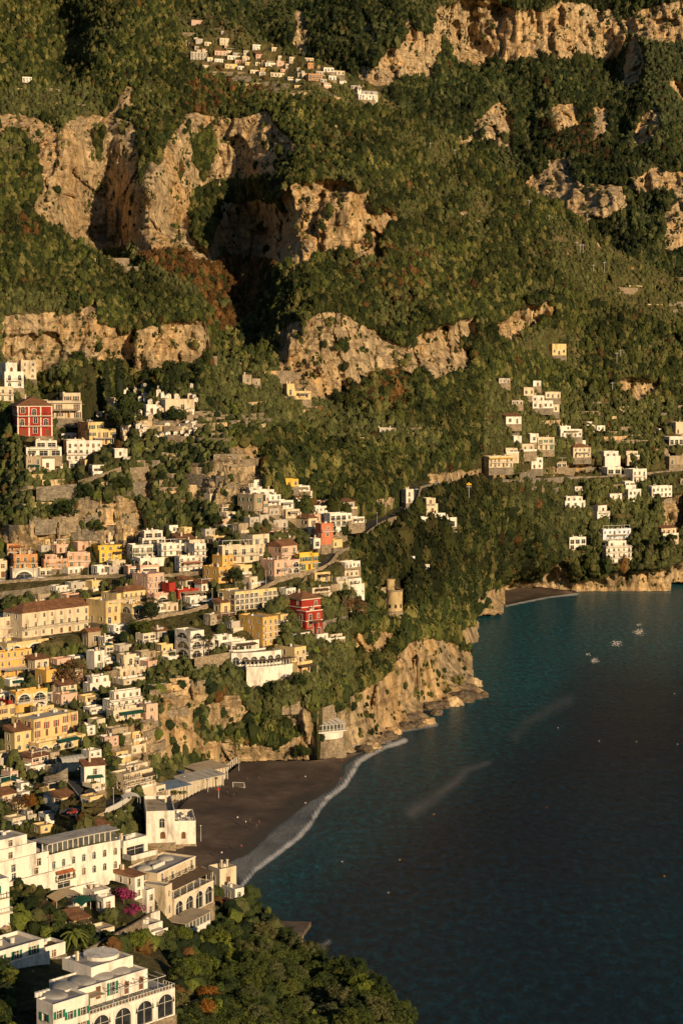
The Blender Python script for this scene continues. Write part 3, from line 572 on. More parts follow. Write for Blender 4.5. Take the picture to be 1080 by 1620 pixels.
def build_sea():
    us = np.concatenate([np.linspace(-9000, -320, 12), np.arange(-300, 1380, 4.), np.linspace(1400, 9000, 12)])
    vs = np.concatenate([np.array([590, 610, 650, 700, 760, 820]), np.arange(860, 1700, 3.), np.linspace(1720, 4200, 22)])
    U, V = np.meshgrid(us, vs, indexing='ij'); Y = ysea(V); P = world_pt(U, V, Y); P[..., 2] = 0
    wob = (fbm(P[..., 0] / 25, P[..., 1] / 25, None, 3) - .5) * 14
    foam = (.45 + 1.15 * fbm(P[..., 0] / 6, P[..., 1] / 6, None, 3)) * np.exp(-((dist_line(U, V, FOAMLINE)) / (2.2 + 3.6 * fbm(P[..., 0] / 30, P[..., 1] / 30))) ** 2) * 1.0
    wash = inpoly(U, V, WATERLINE[:-1] + FOAMLINE[::-1]); foam = np.maximum(foam, box(wash * (.33 + .17 * fbm(P[..., 0] / 12, P[..., 1] / 12)), 2))
    coast = [(540, 1180), (615, 1172), (610, 1160), (640, 1154), (689, 1146)]
    foam = np.maximum(foam, .75 * np.exp(-(dist_line(U, V, coast) / 5) ** 2))
    c2 = [(670, 1124), (695, 1121), (735, 1112), (768, 1102), (752, 1075), (746, 1040), (744, 1020), (758, 1017), (757, 992)]
    foam = np.maximum(foam, .42 * np.exp(-(dist_line(U, V, c2) / 2.5) ** 2))
    foam = np.maximum(foam, .42 * np.exp(-(dist_line(U, V, [(757, 975), (797, 973), (800, 955)]) / 2) ** 2))
    foam = np.maximum(foam, 1.0 * np.exp(-(dist_line(U, V, [(800, 957), (830, 951), (870, 943), (912, 939)]) / 3.2) ** 2))
    foam = np.maximum(foam, .45 * np.exp(-(dist_line(U, V, [(912, 939), (1060, 938), (1064, 922), (1090, 927)]) / 2) ** 2))
    foam = np.maximum(foam, .5 * np.exp(-(dist_line(U, V, [(500, 1505), (520, 1490)]) / 8) ** 2))
    painted_glint = np.zeros(U.shape)  # sun glints thrown back by windows, painted as pale flecks in the water colour
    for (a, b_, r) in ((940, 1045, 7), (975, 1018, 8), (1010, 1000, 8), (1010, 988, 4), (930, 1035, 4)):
        painted_glint = np.maximum(painted_glint, .56 * np.exp(-(np.hypot((U - a) / 1.7, V - b_) / (r * 1.15)) ** 2))
    silt = 1.0 * np.exp(-(dist_line(U + wob, V, [(655, 1285), (690, 1262), (715, 1240), (735, 1220), (775, 1206)]) / np.interp(U, [650, 700, 780], [10, 8, 3])) ** 2)
    silt = np.maximum(silt, .55 * np.exp(-(dist_line(U + wob, V, [(815, 1165), (835, 1142), (860, 1125), (900, 1108)]) / 8) ** 2))
    silt = np.maximum(silt, .35 * np.exp(-(np.maximum(dist_line(U + wob, V + wob, FOAMLINE) - 4, 0) / 22) ** 2))
    silt = np.maximum(silt, box(wash * 1.0, 2) * 1.1)
    silt = silt * (.55 + .8 * fbm(P[..., 0] / 9, P[..., 1] / 20, None, 3))
    teal = .8 * np.clip((1120 + .3 * np.maximum(780 - U, 0) - V + wob * 2) / 120, 0, 1) + .5 * np.exp(-(np.maximum(dist_line(U, V, [(380, 1420), (560, 1260), (720, 1150), (800, 1100)]) - 30, 0) / 80) ** 2)  # shallow teal water, and the mountain's shadow on the sea painted as darker colour
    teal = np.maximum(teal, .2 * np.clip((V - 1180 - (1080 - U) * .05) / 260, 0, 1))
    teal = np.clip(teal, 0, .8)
    nu, nv = U.shape; i = np.arange((nu - 1) * (nv - 1)); a = (i // (nv - 1)) * nv + i % (nv - 1)
    me = np_mesh('sea', P.reshape(-1, 3), [np.stack([a, a + 1, a + nv + 1, a + nv], 1)], M['sea'], True, floats=dict(foam=foam.ravel(), silt=silt.ravel(), teal=teal.ravel(), painted_glint=painted_glint.ravel()))
    tag(link('sea', me), kind='structure')
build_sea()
def sandmat():
    m, nt, b = node_mat('beach_sand'); w = N(nt, 'ShaderNodeAttribute', attribute_name='wet'); n = noise_n(nt, .06, 6, .65); n2 = noise_n(nt, 1.6, 4, .7)
    c = ramp(nt, n.outputs[0], [(.35, (.050, .035, .026)), (.5, (.085, .060, .044)), (.65, (.13, .094, .068))]); c2 = ramp(nt, n2.outputs[0], [(.3, (.7, .7, .7)), (.7, (1.15, 1.15, 1.15))])
    cc = mix(nt, 1, c.outputs[0], c2.outputs[0], 'MULTIPLY'); nt.links.new(mix(nt, w.outputs['Fac'], cc, (.05, .042, .03)), b.inputs['Base Color'])
    r = N(nt, 'ShaderNodeMath', operation='MULTIPLY_ADD'); nt.links.new(w.outputs['Fac'], r.inputs[0]); r.inputs[1].default_value = -.45; r.inputs[2].default_value = .95; nt.links.new(r.outputs[0], b.inputs['Roughness'])
    bump(nt, n2.outputs[0], b, .6, .25); return m
M['sand'] = sandmat()
def resample(line, n):
    l = np.array(line, float); d = np.concatenate([[0], np.cumsum(np.hypot(*np.diff(l, axis=0).T))]); t = np.linspace(0, d[-1], n)
    return np.interp(t, d, l[:, 0]), np.interp(t, d, l[:, 1])
def beach(inl, wl, n, mrows, zin, wetw=.2):
    a = resample(inl, n); b = resample(wl, n); t = np.linspace(0, 1.06, mrows)
    U = a[0][:, None] + (b[0] - a[0])[:, None] * t; V = a[1][:, None] + (b[1] - a[1])[:, None] * t
    z = zin * (1 - t)[None] ** .8 if False else zin * np.clip(1 - t, -1, 1)[None] * np.ones_like(U)
    Y = ysea(V, z); P = world_pt(U, V, Y); P[..., 2] = z + (fbm(P[..., 0] / 5, P[..., 1] / 5, None, 3) - .5) * .5 * np.clip((1 - t) * 6, 0, 1) + .04
    wet = np.clip((t[None] - (1 - wetw) + (fbm(P[..., 0] / 20, P[..., 1] / 20) - .5) * .3) / wetw * 1.6, 0, 1)
    nu, nv = U.shape; i = np.arange((nu - 1) * (nv - 1)); k = (i // (nv - 1)) * nv + i % (nv - 1)
    me = np_mesh('beach', P.reshape(-1, 3), [np.stack([k, k + nv, k + nv + 1, k + 1], 1)], M['sand'], True, floats=dict(wet=wet.ravel()))
    tag(link('beach', me), kind='structure')
beach(INLAND, WATERLINE, 160, 90, 2.2)
beach([(796, 936), (820, 930), (845, 927), (880, 932), (908, 934)], [(797, 958), (830, 951), (860, 945), (890, 941), (914, 938)], 50, 16, 3.0, .3)
# ================================================================ houses
FOOT = []          # (layer, origin, rz, x0, x1, y0, y1, z) of everything that stands on the slope
BBOX = []          # picture boxes kept free of trees
HULL = []
def hull(p):
    p = sorted(p); r = []
    for seq in (p, p[::-1]):
        h = []
        for q in seq:
            while len(h) > 1 and (h[-1][0] - h[-2][0]) * (q[1] - h[-2][1]) - (h[-1][1] - h[-2][1]) * (q[0] - h[-2][0]) <= 0: h.pop()
            h.append(q)
        r += h[:-1]
    return r
HOUSES = []        # (short name, u, v) for telling plants apart
_wc = {}
def win_mesh(kind, w, h, arch, mat):
    k = (kind, round(w * 4), round(h * 4), arch, mat)
    if k in _wc: return _wc[k]
    w, h = round(w * 4) / 4, round(h * 4) / 4; mb = MB()
    if kind == 'frame':            # surround proud of the wall, sill, inner bars
        t = max(.12, w * .10)
        mb.box(-w / 2 - t, -w / 2, -.07, .16, 0, h); mb.box(w / 2, w / 2 + t, -.07, .16, 0, h)
        if arch:
            n = 8
            for i in range(n):
                a, b_ = math.pi * i / n, math.pi * (i + 1) / n; r0, r1 = w / 2, w / 2 + t; zc = h - w / 2
                P = [(r * math.cos(x), zc + r * math.sin(x)) for r, x in ((r0, a), (r1, a), (r1, b_), (r0, b_))]
                mb.poly([(p[0], -.07, p[1]) for p in P]); mb.quad((P[1][0], -.07, P[1][1]), (P[1][0], .1, P[1][1]), (P[2][0], .1, P[2][1]), (P[2][0], -.07, P[2][1]))
        else: mb.box(-w / 2 - t, w / 2 + t, -.09, .16, h, h + t)
        mb.box(-w / 2 - t * 1.3, w / 2 + t * 1.3, -.16, .16, -.1, 0)
        mb.box(-.045, .045, .14, .2, 0, h - (w * .1 if arch else 0)); mb.box(-w / 2, w / 2, .14, .2, h * .62, h * .62 + .07)
    elif kind == 'pane': mb.quad((-w / 2 - .02, .24, -.02), (w / 2 + .02, .24, -.02), (w / 2 + .02, .24, h + .02), (-w / 2 - .02, .24, h + .02))
    elif kind in ('shutter', 'shutter2'):
        for s in ((-1,) if kind == 'shutter' else (1,)):
            x = s * (w * .76 + .14); mb.box(x - w * .24, x + w * .24, -.10, -.03, .02, h - (w * .25 if arch else 0))
            for q in range(4): mb.box(x - w * .2, x + w * .2, -.12, -.10, h * (.06 + .21 * q), h * (.2 + .21 * q))
    elif kind == 'door': mb.box(-w / 2, w / 2, .12, .2, 0, h); mb.box(-w * .38, -w * .05, .08, .12, h * .1, h * .85); mb.box(w * .05, w * .38, .08, .12, h * .1, h * .85)
    elif kind == 'small': mb.quad((-w / 2, .2, 0), (w / 2, .2, 0), (w / 2, .2, h), (-w / 2, .2, h)); mb.box(-w / 2 - .15, w / 2 + .15, -.1, .1, -.12, 0)
    me = mb.mesh({'frame': 'window_frame', 'small': 'window', 'shutter2': 'shutter'}.get(kind, kind), M[mat] if isinstance(mat, str) else mat)
    _wc[k] = me; return me
def wall_face(mb, o, ex, W, z0, z1, ops, rec=.3, m=0):
    """wall quads in the plane through o along ex with recessed openings; ops: (xa, xb, za, zb, arch)"""
    ex = Vector(ex); inn = Vector((-ex.y, ex.x, 0)); o = Vector(o)
    P = lambda x, z, d=0.0: tuple(o + ex * x + inn * d + Vector((0, 0, z)))
    xs = sorted({0.0, W, *[a for q in ops for a in q[:2]]}); zs = sorted({z0, z1, *[a for q in ops for a in q[2:4]]})
    for i in range(len(xs) - 1):
        for j in range(len(zs) - 1):
            if xs[i + 1] - xs[i] < 1e-4 or zs[j + 1] - zs[j] < 1e-4: continue
            cx, cz = (xs[i] + xs[i + 1]) / 2, (zs[j] + zs[j + 1]) / 2
            if any(q[0] < cx < q[1] and q[2] < cz < q[3] for q in ops): continue
            mb.quad(P(xs[i], zs[j]), P(xs[i + 1], zs[j]), P(xs[i + 1], zs[j + 1]), P(xs[i], zs[j + 1]), m)
    for xa, xb, za, zb, ar in ops:
        mb.quad(P(xa, za), P(xa, za, rec), P(xa, zb, rec), P(xa, zb), m); mb.quad(P(xb, za, rec), P(xb, za), P(xb, zb), P(xb, zb, rec), m)
        mb.quad(P(xa, za, rec), P(xa, za), P(xb, za), P(xb, za, rec), m); mb.quad(P(xa, zb), P(xa, zb, rec), P(xb, zb, rec), P(xb, zb), m)
        if ar:
            r = (xb - xa) / 2; xc = (xa + xb) / 2; zc = zb - r * ar; n = 6
            for s in (-1, 1):
                pts = [P(xc + s * r, zb, .01)] + [P(xc + s * r * math.cos(t * math.pi / 2 / n), zc + r * ar * math.sin(t * math.pi / 2 / n), .01) for t in range(n + 1)]
                mb.poly(pts if s > 0 else pts[::-1], m)
def volume(H, x0, x1, y0, y1, z0, z1, fl=1, win='rect', skip0=False, parapet=.7, sides='fl', dens=2.7, wsz=None, foot=False, backwin=False):
    """a block of the house: walls with openings, a flat roof inside its parapet; windows become parts"""
    mb = H['wall']; base = z0 - (.4 if foot else 0); rng = H['rng']; s = H['scale']
    if foot: H.setdefault('found', MB()).box(x0 - .25, x1 + .25, y0 - .22, y1, z0 - 5, z0 - .02)
    H['vols'].append((x0, x1, y0, y1, z1 - (parapet or 0)))
    fh = (z1 - z0 - (parapet or 0)) / max(fl, 1)
    def ops_for(W, which):
        ops = []
        if fl <= 0 or W < 1.8: return ops
        n = max(1, int(W / (dens * s))); 
        if which == 'l': n = max(1, int(W / (dens * 1.35 * s)))
        for f in range(fl):
            if f == 0 and skip0: continue
            for i in range(n):
                if rng.random() < (.06 if which == 'f' else .2): continue
                kind = win
                if win == 'mix': kind = 'arch' if f == fl - 1 or rng.random() < .3 else 'rect'
                w = min((wsz[0] if wsz else rng.choice([1.0, 1.1, 1.3])) * s, W / n * .62); tall = rng.random() < .45
                h = min((wsz[1] if wsz else (2.1 if tall else 1.5)) * s, fh * .74)
                if kind == 'big': w = W / n * .72; h = fh * .72
                if kind == 'bigarch': w = W / n * .74; h = fh * .8
                xc = W * (i + .5) / n + (rng.random() - .5) * .25 * (W / n - w)
                za = z0 + fh * f + (fh * .06 if tall or kind in ('big', 'bigarch') else fh * .27); zb = min(za + h, z0 + fh * (f + 1) - .15)
                w, zb = round(w * 4) / 4, za + round((zb - za) * 4) / 4
                if w < .5 or zb - za < .5: continue
                ops.append((xc - w / 2, xc + w / 2, za, zb, 1 if kind in ('arch', 'bigarch') else 0, f))
        return ops
    faces = [('f', (x0, y0, 0), (1, 0, 0), x1 - x0, 0.0), ('l', (x0, y1, 0), (0, -1, 0), y1 - y0, -math.pi / 2), ('r', (x1, y0, 0), (0, 1, 0), y1 - y0, math.pi / 2), ('b', (x1, y1, 0), (-1, 0, 0), x1 - x0, math.pi)]
    for w_, o, ex, W, ang in faces:
        ops = ops_for(W, w_) if (w_ in sides) else []
        wall_face(mb, o, ex, W, base, z1, [q[:5] for q in ops], .3 * s)
        for q in ops: H['wins'].append((Vector(o) + Vector(ex) * ((q[0] + q[1]) / 2) + Vector((0, 0, q[2])), ang, q[1] - q[0], q[3] - q[2], q[4], q[5], w_))
    if parapet is not None:
        t = .28; zr = z1 - parapet
        for a, b_, c, d in ((x0, x1, y0, y0 + t), (x0, x1, y1 - t, y1), (x0, x0 + t, y0 + t, y1 - t), (x1 - t, x1, y0 + t, y1 - t)):
            mb.quad((a, c, z1), (b_, c, z1), (b_, d, z1), (a, d, z1))
        i0, i1, j0, j1 = x0 + t, x1 - t, y0 + t, y1 - t
        mb.quad((i0, j0, zr), (i0, j0, z1), (i1, j0, z1), (i1, j0, zr)); mb.quad((i1, j1, zr), (i1, j1, z1), (i0, j1, z1), (i0, j1, zr))
        mb.quad((i0, j1, zr), (i0, j1, z1), (i0, j0, z1), (i0, j0, zr)); mb.quad((i1, j0, zr), (i1, j0, z1), (i1, j1, z1), (i1, j1, zr))
        H['roof'].quad((i0, j0, zr), (i1, j0, zr), (i1, j1, zr), (i0, j1, zr))
    return fh
def tile_roof(H, x0, x1, y0, y1, z, kind='hip', rise=None, e=.5):
    x0 -= e; x1 += e; y0 -= e; y1 += e; W, D = x1 - x0, y1 - y0; rise = rise or min(W, D) * .24; mb = H['tile']
    mb.box(x0, x1, y0, y1, z, z + .18)
    z += .185
    if kind == 'hip':
        if W >= D: a, b_ = (x0 + D / 2, (y0 + y1) / 2, z + rise), (x1 - D / 2, (y0 + y1) / 2, z + rise); mb.poly([(x0, y0, z), (x1, y0, z), b_, a]); mb.poly([(x1, y1, z), (x0, y1, z), a, b_]); mb.poly([(x0, y1, z), (x0, y0, z), a]); mb.poly([(x1, y0, z), (x1, y1, z), b_])
        else: a, b_ = ((x0 + x1) / 2, y0 + W / 2, z + rise), ((x0 + x1) / 2, y1 - W / 2, z + rise); mb.poly([(x1, y0, z), (x1, y1, z), b_, a]); mb.poly([(x0, y1, z), (x0, y0, z), a, b_]); mb.poly([(x0, y0, z), (x1, y0, z), a]); mb.poly([(x1, y1, z), (x0, y1, z), b_])
    elif kind == 'gable':
        m = (y0 + y1) / 2; mb.quad((x0, y0, z), (x1, y0, z), (x1, m, z + rise), (x0, m, z + rise)); mb.quad((x1, y1, z), (x0, y1, z), (x0, m, z + rise), (x1, m, z + rise))
        mb.poly([(x0, y1, z), (x0, y0, z), (x0, m, z + rise)]); mb.poly([(x1, y0, z), (x1, y1, z), (x1, m, z + rise)])
    else: mb.poly([(x0, y0, z), (x1, y0, z), (x1, y1, z + rise), (x0, y1, z + rise)]); mb.poly([(x0, y1, z), (x0, y0, z), (x0, y1, z + rise)]); mb.poly([(x1, y0, z), (x1, y1, z), (x1, y1, z + rise)]); mb.quad((x1, y1, z), (x0, y1, z), (x0, y1, z + rise), (x1, y1, z + rise))
def railing(mb, pts, h=1.0, step=.55, r=.05):
    for a, b_ in zip(pts[:-1], pts[1:]):
        a, b_ = Vector(a), Vector(b_); n = max(1, int((b_ - a).length / step)); up = Vector((0, 0, h))
        mb.obox(a + up, b_ + up, .1, .08); mb.obox(a + up * .12, b_ + up * .12, .06, .05)
        for i in range(n + 1): p = a.lerp(b_, i / n); mb.obox(p, p + up, r, r)
def new_house(name, label, P, rz, col, scale=1.0, seed=0, cat='house', group=None, roofmat='roofgrey'):
    root = empty(name, P, rz, label, cat, group)
    return dict(root=root, wall=MB(), roof=MB(), tile=MB(), wins=[], vols=[], rng=random.Random(seed), scale=scale, col=col, roofmat=roofmat)
def finish(H, shut=None, lod=0, framemat='trim', pane='glass', door='wood', shutp=.85):
    root = H['root']; wm = H['col'] if not isinstance(H['col'], str) else wallmat(H['col'])
    wall = H['wall'].build('wall', wm, root)
    rf = H['roof'].build('roof', M[H['roofmat']], root); tl = H['tile'].build('roof', M['tile'], root)
    if 'found' in H: H['found'].build('foundation', M['stone' if H['rng'].random() < .6 else 'stonegrey'], root)
    rng = H['rng']; doors = 0
    for p, ang, w, h, ar, f, side in H['wins']:
        if lod: link('window', win_mesh('small', w, h, ar, 'glass'), root, p, ang); continue
        if f == 0 and side == 'f' and h > w * 1.4 and rng.random() < .5 and doors < 3:
            link('door', win_mesh('door', w, h, ar, door), root, p, ang); doors += 1; continue
        fr = link('window', win_mesh('frame', w, h, ar, framemat), root, p, ang)
        link('pane', win_mesh('pane', w, h, ar, pane if rng.random() < .8 or w > 1.9 else 'brownshut'), fr)
        if shut and not ar and rng.random() < shutp: link('shutter', win_mesh('shutter', w, h, ar, shut), fr); link('shutter', win_mesh('shutter2', w, h, ar, shut), fr)
    return rf or tl
def roof_things(H, roof, n=3):
    rng = H['rng']; s = H['scale']; ch, ac, tk = MB(), MB(), MB()
    vols = [v for v in H['vols'] if v[1] - v[0] > 3 and v[3] - v[2] > 3]
    if not vols or roof is None: return
    for k in range(n):
        x0, x1, y0, y1, z = rng.choice(vols); x = rng.uniform(x0 + .8, x1 - .8); y = rng.uniform((y0 + y1) / 2, y1 - .6); t = rng.random()
        if t < .45: ch.box(x - .3, x + .3, y - .3, y + .3, z, z + 1.5 * s); ch.box(x - .4, x + .4, y - .4, y + .4, z + 1.5 * s, z + 1.65 * s)
        elif t < .75: ac.box(x - .5, x + .5, y - .25, y + .25, z + .15, z + .9)
        else: tk.cyl((x, y), .5, .5, z + .1, z + 1.3, 10)
    ch.each('chimney', wallmat('C'), roof); ac.each('air_unit', M['white'], roof); tk.each('water_tank', M['white'], roof)
def run_len(P, ang, px, lo=1.0, hi=90.0):
    """metres along direction ang (from +x) that span px photograph pixels"""
    u0 = project(P)[0]; c, sn = math.cos(ang), math.sin(ang)
    for _ in range(30):
        m = (lo + hi) / 2
        if abs(project((P[0] + c * m, P[1] + sn * m, P[2]))[0] - u0) < px: lo = m
        else: hi = m
    return (lo + hi) / 2
def house(label, u, v, wl, wr, h, yaw, col, fl=2, cat='house', lay='main', roof='flat', win='rect', shut=None, tier=None, terr=0, balc=None, awn=None, lod=None, P=None, dom=0, dens=2.7, roofmat=None, dmin=None, extra=None, name=None, framemat='trim', skip0=False, fence=False, pergola=False, wsz=None, group=None):
    """near corner of the house at picture (u, v); the left wall spans wl, the right wall wr and both are h high (photograph pixels)"""
    rng0 = random.Random(int(u * 13 + v))
    if P is None: P = at(u, v, lay)
    Y = P.y; s = Y / F; th = R(yaw) + math.atan(P.x / P.y) * -0.0
    if v < 170: h = h * .72; col = {'W': 'C', 'C': 'K'}.get(col, col) if rng0.random() < .6 else col
    W = run_len(P, th, max(wr, 3)); D = run_len(P, th + math.pi / 2, wl) if wl > 3 and yaw > 5 else 7 + .12 * W
    D = min(max(D, dmin or 5.0), 34); Hh = h * s; sc = min(max(Hh / max(fl, 1) / 3.2, .95), 1.6)
    seed = int(u * 31 + v * 7); rng = random.Random(seed); lod = (1 if h / max(fl, 1) < 6.5 else 0) if lod is None else lod
    small = h < 15 and wr < 26
    nm = name or {'flat': 'house', 'hip': 'tiled_house', 'gable': 'tiled_house', 'shed': 'tiled_house'}[roof]
    H = new_house(nm, label, P, th, col, sc, seed, cat, group, roofmat or rng.choice(['roofgrey', 'roofwhite', 'roofwhite', 'rooftan']))
    par = .75 * sc if roof == 'flat' else None
    HH = Hh
    if tier: HH = Hh * (1 - tier[4])
    fl0 = max(1, round(fl * (1 - (tier[4] if tier else 0)))) if fl > 0 else 0
    fh = volume(H, 0, W, 0, D, 0, HH, fl0, win, parapet=par, foot=True, dens=dens, skip0=skip0, wsz=wsz)
    if tier:
        a, b_, c, d, _ = tier
        volume(H, W * a, W * b_, D * c, D * d, HH - (par or 0), Hh, max(1, fl - fl0), win, parapet=.4 * sc, dens=dens)
    if roof != 'flat':
        tile_roof(H, 0, W, 0, D, HH, roof)
    rf = finish(H, shut, lod)
    root = H['root']
    if roof == 'flat': roof_things(H, rf, 0 if small else rng.choice([1, 2, 3, 4]) + int(W / 12))
    elif rf is not None and not small:
        c = MB(); c.box(W * .3, W * .3 + .7, D * .5, D * .5 + .7, HH, HH + min(W, D) * .24 + 1.2); c.build('chimney', wallmat('C'), rf)
    if dom and rf is not None:
        d_ = MB(); n = dom
        for i in range(n): d_.dome((W * (i + .5) / n, D * .5, HH - (par or 0)), W / n * .42, D * .36, min(W / n, D) * .17)
        d_.each('dome', M['roofwhite'], rf, smooth=True)
    if balc is None and not lod and fl > 1 and h > 18 and wr > 18 and rng.random() < .6: balc = [f for f in range(1, fl) if rng.random() < .7] or None
    if awn is None and not lod and not balc and wr > 20 and rng.random() < .3: awn = (.15, .85, .95, rng.choice(['canvas', 'canvasbrown', 'roofwhite', 'dgreen']), 2.4)
    if balc and not lod:
        for f in balc:
            z = fh * f; b_ = MB(); r_ = MB(); x0, x1 = (0.0, W) if rng.random() < .6 else (W * .1, W * .9)
            b_.box(x0, x1, -1.3 * sc, -.003, z - .2, z); bo = b_.build('balcony', M['trim'], root)
            railing(r_, [(x0 + .05, -.05, z), (x0 + .05, -1.25 * sc, z), (x1 - .05, -1.25 * sc, z), (x1 - .05, -.05, z)], 1.0 * sc, .6 * sc, .07); r_.build('railing', M['iron'] if rng.random() < .5 else M['white'], bo)
    if terr:            # terrace in front on a masonry base
        t_ = terr * sc; b_ = MB(); b_.box(-.5, W + .3, -t_, -.02, -7, .02); pb = b_.build('terrace', M['stone'] if rng.random() < .35 else wm_(H), root)
        r_ = MB(); r_.box(-.5, W + .3, -t_, -t_ + .25, .022, .95 * sc); r_.box(-.5, -.25, -t_ + .25, -.02, .022, .95 * sc); r_.build('parapet', wallmat('C' if col in 'SK' else 'W') , pb)
    if awn:
        a_ = MB(); x0, x1, z, dp = W * awn[0], W * awn[1], fh * awn[2], (awn[4] if len(awn) > 4 else 3.2) * sc
        mb = MB(); mb.poly([(x0, -.05, z + .25), (x1, -.05, z + .25), (x1, -dp, z - .35), (x0, -dp, z - .35)]); mb.poly([(x0, -.05, z + .17), (x0, -dp, z - .43), (x1, -dp, z - .43), (x1, -.05, z + .17)])
        mb.quad((x0, -dp, z - .43), (x0, -dp, z - .35), (x1, -dp, z - .35), (x1, -dp, z - .43)); ao = mb.build('awning', M[awn[3]], root)
        n = max(2, int((x1 - x0) / 4)); 
        for i in range(n + 1): x = x0 + .1 + (x1 - x0 - .2) * i / n; a_.box(x - .07, x + .07, -dp + .05, -dp + .2, z - fh * .95, z - .42)
        a_.each('post', M['white'], ao)
    if pergola:
        a_ = MB(); z = HH + 2.0 * sc
        for i in range(int(W / 2.2) + 1):
            x = .3 + 2.2 * i; a_.box(x - .07, x + .07, .3, D * .7, z, z + .14)
            if i % 2 == 0: a_.box(x - .07, x + .07, .3, .44, HH - (par or 0), z)
        a_.box(.2, W - .2, .25, .4, z - .15, z); a_.build('pergola', M['white'], root)
    FOOT.append((lay, P, th, -1.0, W + 2.0, -1.5 - (terr or 0), D + .5, P.z - .15, P.z + Hh - 1, 8 + .45 * W))
    pr = [project((P.x + x * math.cos(th) - y * math.sin(th), P.y + x * math.sin(th) + y * math.cos(th), P.z + z)) for x in (0, W) for y in (0, D) for z in (0, Hh)]
    BBOX.append((min(p[0] for p in pr), max(p[0] for p in pr), min(p[1] for p in pr), max(p[1] for p in pr) - 2, lay))
    HULL.append(hull([(q[0], q[1]) for q in pr]))
    H.update(W=W, D=D, H=Hh, fh=fh, P=P, th=th, sc=sc, rf=rf, par=par)
    HOUSES.append((label, u + (wr - wl) / 2, v - h / 2))
    return H
def wm_(H): return H['col'] if not isinstance(H['col'], str) else wallmat(H['col'])
def yawpt(H, x, y, z):
    c, s = math.cos(H['th']), math.sin(H['th']); P = H['P']; return Vector((P.x + x * c - y * s, P.y + x * s + y * c, P.z + z))
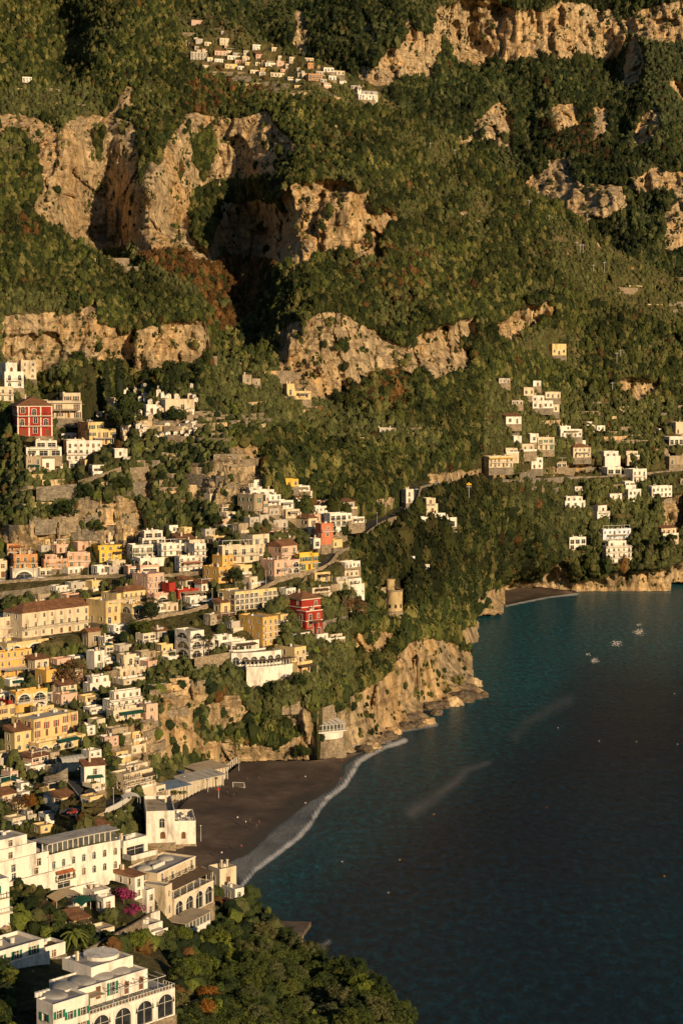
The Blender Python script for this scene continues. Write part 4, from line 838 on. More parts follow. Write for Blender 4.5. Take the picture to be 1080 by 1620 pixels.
# ---------------------------------------------------------------- the houses: label, u, v, wl, wr, h, yaw, colour, floors, options
ROWS = [
 # upper town, left
 ("white villa with stacked terraces at the very top of the town", 8, 614, 10, 30, 40, 30, 'W', 3, dict(win='mix', tier=(.1, .7, .1, .9, .35))),
 ("pale arched villa joined behind the topmost white terraced villa", 34, 600, 4, 24, 30, 25, 'C', 3, dict(win='arch')),
 ("low cream house under the topmost white terraced villa", 0, 634, 4, 22, 22, 25, 'C', 2, dict()),
 ("tall cream block close behind the red palazzo", 74, 662, 8, 56, 40, 14, 'C', 3, dict(awn=(.1, .9, 1.1, 'canvas'), tier=(.5, 1, .2, 1, .3), shut='wood')),
 ("low yellow annexe beside the tall cream block behind the palazzo", 133, 652, 3, 24, 16, 14, 'Y', 1, dict(win='rect')),
 ("small white laundry house below the yellow annexe", 112, 668, 3, 26, 14, 14, 'W', 1, dict()),
 ("long white house with open loggia just below the red palazzo", 42, 722, 5, 56, 24, 14, 'W', 2, dict(win='big', dens=4.2, tier=(.3, .9, .3, 1, .4))),
 ("yellow villa with side steps among cypresses below the cemetery", 142, 704, 18, 42, 36, 25, 'Y', 3, dict(tier=(0, .6, .1, 1, .3), shut='dgreen')),
 ("white arcaded villa with dark solar panels on its roof", 106, 729, 6, 56, 32, 14, 'W', 3, dict(win='arch', balc=(1,), name='villa', cat='villa')),
 ("brown stone cottage beneath the long white loggia house", 42, 746, 5, 24, 24, 18, 'S', 2, dict()),
 ("little white house leaning on the brown stone cottage", 67, 744, 2, 20, 18, 18, 'W', 1, dict(dens=2.2)),
 ("white pavilion at the end of the villa terrace above the cliff", 182, 724, 4, 20, 14, 20, 'W', 1, dict()),
 ("flat roofed cemetery chapel with a white end wall", 262, 652, 8, 46, 20, 22, 'C', 1, dict(dens=5, name='chapel', cat='chapel')),
 ("small domed cemetery chapel beside the tombs", 232, 656, 4, 16, 16, 22, 'W', 1, dict(dom=1, name='chapel', cat='chapel')),
 # white hotel stack in the middle
 ("white hotel block with glazed top floor, highest of the white stack", 226, 872, 4, 36, 32, 28, 'W', 3, dict(win='big', dens=3.6, tier=(.1, .9, .1, .9, .35))),
 ("small white cube house behind the glazed hotel block", 268, 843, 3, 14, 12, 25, 'W', 1, dict()),
 ("wide white house with long roof terrace in the white stack", 256, 880, 5, 40, 20, 28, 'W', 2, dict(balc=(1,), pergola=True)),
 ("white house with little red roof in the white stack", 284, 872, 3, 26, 18, 28, 'W', 1, dict(roof='shed')),
 ("cream stepped house at the uphill end of the white stack", 300, 876, 3, 24, 22, 30, 'C', 2, dict()),
 ("white house with three balconies above the row of parked cars", 284, 904, 4, 36, 24, 30, 'W', 3, dict(balc=(1, 2), awn=(.1, .9, 2, 'terracotta'))),
 ("white balconied house at the end of the white stack beside the trees", 308, 890, 5, 18, 30, 35, 'W', 3, dict(balc=(1, 2))),
 ("white house with green shutters next to the bright yellow villa", 210, 886, 3, 33, 24, 25, 'W', 2, dict(shut='green', win='rect', terr=2)),
 ("white arcaded terrace house beneath the green shuttered one", 222, 897, 3, 44, 14, 25, 'W', 1, dict(win='bigarch', dens=4)),
 ("pink garage building with flat top on the upper road", 222, 910, 3, 30, 16, 22, 'P', 1, dict(win='big', dens=5)),
 ("salmon garage wall building by the bend of the upper road", 203, 908, 2, 18, 12, 22, 'P', 1, dict(win='big', dens=5)),
 # upper road row
 ("bright yellow villa with white arches on the upper road", 158, 890, 14, 42, 26, 25, 'B', 2, dict(win='mix', tier=(.05, .95, .3, 1, .25), awn=(.5, 1, 1.9, 'canvasbrown', 2.2), name='villa', cat='villa')),
 ("pink house with orange shutters beside the bright yellow villa", 107, 899, 4, 36, 24, 20, 'P', 2, dict(shut='orange', balc=(1,))),
 ("pink house with long balcony and white roof parapet on the upper road", 70, 901, 4, 38, 22, 20, 'P', 2, dict(shut='orange', balc=(1,), tier=(.1, .6, .4, 1, .25))),
 ("orange house with terracotta balconies beneath the netted cliff", 12, 884, 6, 40, 24, 18, 'O', 2, dict(balc=(1,), roof='flat', awn=(.1, .9, 1.9, 'terracotta', 2))),
 ("lower orange house with roof terrace and brown awning", 22, 903, 6, 38, 26, 18, 'O', 2, dict(balc=(1,), shut='orange')),
 ("stone house with white arched doorway on the upper road", 20, 917, 4, 40, 18, 18, 'K', 1, dict(win='bigarch', dens=5)),
 ("cream house at the far end of the upper road", -14, 915, 3, 26, 28, 18, 'C', 2, dict()),
 # pink and red houses above the lower road
 ("pink house with wide roof terrace above the main road", 234, 942, 24, 26, 34, 45, 'P', 3, dict(balc=(1, 2), terr=2)),
 ("rose coloured vaulted house at the foot of the pink house", 244, 958, 6, 28, 18, 45, 'P', 1, dict(win='bigarch', dens=5)),
 ("dark red house standing sideways next to the pink house", 268, 946, 8, 10, 24, 45, 'R', 2, dict()),
 ("long low red house with awnings by the road bend", 282, 948, 4, 36, 15, 38, 'R', 1, dict(awn=(.1, 1, .9, 'canvas'))),
 ("yellow palace with open loggia and columns on its top floor", 168, 988, 22, 52, 46, 45, 'Y', 3, dict(win='mix', tier=(.45, 1, .2, 1, .18), name='palace', cat='palace', balc=(2,), dmin=14)),
 ("yellow wing with brown tiled roof behind the yellow palace", 196, 960, 16, 40, 24, 45, 'Y', 2, dict(roof='hip')),
 ("yellow arcaded annexe with vine pergola beside the yellow palace", 210, 972, 2, 26, 16, 45, 'Y', 1, dict(win='bigarch', dens=4, awn=(0, 1, .9, 'dgreen'))),
 # long hotel
 ("long cream hotel with brown tiled roof and rows of balconies", 36, 1010, 22, 120, 40, 48, 'C', 3, dict(roof='hip', balc=(1,), cat='hotel', name='hotel', dmin=13, dens=4, win='rect')),
 ("flat roofed cream wing at the near end of the long tiled hotel", -12, 1024, 6, 52, 46, 48, 'C', 3, dict(balc=(1, 2), cat='hotel', name='hotel', dmin=12, dens=3.6)),
 ("yellow arcade of shops under the long tiled hotel", 12, 1036, 2, 140, 18, 48, 'Y', 1, dict(win='bigarch', dens=5.5, dmin=5, awn=(.45, .75, 1.35, 'roofwhite', 4))),
 # middle left
 ("golden house with a glazed attic storey along its roof", -22, 1076, 4, 74, 42, 42, 'G', 3, dict(win='rect', tier=(0, 1, .1, 1, .22), awn=(.3, .8, 1.0, 'roofwhite', 4), balc=(1, 2))),
 ("golden arched house beside the bare dark tree", 74, 1084, 18, 26, 24, 48, 'G', 1, dict(win='arch', tier=None)),
 ("small cream house with brown tiled roof behind the golden arched house", 56, 1060, 4, 22, 16, 45, 'C', 1, dict(roof='shed')),
 ("golden house with three big white loggia arches", 26, 1128, 6, 50, 34, 42, 'G', 2, dict(win='bigarch', dens=4.5, balc=(1,))),
 ("white and dark red house squeezed beside the three golden arches", 0, 1120, 2, 22, 22, 42, 'W', 2, dict(shut='redwood')),
 ("small red house with white parapet near the golden arches", 14, 1126, 2, 12, 18, 42, 'R', 1, dict()),
 ("cream house with one gold wing beneath the golden arches", 60, 1140, 4, 26, 22, 42, 'Y', 2, dict()),
 ("long yellow guesthouse with tall red shutters and grey roof", 54, 1172, 14, 70, 34, 52, 'Y', 2, dict(shut='redwood', dens=3.4, cat='guesthouse', name='guesthouse', dmin=12, wsz=(1.1, 2.2))),
 ("pale arcaded terrace below the red shuttered guesthouse", 62, 1194, 6, 74, 18, 52, 'Y', 1, dict(win='bigarch', dens=4, dmin=5, awn=(.35, .8, 1.2, 'dgreen', 2.5))),
 ("yellow gabled house with bougainvillea beside the guesthouse", 24, 1192, 16, 26, 34, 45, 'Y', 2, dict(roof='shed', win='arch')),
 ("cream building with tan roof below the road wall", -20, 1150, 4, 46, 30, 48, 'Y', 2, dict(shut='wood')),
 ("white house with green shutters and small palm", 150, 1060, 13, 16, 30, 45, 'W', 2, dict(shut='green')),
 ("low white house with vine pergola by the stone gable", 166, 1022, 4, 30, 14, 40, 'W', 1, dict(win='rect')),
 ("old stone house with steep gable at the end of the arcade", 140, 1022, 6, 20, 22, 40, 'S', 1, dict(roof='gable')),
 ("cream house with twin arched windows above the long terraces", 196, 1054, 5, 20, 18, 42, 'C', 1, dict(win='arch', dens=2.8)),
 ("long cream house with continuous balcony above the ravine", 190, 1074, 5, 42, 16, 42, 'C', 1, dict(win='arch', dens=3, terr=2)),
 ("cream terrace house under the continuous balcony house", 196, 1084, 3, 34, 9, 42, 'C', 1, dict(dens=3)),
 ("white house with corner terrace and striped loungers", 143, 1098, 6, 32, 26, 42, 'W', 2, dict(win='arch', tier=(.2, 1, .2, 1, .35))),
 ("broad white hotel terraces standing on the ravine cliff", 174, 1128, 6, 52, 32, 40, 'W', 3, dict(cat='hotel', name='hotel', balc=(1, 2), tier=(.2, 1, .3, 1, .35), dens=3, terr=2)),
 ("cream arched base storey of the ravine cliff hotel", 180, 1142, 4, 52, 18, 40, 'C', 1, dict(win='arch', dens=2.6)),
 ("pink rounded house with a shell shaped roof on the ravine edge", 232, 1142, 5, 18, 28, 40, 'P', 2, dict(dom=1)),
 # beachfront
 ("white house with terracotta roof corner beside the ravine road", 134, 1242, 5, 33, 30, 22, 'W', 2, dict(roof='shed', dens=5)),
 ("yellow beach hotel with ivy on its front and grey roof", 196, 1252, 20, 46, 28, 50, 'C', 3, dict(cat='hotel', name='hotel', tier=None, shut='wood', awn=(.62, 1, 2.4, 'canvasbrown', 2.5), terr=1.5)),
 ("small cream upper block on the yellow beach hotel", 200, 1226, 10, 34, 14, 50, 'C', 1, dict(dens=3)),
 ("low cream bar building between beach hotel and promenade", 236, 1256, 8, 26, 10, 48, 'C', 1, dict(win='big', dens=4)),
 # middle right of town
 ("white house on the ridge top above the long stair", 402, 771, 3, 16, 12, 30, 'W', 1, dict()),
 ("long white ridge house with flat roof above the stair", 396, 786, 4, 38, 15, 30, 'W', 1, dict(tier=(0, .5, .2, 1, .3))),
 ("brown stone house at the head of the long stair", 402, 809, 26, 14, 27, 48, 'S', 2, dict(shut='green')),
 ("pink narrow house at the head of the long stair", 417, 811, 3, 7, 18, 40, 'P', 2, dict(shut='green')),
 ("white terraced house behind the narrow pink one", 420, 800, 4, 24, 17, 35, 'W', 2, dict()),
 ("small white house beside the white terraced house on the ridge", 440, 806, 3, 24, 14, 32, 'W', 1, dict()),
 ("bright yellow house with arches against the forest edge", 452, 770, 6, 20, 12, 28, 'B', 1, dict(win='arch')),
 ("low white house in front of the bright yellow forest house", 458, 778, 2, 32, 9, 26, 'W', 1, dict()),
 ("white house with small red roof beside the pine on the ridge", 474, 790, 4, 20, 13, 28, 'W', 1, dict(roof='shed')),
 ("small cream house with round bush in front", 452, 820, 3, 22, 14, 30, 'C', 1, dict()),
 ("large cream house with red tiled roof", 488, 846, 34, 14, 26, 45, 'C', 2, dict(roof='hip', shut='wood')),
 ("peach house wedged behind the terracotta tower house", 498, 836, 4, 16, 22, 40, 'P', 2, dict(win='arch')),
 ("terracotta red tower house with white arched window", 508, 862, 4, 19, 34, 35, 'T', 3, dict(win='mix', dens=4)),
 ("white house with three stepped balconies at the forest edge", 522, 842, 8, 26, 30, 35, 'W', 3, dict(balc=(1, 2), win='big', dens=3)),
 ("white cube house last before the forest", 538, 824, 3, 18, 12, 30, 'W', 1, dict()),
 ("white house under the road bend by the forest", 496, 868, 4, 12, 16, 35, 'W', 1, dict()),
 ("wide cream house with grey roof and vine pergola", 352, 892, 8, 66, 28, 28, 'C', 2, dict(pergola=True, dens=3)),
 ("pale brown upper house with flat roof near the long stair", 400, 866, 22, 26, 20, 42, 'C', 1, dict()),
 ("lower block of the orange corner house", 346, 923, 25, 30, 26, 45, 'G', 2, dict(win='arch')),
 ("orange corner house with grey roof, upper block", 352, 903, 16, 18, 24, 45, 'G', 2, dict()),
 ("coral pink house with brown tiled roof", 446, 892, 22, 24, 28, 45, 'P', 2, dict(roof='gable', balc=(1,), shut='wood')),
 ("lower coral house with white roof terrace", 434, 912, 22, 22, 26, 45, 'P', 2, dict()),
 ("pink house with three white arches above the road", 452, 908, 3, 22, 22, 38, 'P', 2, dict(win='bigarch')),
 ("bright yellow two storey house by the road bend", 474, 903, 4, 30, 27, 35, 'B', 2, dict(shut='dgreen', balc=(1,), dens=2.8)),
 ("low yellow terrace house under the road bend", 498, 921, 8, 24, 15, 38, 'Y', 1, dict()),
 ("pale house with flat roof half hidden under the pines", 545, 913, 14, 22, 10, 35, 'C', 1, dict()),
 ("cream flat roofed house above the crimson villa", 494, 939, 6, 28, 9, 38, 'C', 1, dict()),
 ("long pale yellow hotel with stepped balconies on every floor", 372, 966, 26, 66, 30, 42, 'Y', 3, dict(cat='hotel', name='hotel', balc=(1, 2), dens=2.7, dmin=12, win='big')),
 ("orange roofed wing at the near end of the stepped yellow hotel", 349, 972, 8, 28, 18, 42, 'Y', 1, dict(roof='shed')),
 ("golden apartment block seen on its corner, four floors", 416, 1022, 38, 24, 46, 46, 'G', 4, dict(balc=(1, 2, 3), name='apartment_block', cat='apartment block', framemat='white', dens=3)),
 ("white villa with arched corner porch below the viaduct", 302, 1042, 25, 38, 44, 42, 'W', 3, dict(win='bigarch', dens=4, name='villa', cat='villa', tier=(0, .55, 0, 1, .3))),
 ("white stepped house behind the umbrella pine", 346, 1024, 4, 40, 18, 36, 'W', 1, dict(tier=(0, .6, .3, 1, .4))),
 ("white terrace house between umbrella pine and golden block", 366, 1030, 4, 44, 14, 36, 'W', 1, dict(win='big')),
 ("yellow house at the end of the white restaurant terraces", 466, 1050, 32, 18, 26, 46, 'Y', 2, dict(balc=(1,))),
 ("lower yellow house with brown awning at the cliff edge", 470, 1068, 8, 24, 20, 46, 'Y', 1, dict(awn=(0, 1, .95, 'canvasbrown', 2))),
 # centre valley
 ("white house with maroon base at the end of the road cutting", 642, 796, 4, 12, 22, 30, 'W', 2, dict()),
 ("tall cream house on stone base beside the road cutting", 674, 814, 4, 18, 26, 28, 'C', 1, dict(tier=(0, .8, 0, 1, .35))),
 ("white villa with flat roof first below the road cutting", 666, 838, 5, 24, 20, 30, 'W', 2, dict()),
 ("white house stepping down from the road cutting among pines", 686, 830, 3, 18, 18, 30, 'W', 2, dict(win='arch')),
 ("white villa with columns facing the dark woods", 702, 834, 3, 20, 15, 28, 'W', 1, dict(win='big', dens=3)),
 ("white ruin like house half sunk in the woods", 694, 860, 3, 10, 12, 28, 'W', 1, dict()),
 ("small white stepped house deep in the olive wood", 649, 894, 2, 7, 14, 25, 'W', 1, dict()),
 ("long low white roofs deep in the olive wood", 655, 903, 3, 24, 9, 30, 'W', 1, dict(dens=4)),
 # right hillside
 ("cream house with flat roof high in the woods above the villas", 828, 626, 3, 16, 13, 25, 'C', 1, dict()),
 ("white stepped villa high in the woods", 842, 646, 4, 32, 20, 25, 'W', 2, dict(tier=(0, .6, .2, 1, .4))),
 ("pale upper house behind the white stepped villa", 862, 630, 3, 24, 10, 25, 'C', 1, dict()),
 ("small cream house beneath the white stepped villa", 862, 652, 3, 22, 12, 25, 'C', 1, dict()),
 ("lone white house with brown roof at the wood's edge", 800, 671, 3, 24, 12, 25, 'W', 1, dict(roof='shed')),
 ("white villa with two storeys of arches on the wooded slope", 886, 692, 4, 34, 18, 25, 'W', 2, dict(win='arch', tier=(0, .5, .2, 1, .3))),
 ("white and cream villa above the striped terrace house", 850, 712, 8, 26, 20, 28, 'C', 2, dict(balc=(1,), shut='green')),
 ("small white cube beside the white and cream villa", 838, 700, 3, 13, 14, 28, 'W', 1, dict()),
 ("cream house with red tiled roof above the coast road", 906, 724, 3, 28, 16, 25, 'C', 2, dict(roof='hip')),
 ("low cream annexe under the red tiled roof house", 918, 736, 3, 26, 10, 25, 'C', 1, dict()),
 ("striped cream house with yellow awnings by the coast road", 773, 740, 3, 38, 18, 22, 'C', 2, dict(balc=(1,), dens=2.4, awn=(0, 1, 1.9, 'yellow', 1.5))),
 ("white house on a tall plinth by the coast road", 840, 742, 3, 18, 18, 25, 'W', 2, dict()),
 ("white garage house above the coast road lay-by", 960, 750, 3, 22, 11, 25, 'W', 1, dict(win='big')),
 ("large white cube villa above the coast road", 1000, 764, 14, 22, 22, 32, 'W', 2, dict()),
 ("white villa with awning at the edge of the ochre cliff", 1030, 787, 4, 32, 18, 28, 'W', 2, dict(win='arch')),
 ("white villa with square windows amid palms", 993, 794, 8, 20, 20, 30, 'W', 2, dict()),
 ("low white house with blue terrace", 964, 790, 3, 19, 9, 25, 'W', 1, dict()),
 ("white house with long blank wall below the coast road", 893, 804, 4, 32, 18, 25, 'W', 1, dict(tier=(.1, .9, .2, 1, .35))),
 ("white stepped villa above the pale blue one", 944, 826, 12, 20, 26, 32, 'W', 2, dict(win='arch', tier=(.1, .8, .1, 1, .35))),
 ("pale blue flat roofed villa above the cove", 953, 854, 4, 44, 17, 22, 'L', 2, dict(dens=3, pergola=True)),
 ("tall white villa of stepped storeys on the cove cliff", 958, 892, 6, 40, 36, 22, 'W', 4, dict(balc=(1, 2, 3), tier=(.1, .8, .1, 1, .22), win='arch', dens=3, name='villa', cat='villa')),
 ("white house behind an umbrella pine near the cove", 900, 870, 4, 26, 20, 25, 'W', 2, dict(win='big')),
 ("square cream tower house at the margin of the far slope", 1068, 686, 3, 26, 18, 22, 'C', 2, dict()),
 ("tiny white hut on the terraces near the square tower house", 1041, 684, 2, 7, 6, 22, 'W', 1, dict()),
 ("white flat house in the gardens at the far slope", 1058, 704, 3, 30, 13, 22, 'W', 1, dict(win='big')),
 ("stone house with brown roof beside the far coast road", 1058, 735, 3, 30, 13, 22, 'S', 1, dict()),
 ("lone yellow house in the forest beneath the grassy spur", 873, 562, 3, 22, 18, 25, 'Y', 1, dict(win='arch')),
 ("white and yellow chapel house beneath the great cave", 454, 626, 3, 12, 19, 22, 'Y', 1, dict()),
 ("white arcaded terrace wing of the chapel house beneath the cave", 466, 632, 3, 26, 13, 22, 'Y', 1, dict(win='arch')),
 ("stone farmhouse on the olive terraces", 384, 608, 3, 14, 15, 22, 'S', 1, dict()),
 ("low stone barn beside the farmhouse on the olive terraces", 399, 609, 2, 13, 10, 22, 'S', 1, dict()),
 ("long low stone house on terraces in the wood", 600, 686, 3, 26, 9, 22, 'K', 1, dict()),
 ("isolated white farmhouse high on the rocky slope", 36, 130, 3, 15, 12, 20, 'W', 2, dict()),
 # upper village
 ("pink farmhouse highest of the hill village", 303, 40, 3, 26, 12, 20, 'P', 2, dict()),
 ("low cream house just below the pink farmhouse", 350, 54, 2, 18, 7, 20, 'C', 1, dict()),
 ("white cube house in the upper terraces of the hill village", 348, 71, 3, 20, 15, 20, 'W', 2, dict()),
 ("grey beige house in the upper terraces of the hill village", 310, 69, 2, 18, 11, 20, 'K', 2, dict()),
 ("cream three storey house at the woodland end of the hill village", 302, 94, 4, 25, 17, 22, 'C', 3, dict()),
 ("pink roofed house beside the three storey village house", 340, 87, 2, 18, 10, 20, 'P', 1, dict(roof='hip')),
 ("white village house under the terraces", 360, 94, 2, 20, 9, 20, 'W', 1, dict()),
 ("narrow white village house", 328, 97, 2, 9, 9, 20, 'W', 1, dict()),
 ("yellow village house above the dark wood", 356, 108, 2, 24, 10, 20, 'Y', 1, dict()),
 ("long white house crowning the middle of the hill village", 400, 79, 3, 28, 12, 20, 'W', 2, dict()),
 ("cream house beside the long crowning village house", 430, 81, 2, 14, 9, 20, 'C', 1, dict()),
 ("pale pink roofed long house in the hill village", 405, 92, 2, 30, 9, 20, 'P', 1, dict(roof='gable')),
 ("big white house with flat roof toward the village church side", 458, 100, 3, 38, 14, 20, 'W', 2, dict()),
 ("ochre square house in the hill village", 487, 108, 2, 9, 12, 20, 'O', 2, dict()),
 ("orange apartment house with white balconies in the hill village", 488, 127, 3, 22, 15, 20, 'O', 3, dict(balc=(1, 2), lod=0)),
 ("white house on the crest in the hill village", 512, 113, 2, 16, 9, 20, 'W', 1, dict()),
 ("white house with three doors at the foot of the hill village", 428, 121, 2, 22, 9, 20, 'W', 1, dict()),
 ("yellow hut below the orange village apartments", 466, 139, 2, 16, 6, 20, 'Y', 1, dict()),
 ("white house below the village church", 567, 157, 3, 26, 12, 20, 'W', 2, dict()),
]
rv = random.Random(5)
for i, (u_, v_) in enumerate([(372, 101), (388, 103), (404, 104), (420, 105), (438, 104), (452, 108), (384, 96), (440, 96), (470, 112), (500, 118), (376, 110), (412, 113), (528, 118), (396, 116), (520, 126), (444, 114)]):
    c = rv.choice('WCWCPY'); w_ = rv.randint(11, 20); h_ = rv.randint(7, 11)
    nmx = {'W': 'white', 'C': 'cream', 'P': 'pale pink', 'Y': 'yellowish'}[c]
    ROWS.append(("%s %s house in the village huddle, %s" % (rv.choice(['flat roofed', 'plain', 'small']), nmx, ['beside the long crowning house', 'under the pale pink roof', 'among the lower lanes', 'next to the big white house', 'on the crowded middle lane', 'touching its paler neighbour', 'tucked behind the crest', 'at the chapel lane', 'over the vineyard wall', 'near the orange apartments',
        'at the edge of the dark wood', 'over the garden terraces', 'last along the crest', 'at the bottom of the steps', 'beside the scrubby trees', 'under the big white house'][i]), u_, v_, 2, w_, h_, 20, c, 1, dict(group='houses huddled in the hill village')))
HB = {}
for r in ROWS:
    HB[r[0]] = house(*r[:9], **r[9])
print('houses', time.time() - T0)
# ================================================================ buildings of their own kind
def trims(H, zs, xs=(), col='trim', name='cornice', t=.35, faces=('f', 'l')):
    W, D = H['W'], H['D']; mb = MB()
    for z in zs: mb.box(-.12, W + .12, -.14, -.003, z, z + t); mb.box(-.14, -.003, 0.0, D, z, z + t)
    mb.build(name, M[col], H['root'])
    if xs:
        q = MB()
        for x in xs: q.box(x - .3, x + .3, -.11, -.002, 0, zs[-1])
        q.each('pilaster', M[col], H['root'])
h_ = house("crimson palazzo with white window surrounds, balconies and tiled roof", 28, 690, 13, 56, 48, 14, 'R', 3, cat='palazzo', name='palazzo', roof='hip', win='arch', dens=2.9, balc=(1, 2), wsz=(1.3, 2.0), dmin=16, framemat='white')
trims(h_, [h_['fh'] - .2, h_['fh'] * 2 - .2, h_['H'] - .5], [.4, h_['W'] / 3, h_['W'] * 2 / 3, h_['W'] - .4])
h_ = house("crimson villa with tiled hip roof and white arched windows, upper block", 477, 974, 27, 30, 26, 42, 'R', 2, name='villa', cat='villa', roof='hip', win='arch', framemat='white', dens=3.6); trims(h_, [h_['fh'] - .2, h_['H'] - .45])
h_ = house("lower crimson block with one big white arched window", 484, 996, 15, 26, 30, 42, 'R', 2, name='villa', cat='villa', win='arch', framemat='white', dens=3.6, lod=0); trims(h_, [h_['fh'] - .2, h_['H'] - .45])
house("small crimson tower end below the crimson villa terrace", 500, 1006, 4, 10, 24, 42, 'R', 1, win='rect')

# ---- the round watch tower
def tower():
    P = at(623, 978); P.z -= 1; s = P.y / F; r = 13.5 * s
    t = empty('watch_tower', P, 0, "round ochre stone watch tower with sloping base above the sea cliff", 'tower')
    m = M['stone']; a = MB()
    prof = [(r * 1.32, -6), (r * 1.22, 2), (r * 1.04, 12 * s * 1.2)]
    for (r0, z0), (r1, z1) in zip(prof[:-1], prof[1:]): a.cyl((0, 0), r0, r1, z0, z1, 24, cap=False)
    a.build('base', m, t, smooth=False)
    zt = 47 * s; z1 = prof[-1][1]; b = MB(); b.cyl((0, 0), r * 1.1, r * 1.1, z1, z1 + .5, 24); b.build('string_course', m, t)
    c = MB(); c.cyl((0, 0), r, r * .98, z1 + .5, zt, 24); c.box(r * .1, r * .98, -r * .55, r * .6, z1 + .5, zt - .01); c.build('drum', paint('tower_plaster', (.50, .38, .20), var=.3), t)
    d = MB(); d.cyl((-r * .45, 0), r * .52, r * .5, zt, zt + 17 * s, 18); d.cyl((-r * .45, 0), r * .58, r * .58, zt + 17 * s, zt + 17 * s + .6, 18); d.build('turret', paint('tower_plaster', (.5, .38, .2)), t)
    e = MB(); e.cyl((0, 0), r * 1.05, r * 1.05, zt, zt + .9, 24, cap=False); e.build('parapet', m, t)
    for ang in (-80, -40, -120):
        w = MB(); w.box(-.5, .5, -.1, .1, 0, 1.8); o = w.build('window', M['glass'], t, (math.cos(R(ang)) * r * 1.0, math.sin(R(ang)) * r * 1.0, z1 + 2), R(ang + 90))
    f = MB(); f.poly([(0, -r * .5, zt + 2.5), (r, -r * .5, zt + .8), (r, r * .5, zt + .8), (0, r * .5, zt + 2.5)]); f.build('roof', M['tile'], t)
    HOUSES.append(('the round watch tower', 623, 950)); BBOX.append((606, 642, 912, 982, 'main')); FOOT.append(('main', P, 0, -r * 1.3, r * 1.3, -r * 1.3, r * 1.3, P.z, 999, 25))
tower()
house("ruined stone annexe with flat top behind the watch tower", 594, 946, 5, 16, 16, 30, 'S', 1, dmin=5)

# ---- curved buildings: a facade that bends round, roofed to its back wall
def arc_house(name, label, cat, P, rz0, rz1, W, H, D, col, fl, win, n=6, parapet=.8, dens=3.4, roofmat='roofwhite', seed=1, foot=6):
    Hh = new_house(name, label, P, 0, col, 1.0, seed, cat, None, roofmat); mb = Hh['wall']; p = Vector((0, 0, 0)); pts = [p.copy()]; rng = Hh['rng']; fh = (H - parapet) / max(fl, 1)
    for i in range(n):
        a = rz0 + (rz1 - rz0) * i / max(n - 1, 1); ex = Vector((math.cos(a), math.sin(a), 0)); L = W / n; ops = []
        k = max(1, int(L / dens))
        for f in range(fl):
            for j in range(k):
                if win is None: continue
                big = win.startswith('big'); w = round(L / k * (.68 if big else .34) * 4) / 4; hh = round(fh * (.74 if big else .55) * 4) / 4; xc = L * (j + .5) / k; za = fh * f + fh * (.05 if big else .2)
                if w > .5: ops.append((xc - w / 2, xc + w / 2, za, za + hh, 1 if 'arch' in win else 0, f))
        wall_face(mb, p, ex, L, -foot, H, [q[:5] for q in ops])
        for q in ops: Hh['wins'].append((p + ex * ((q[0] + q[1]) / 2) + Vector((0, 0, q[2])), a, q[1] - q[0], q[3] - q[2], q[4], q[5], 'f'))
        p = p + ex * L; pts.append(p.copy())
    inn = [Vector((-math.sin(rz0 + (rz1 - rz0) * min(i, n - 1) / max(n - 1, 1)), math.cos(rz0 + (rz1 - rz0) * min(i, n - 1) / max(n - 1, 1)), 0)) for i in range(n + 1)]
    bk = [q + v * D for q, v in zip(pts, inn)]
    Z = Vector((0, 0, H)); z_ = Vector((0, 0, -foot)); r_ = Vector((0, 0, H - parapet))
    mb.quad(bk[0] + z_, pts[0] + z_, pts[0] + Z, bk[0] + Z); mb.quad(pts[-1] + z_, bk[-1] + z_, bk[-1] + Z, pts[-1] + Z)
    for i in range(n):
        mb.quad(bk[i + 1] + z_, bk[i] + z_, bk[i] + Z, bk[i + 1] + Z)
        a, b_, c, d = pts[i], pts[i + 1], pts[i + 1] + inn[i + 1] * .3, pts[i] + inn[i] * .3
        mb.quad(a + Z, b_ + Z, c + Z, d + Z); mb.quad(c + r_, d + r_, d + Z, c + Z)
        Hh['roof'].quad(d + r_, c + r_, bk[i + 1] + r_, bk[i] + r_)
    rf = finish(Hh, None, 0, 'white'); Hh.update(P=P, pts=pts, inn=inn, rf=rf, H=H, th=0)
    a = rz0; FOOT.append(('main' if P.y > 560 else 'near', P, a, -1, W, -2, D + 2, P.z - .15, P.z + H))
    pr = [project(P + q + Vector((0, 0, z))) for q in pts + bk for z in (0, H)]; BBOX.append((min(q[0] for q in pr), max(q[0] for q in pr), min(q[1] for q in pr), max(q[1] for q in pr) - 2, 'main' if P.y > 560 else 'near'))
    HOUSES.append((label, sum(q[0] for q in pr) / len(pr), sum(q[1] for q in pr) / len(pr)))
    return Hh
P1 = at(390, 1082); s_ = P1.y / F
Hr = arc_house('restaurant', "broad white restaurant on a curved wall above the beach cliff", 'restaurant', P1, R(8), R(52), 92 * s_, 27 * s_, 12, 'W', 1, None, 7)
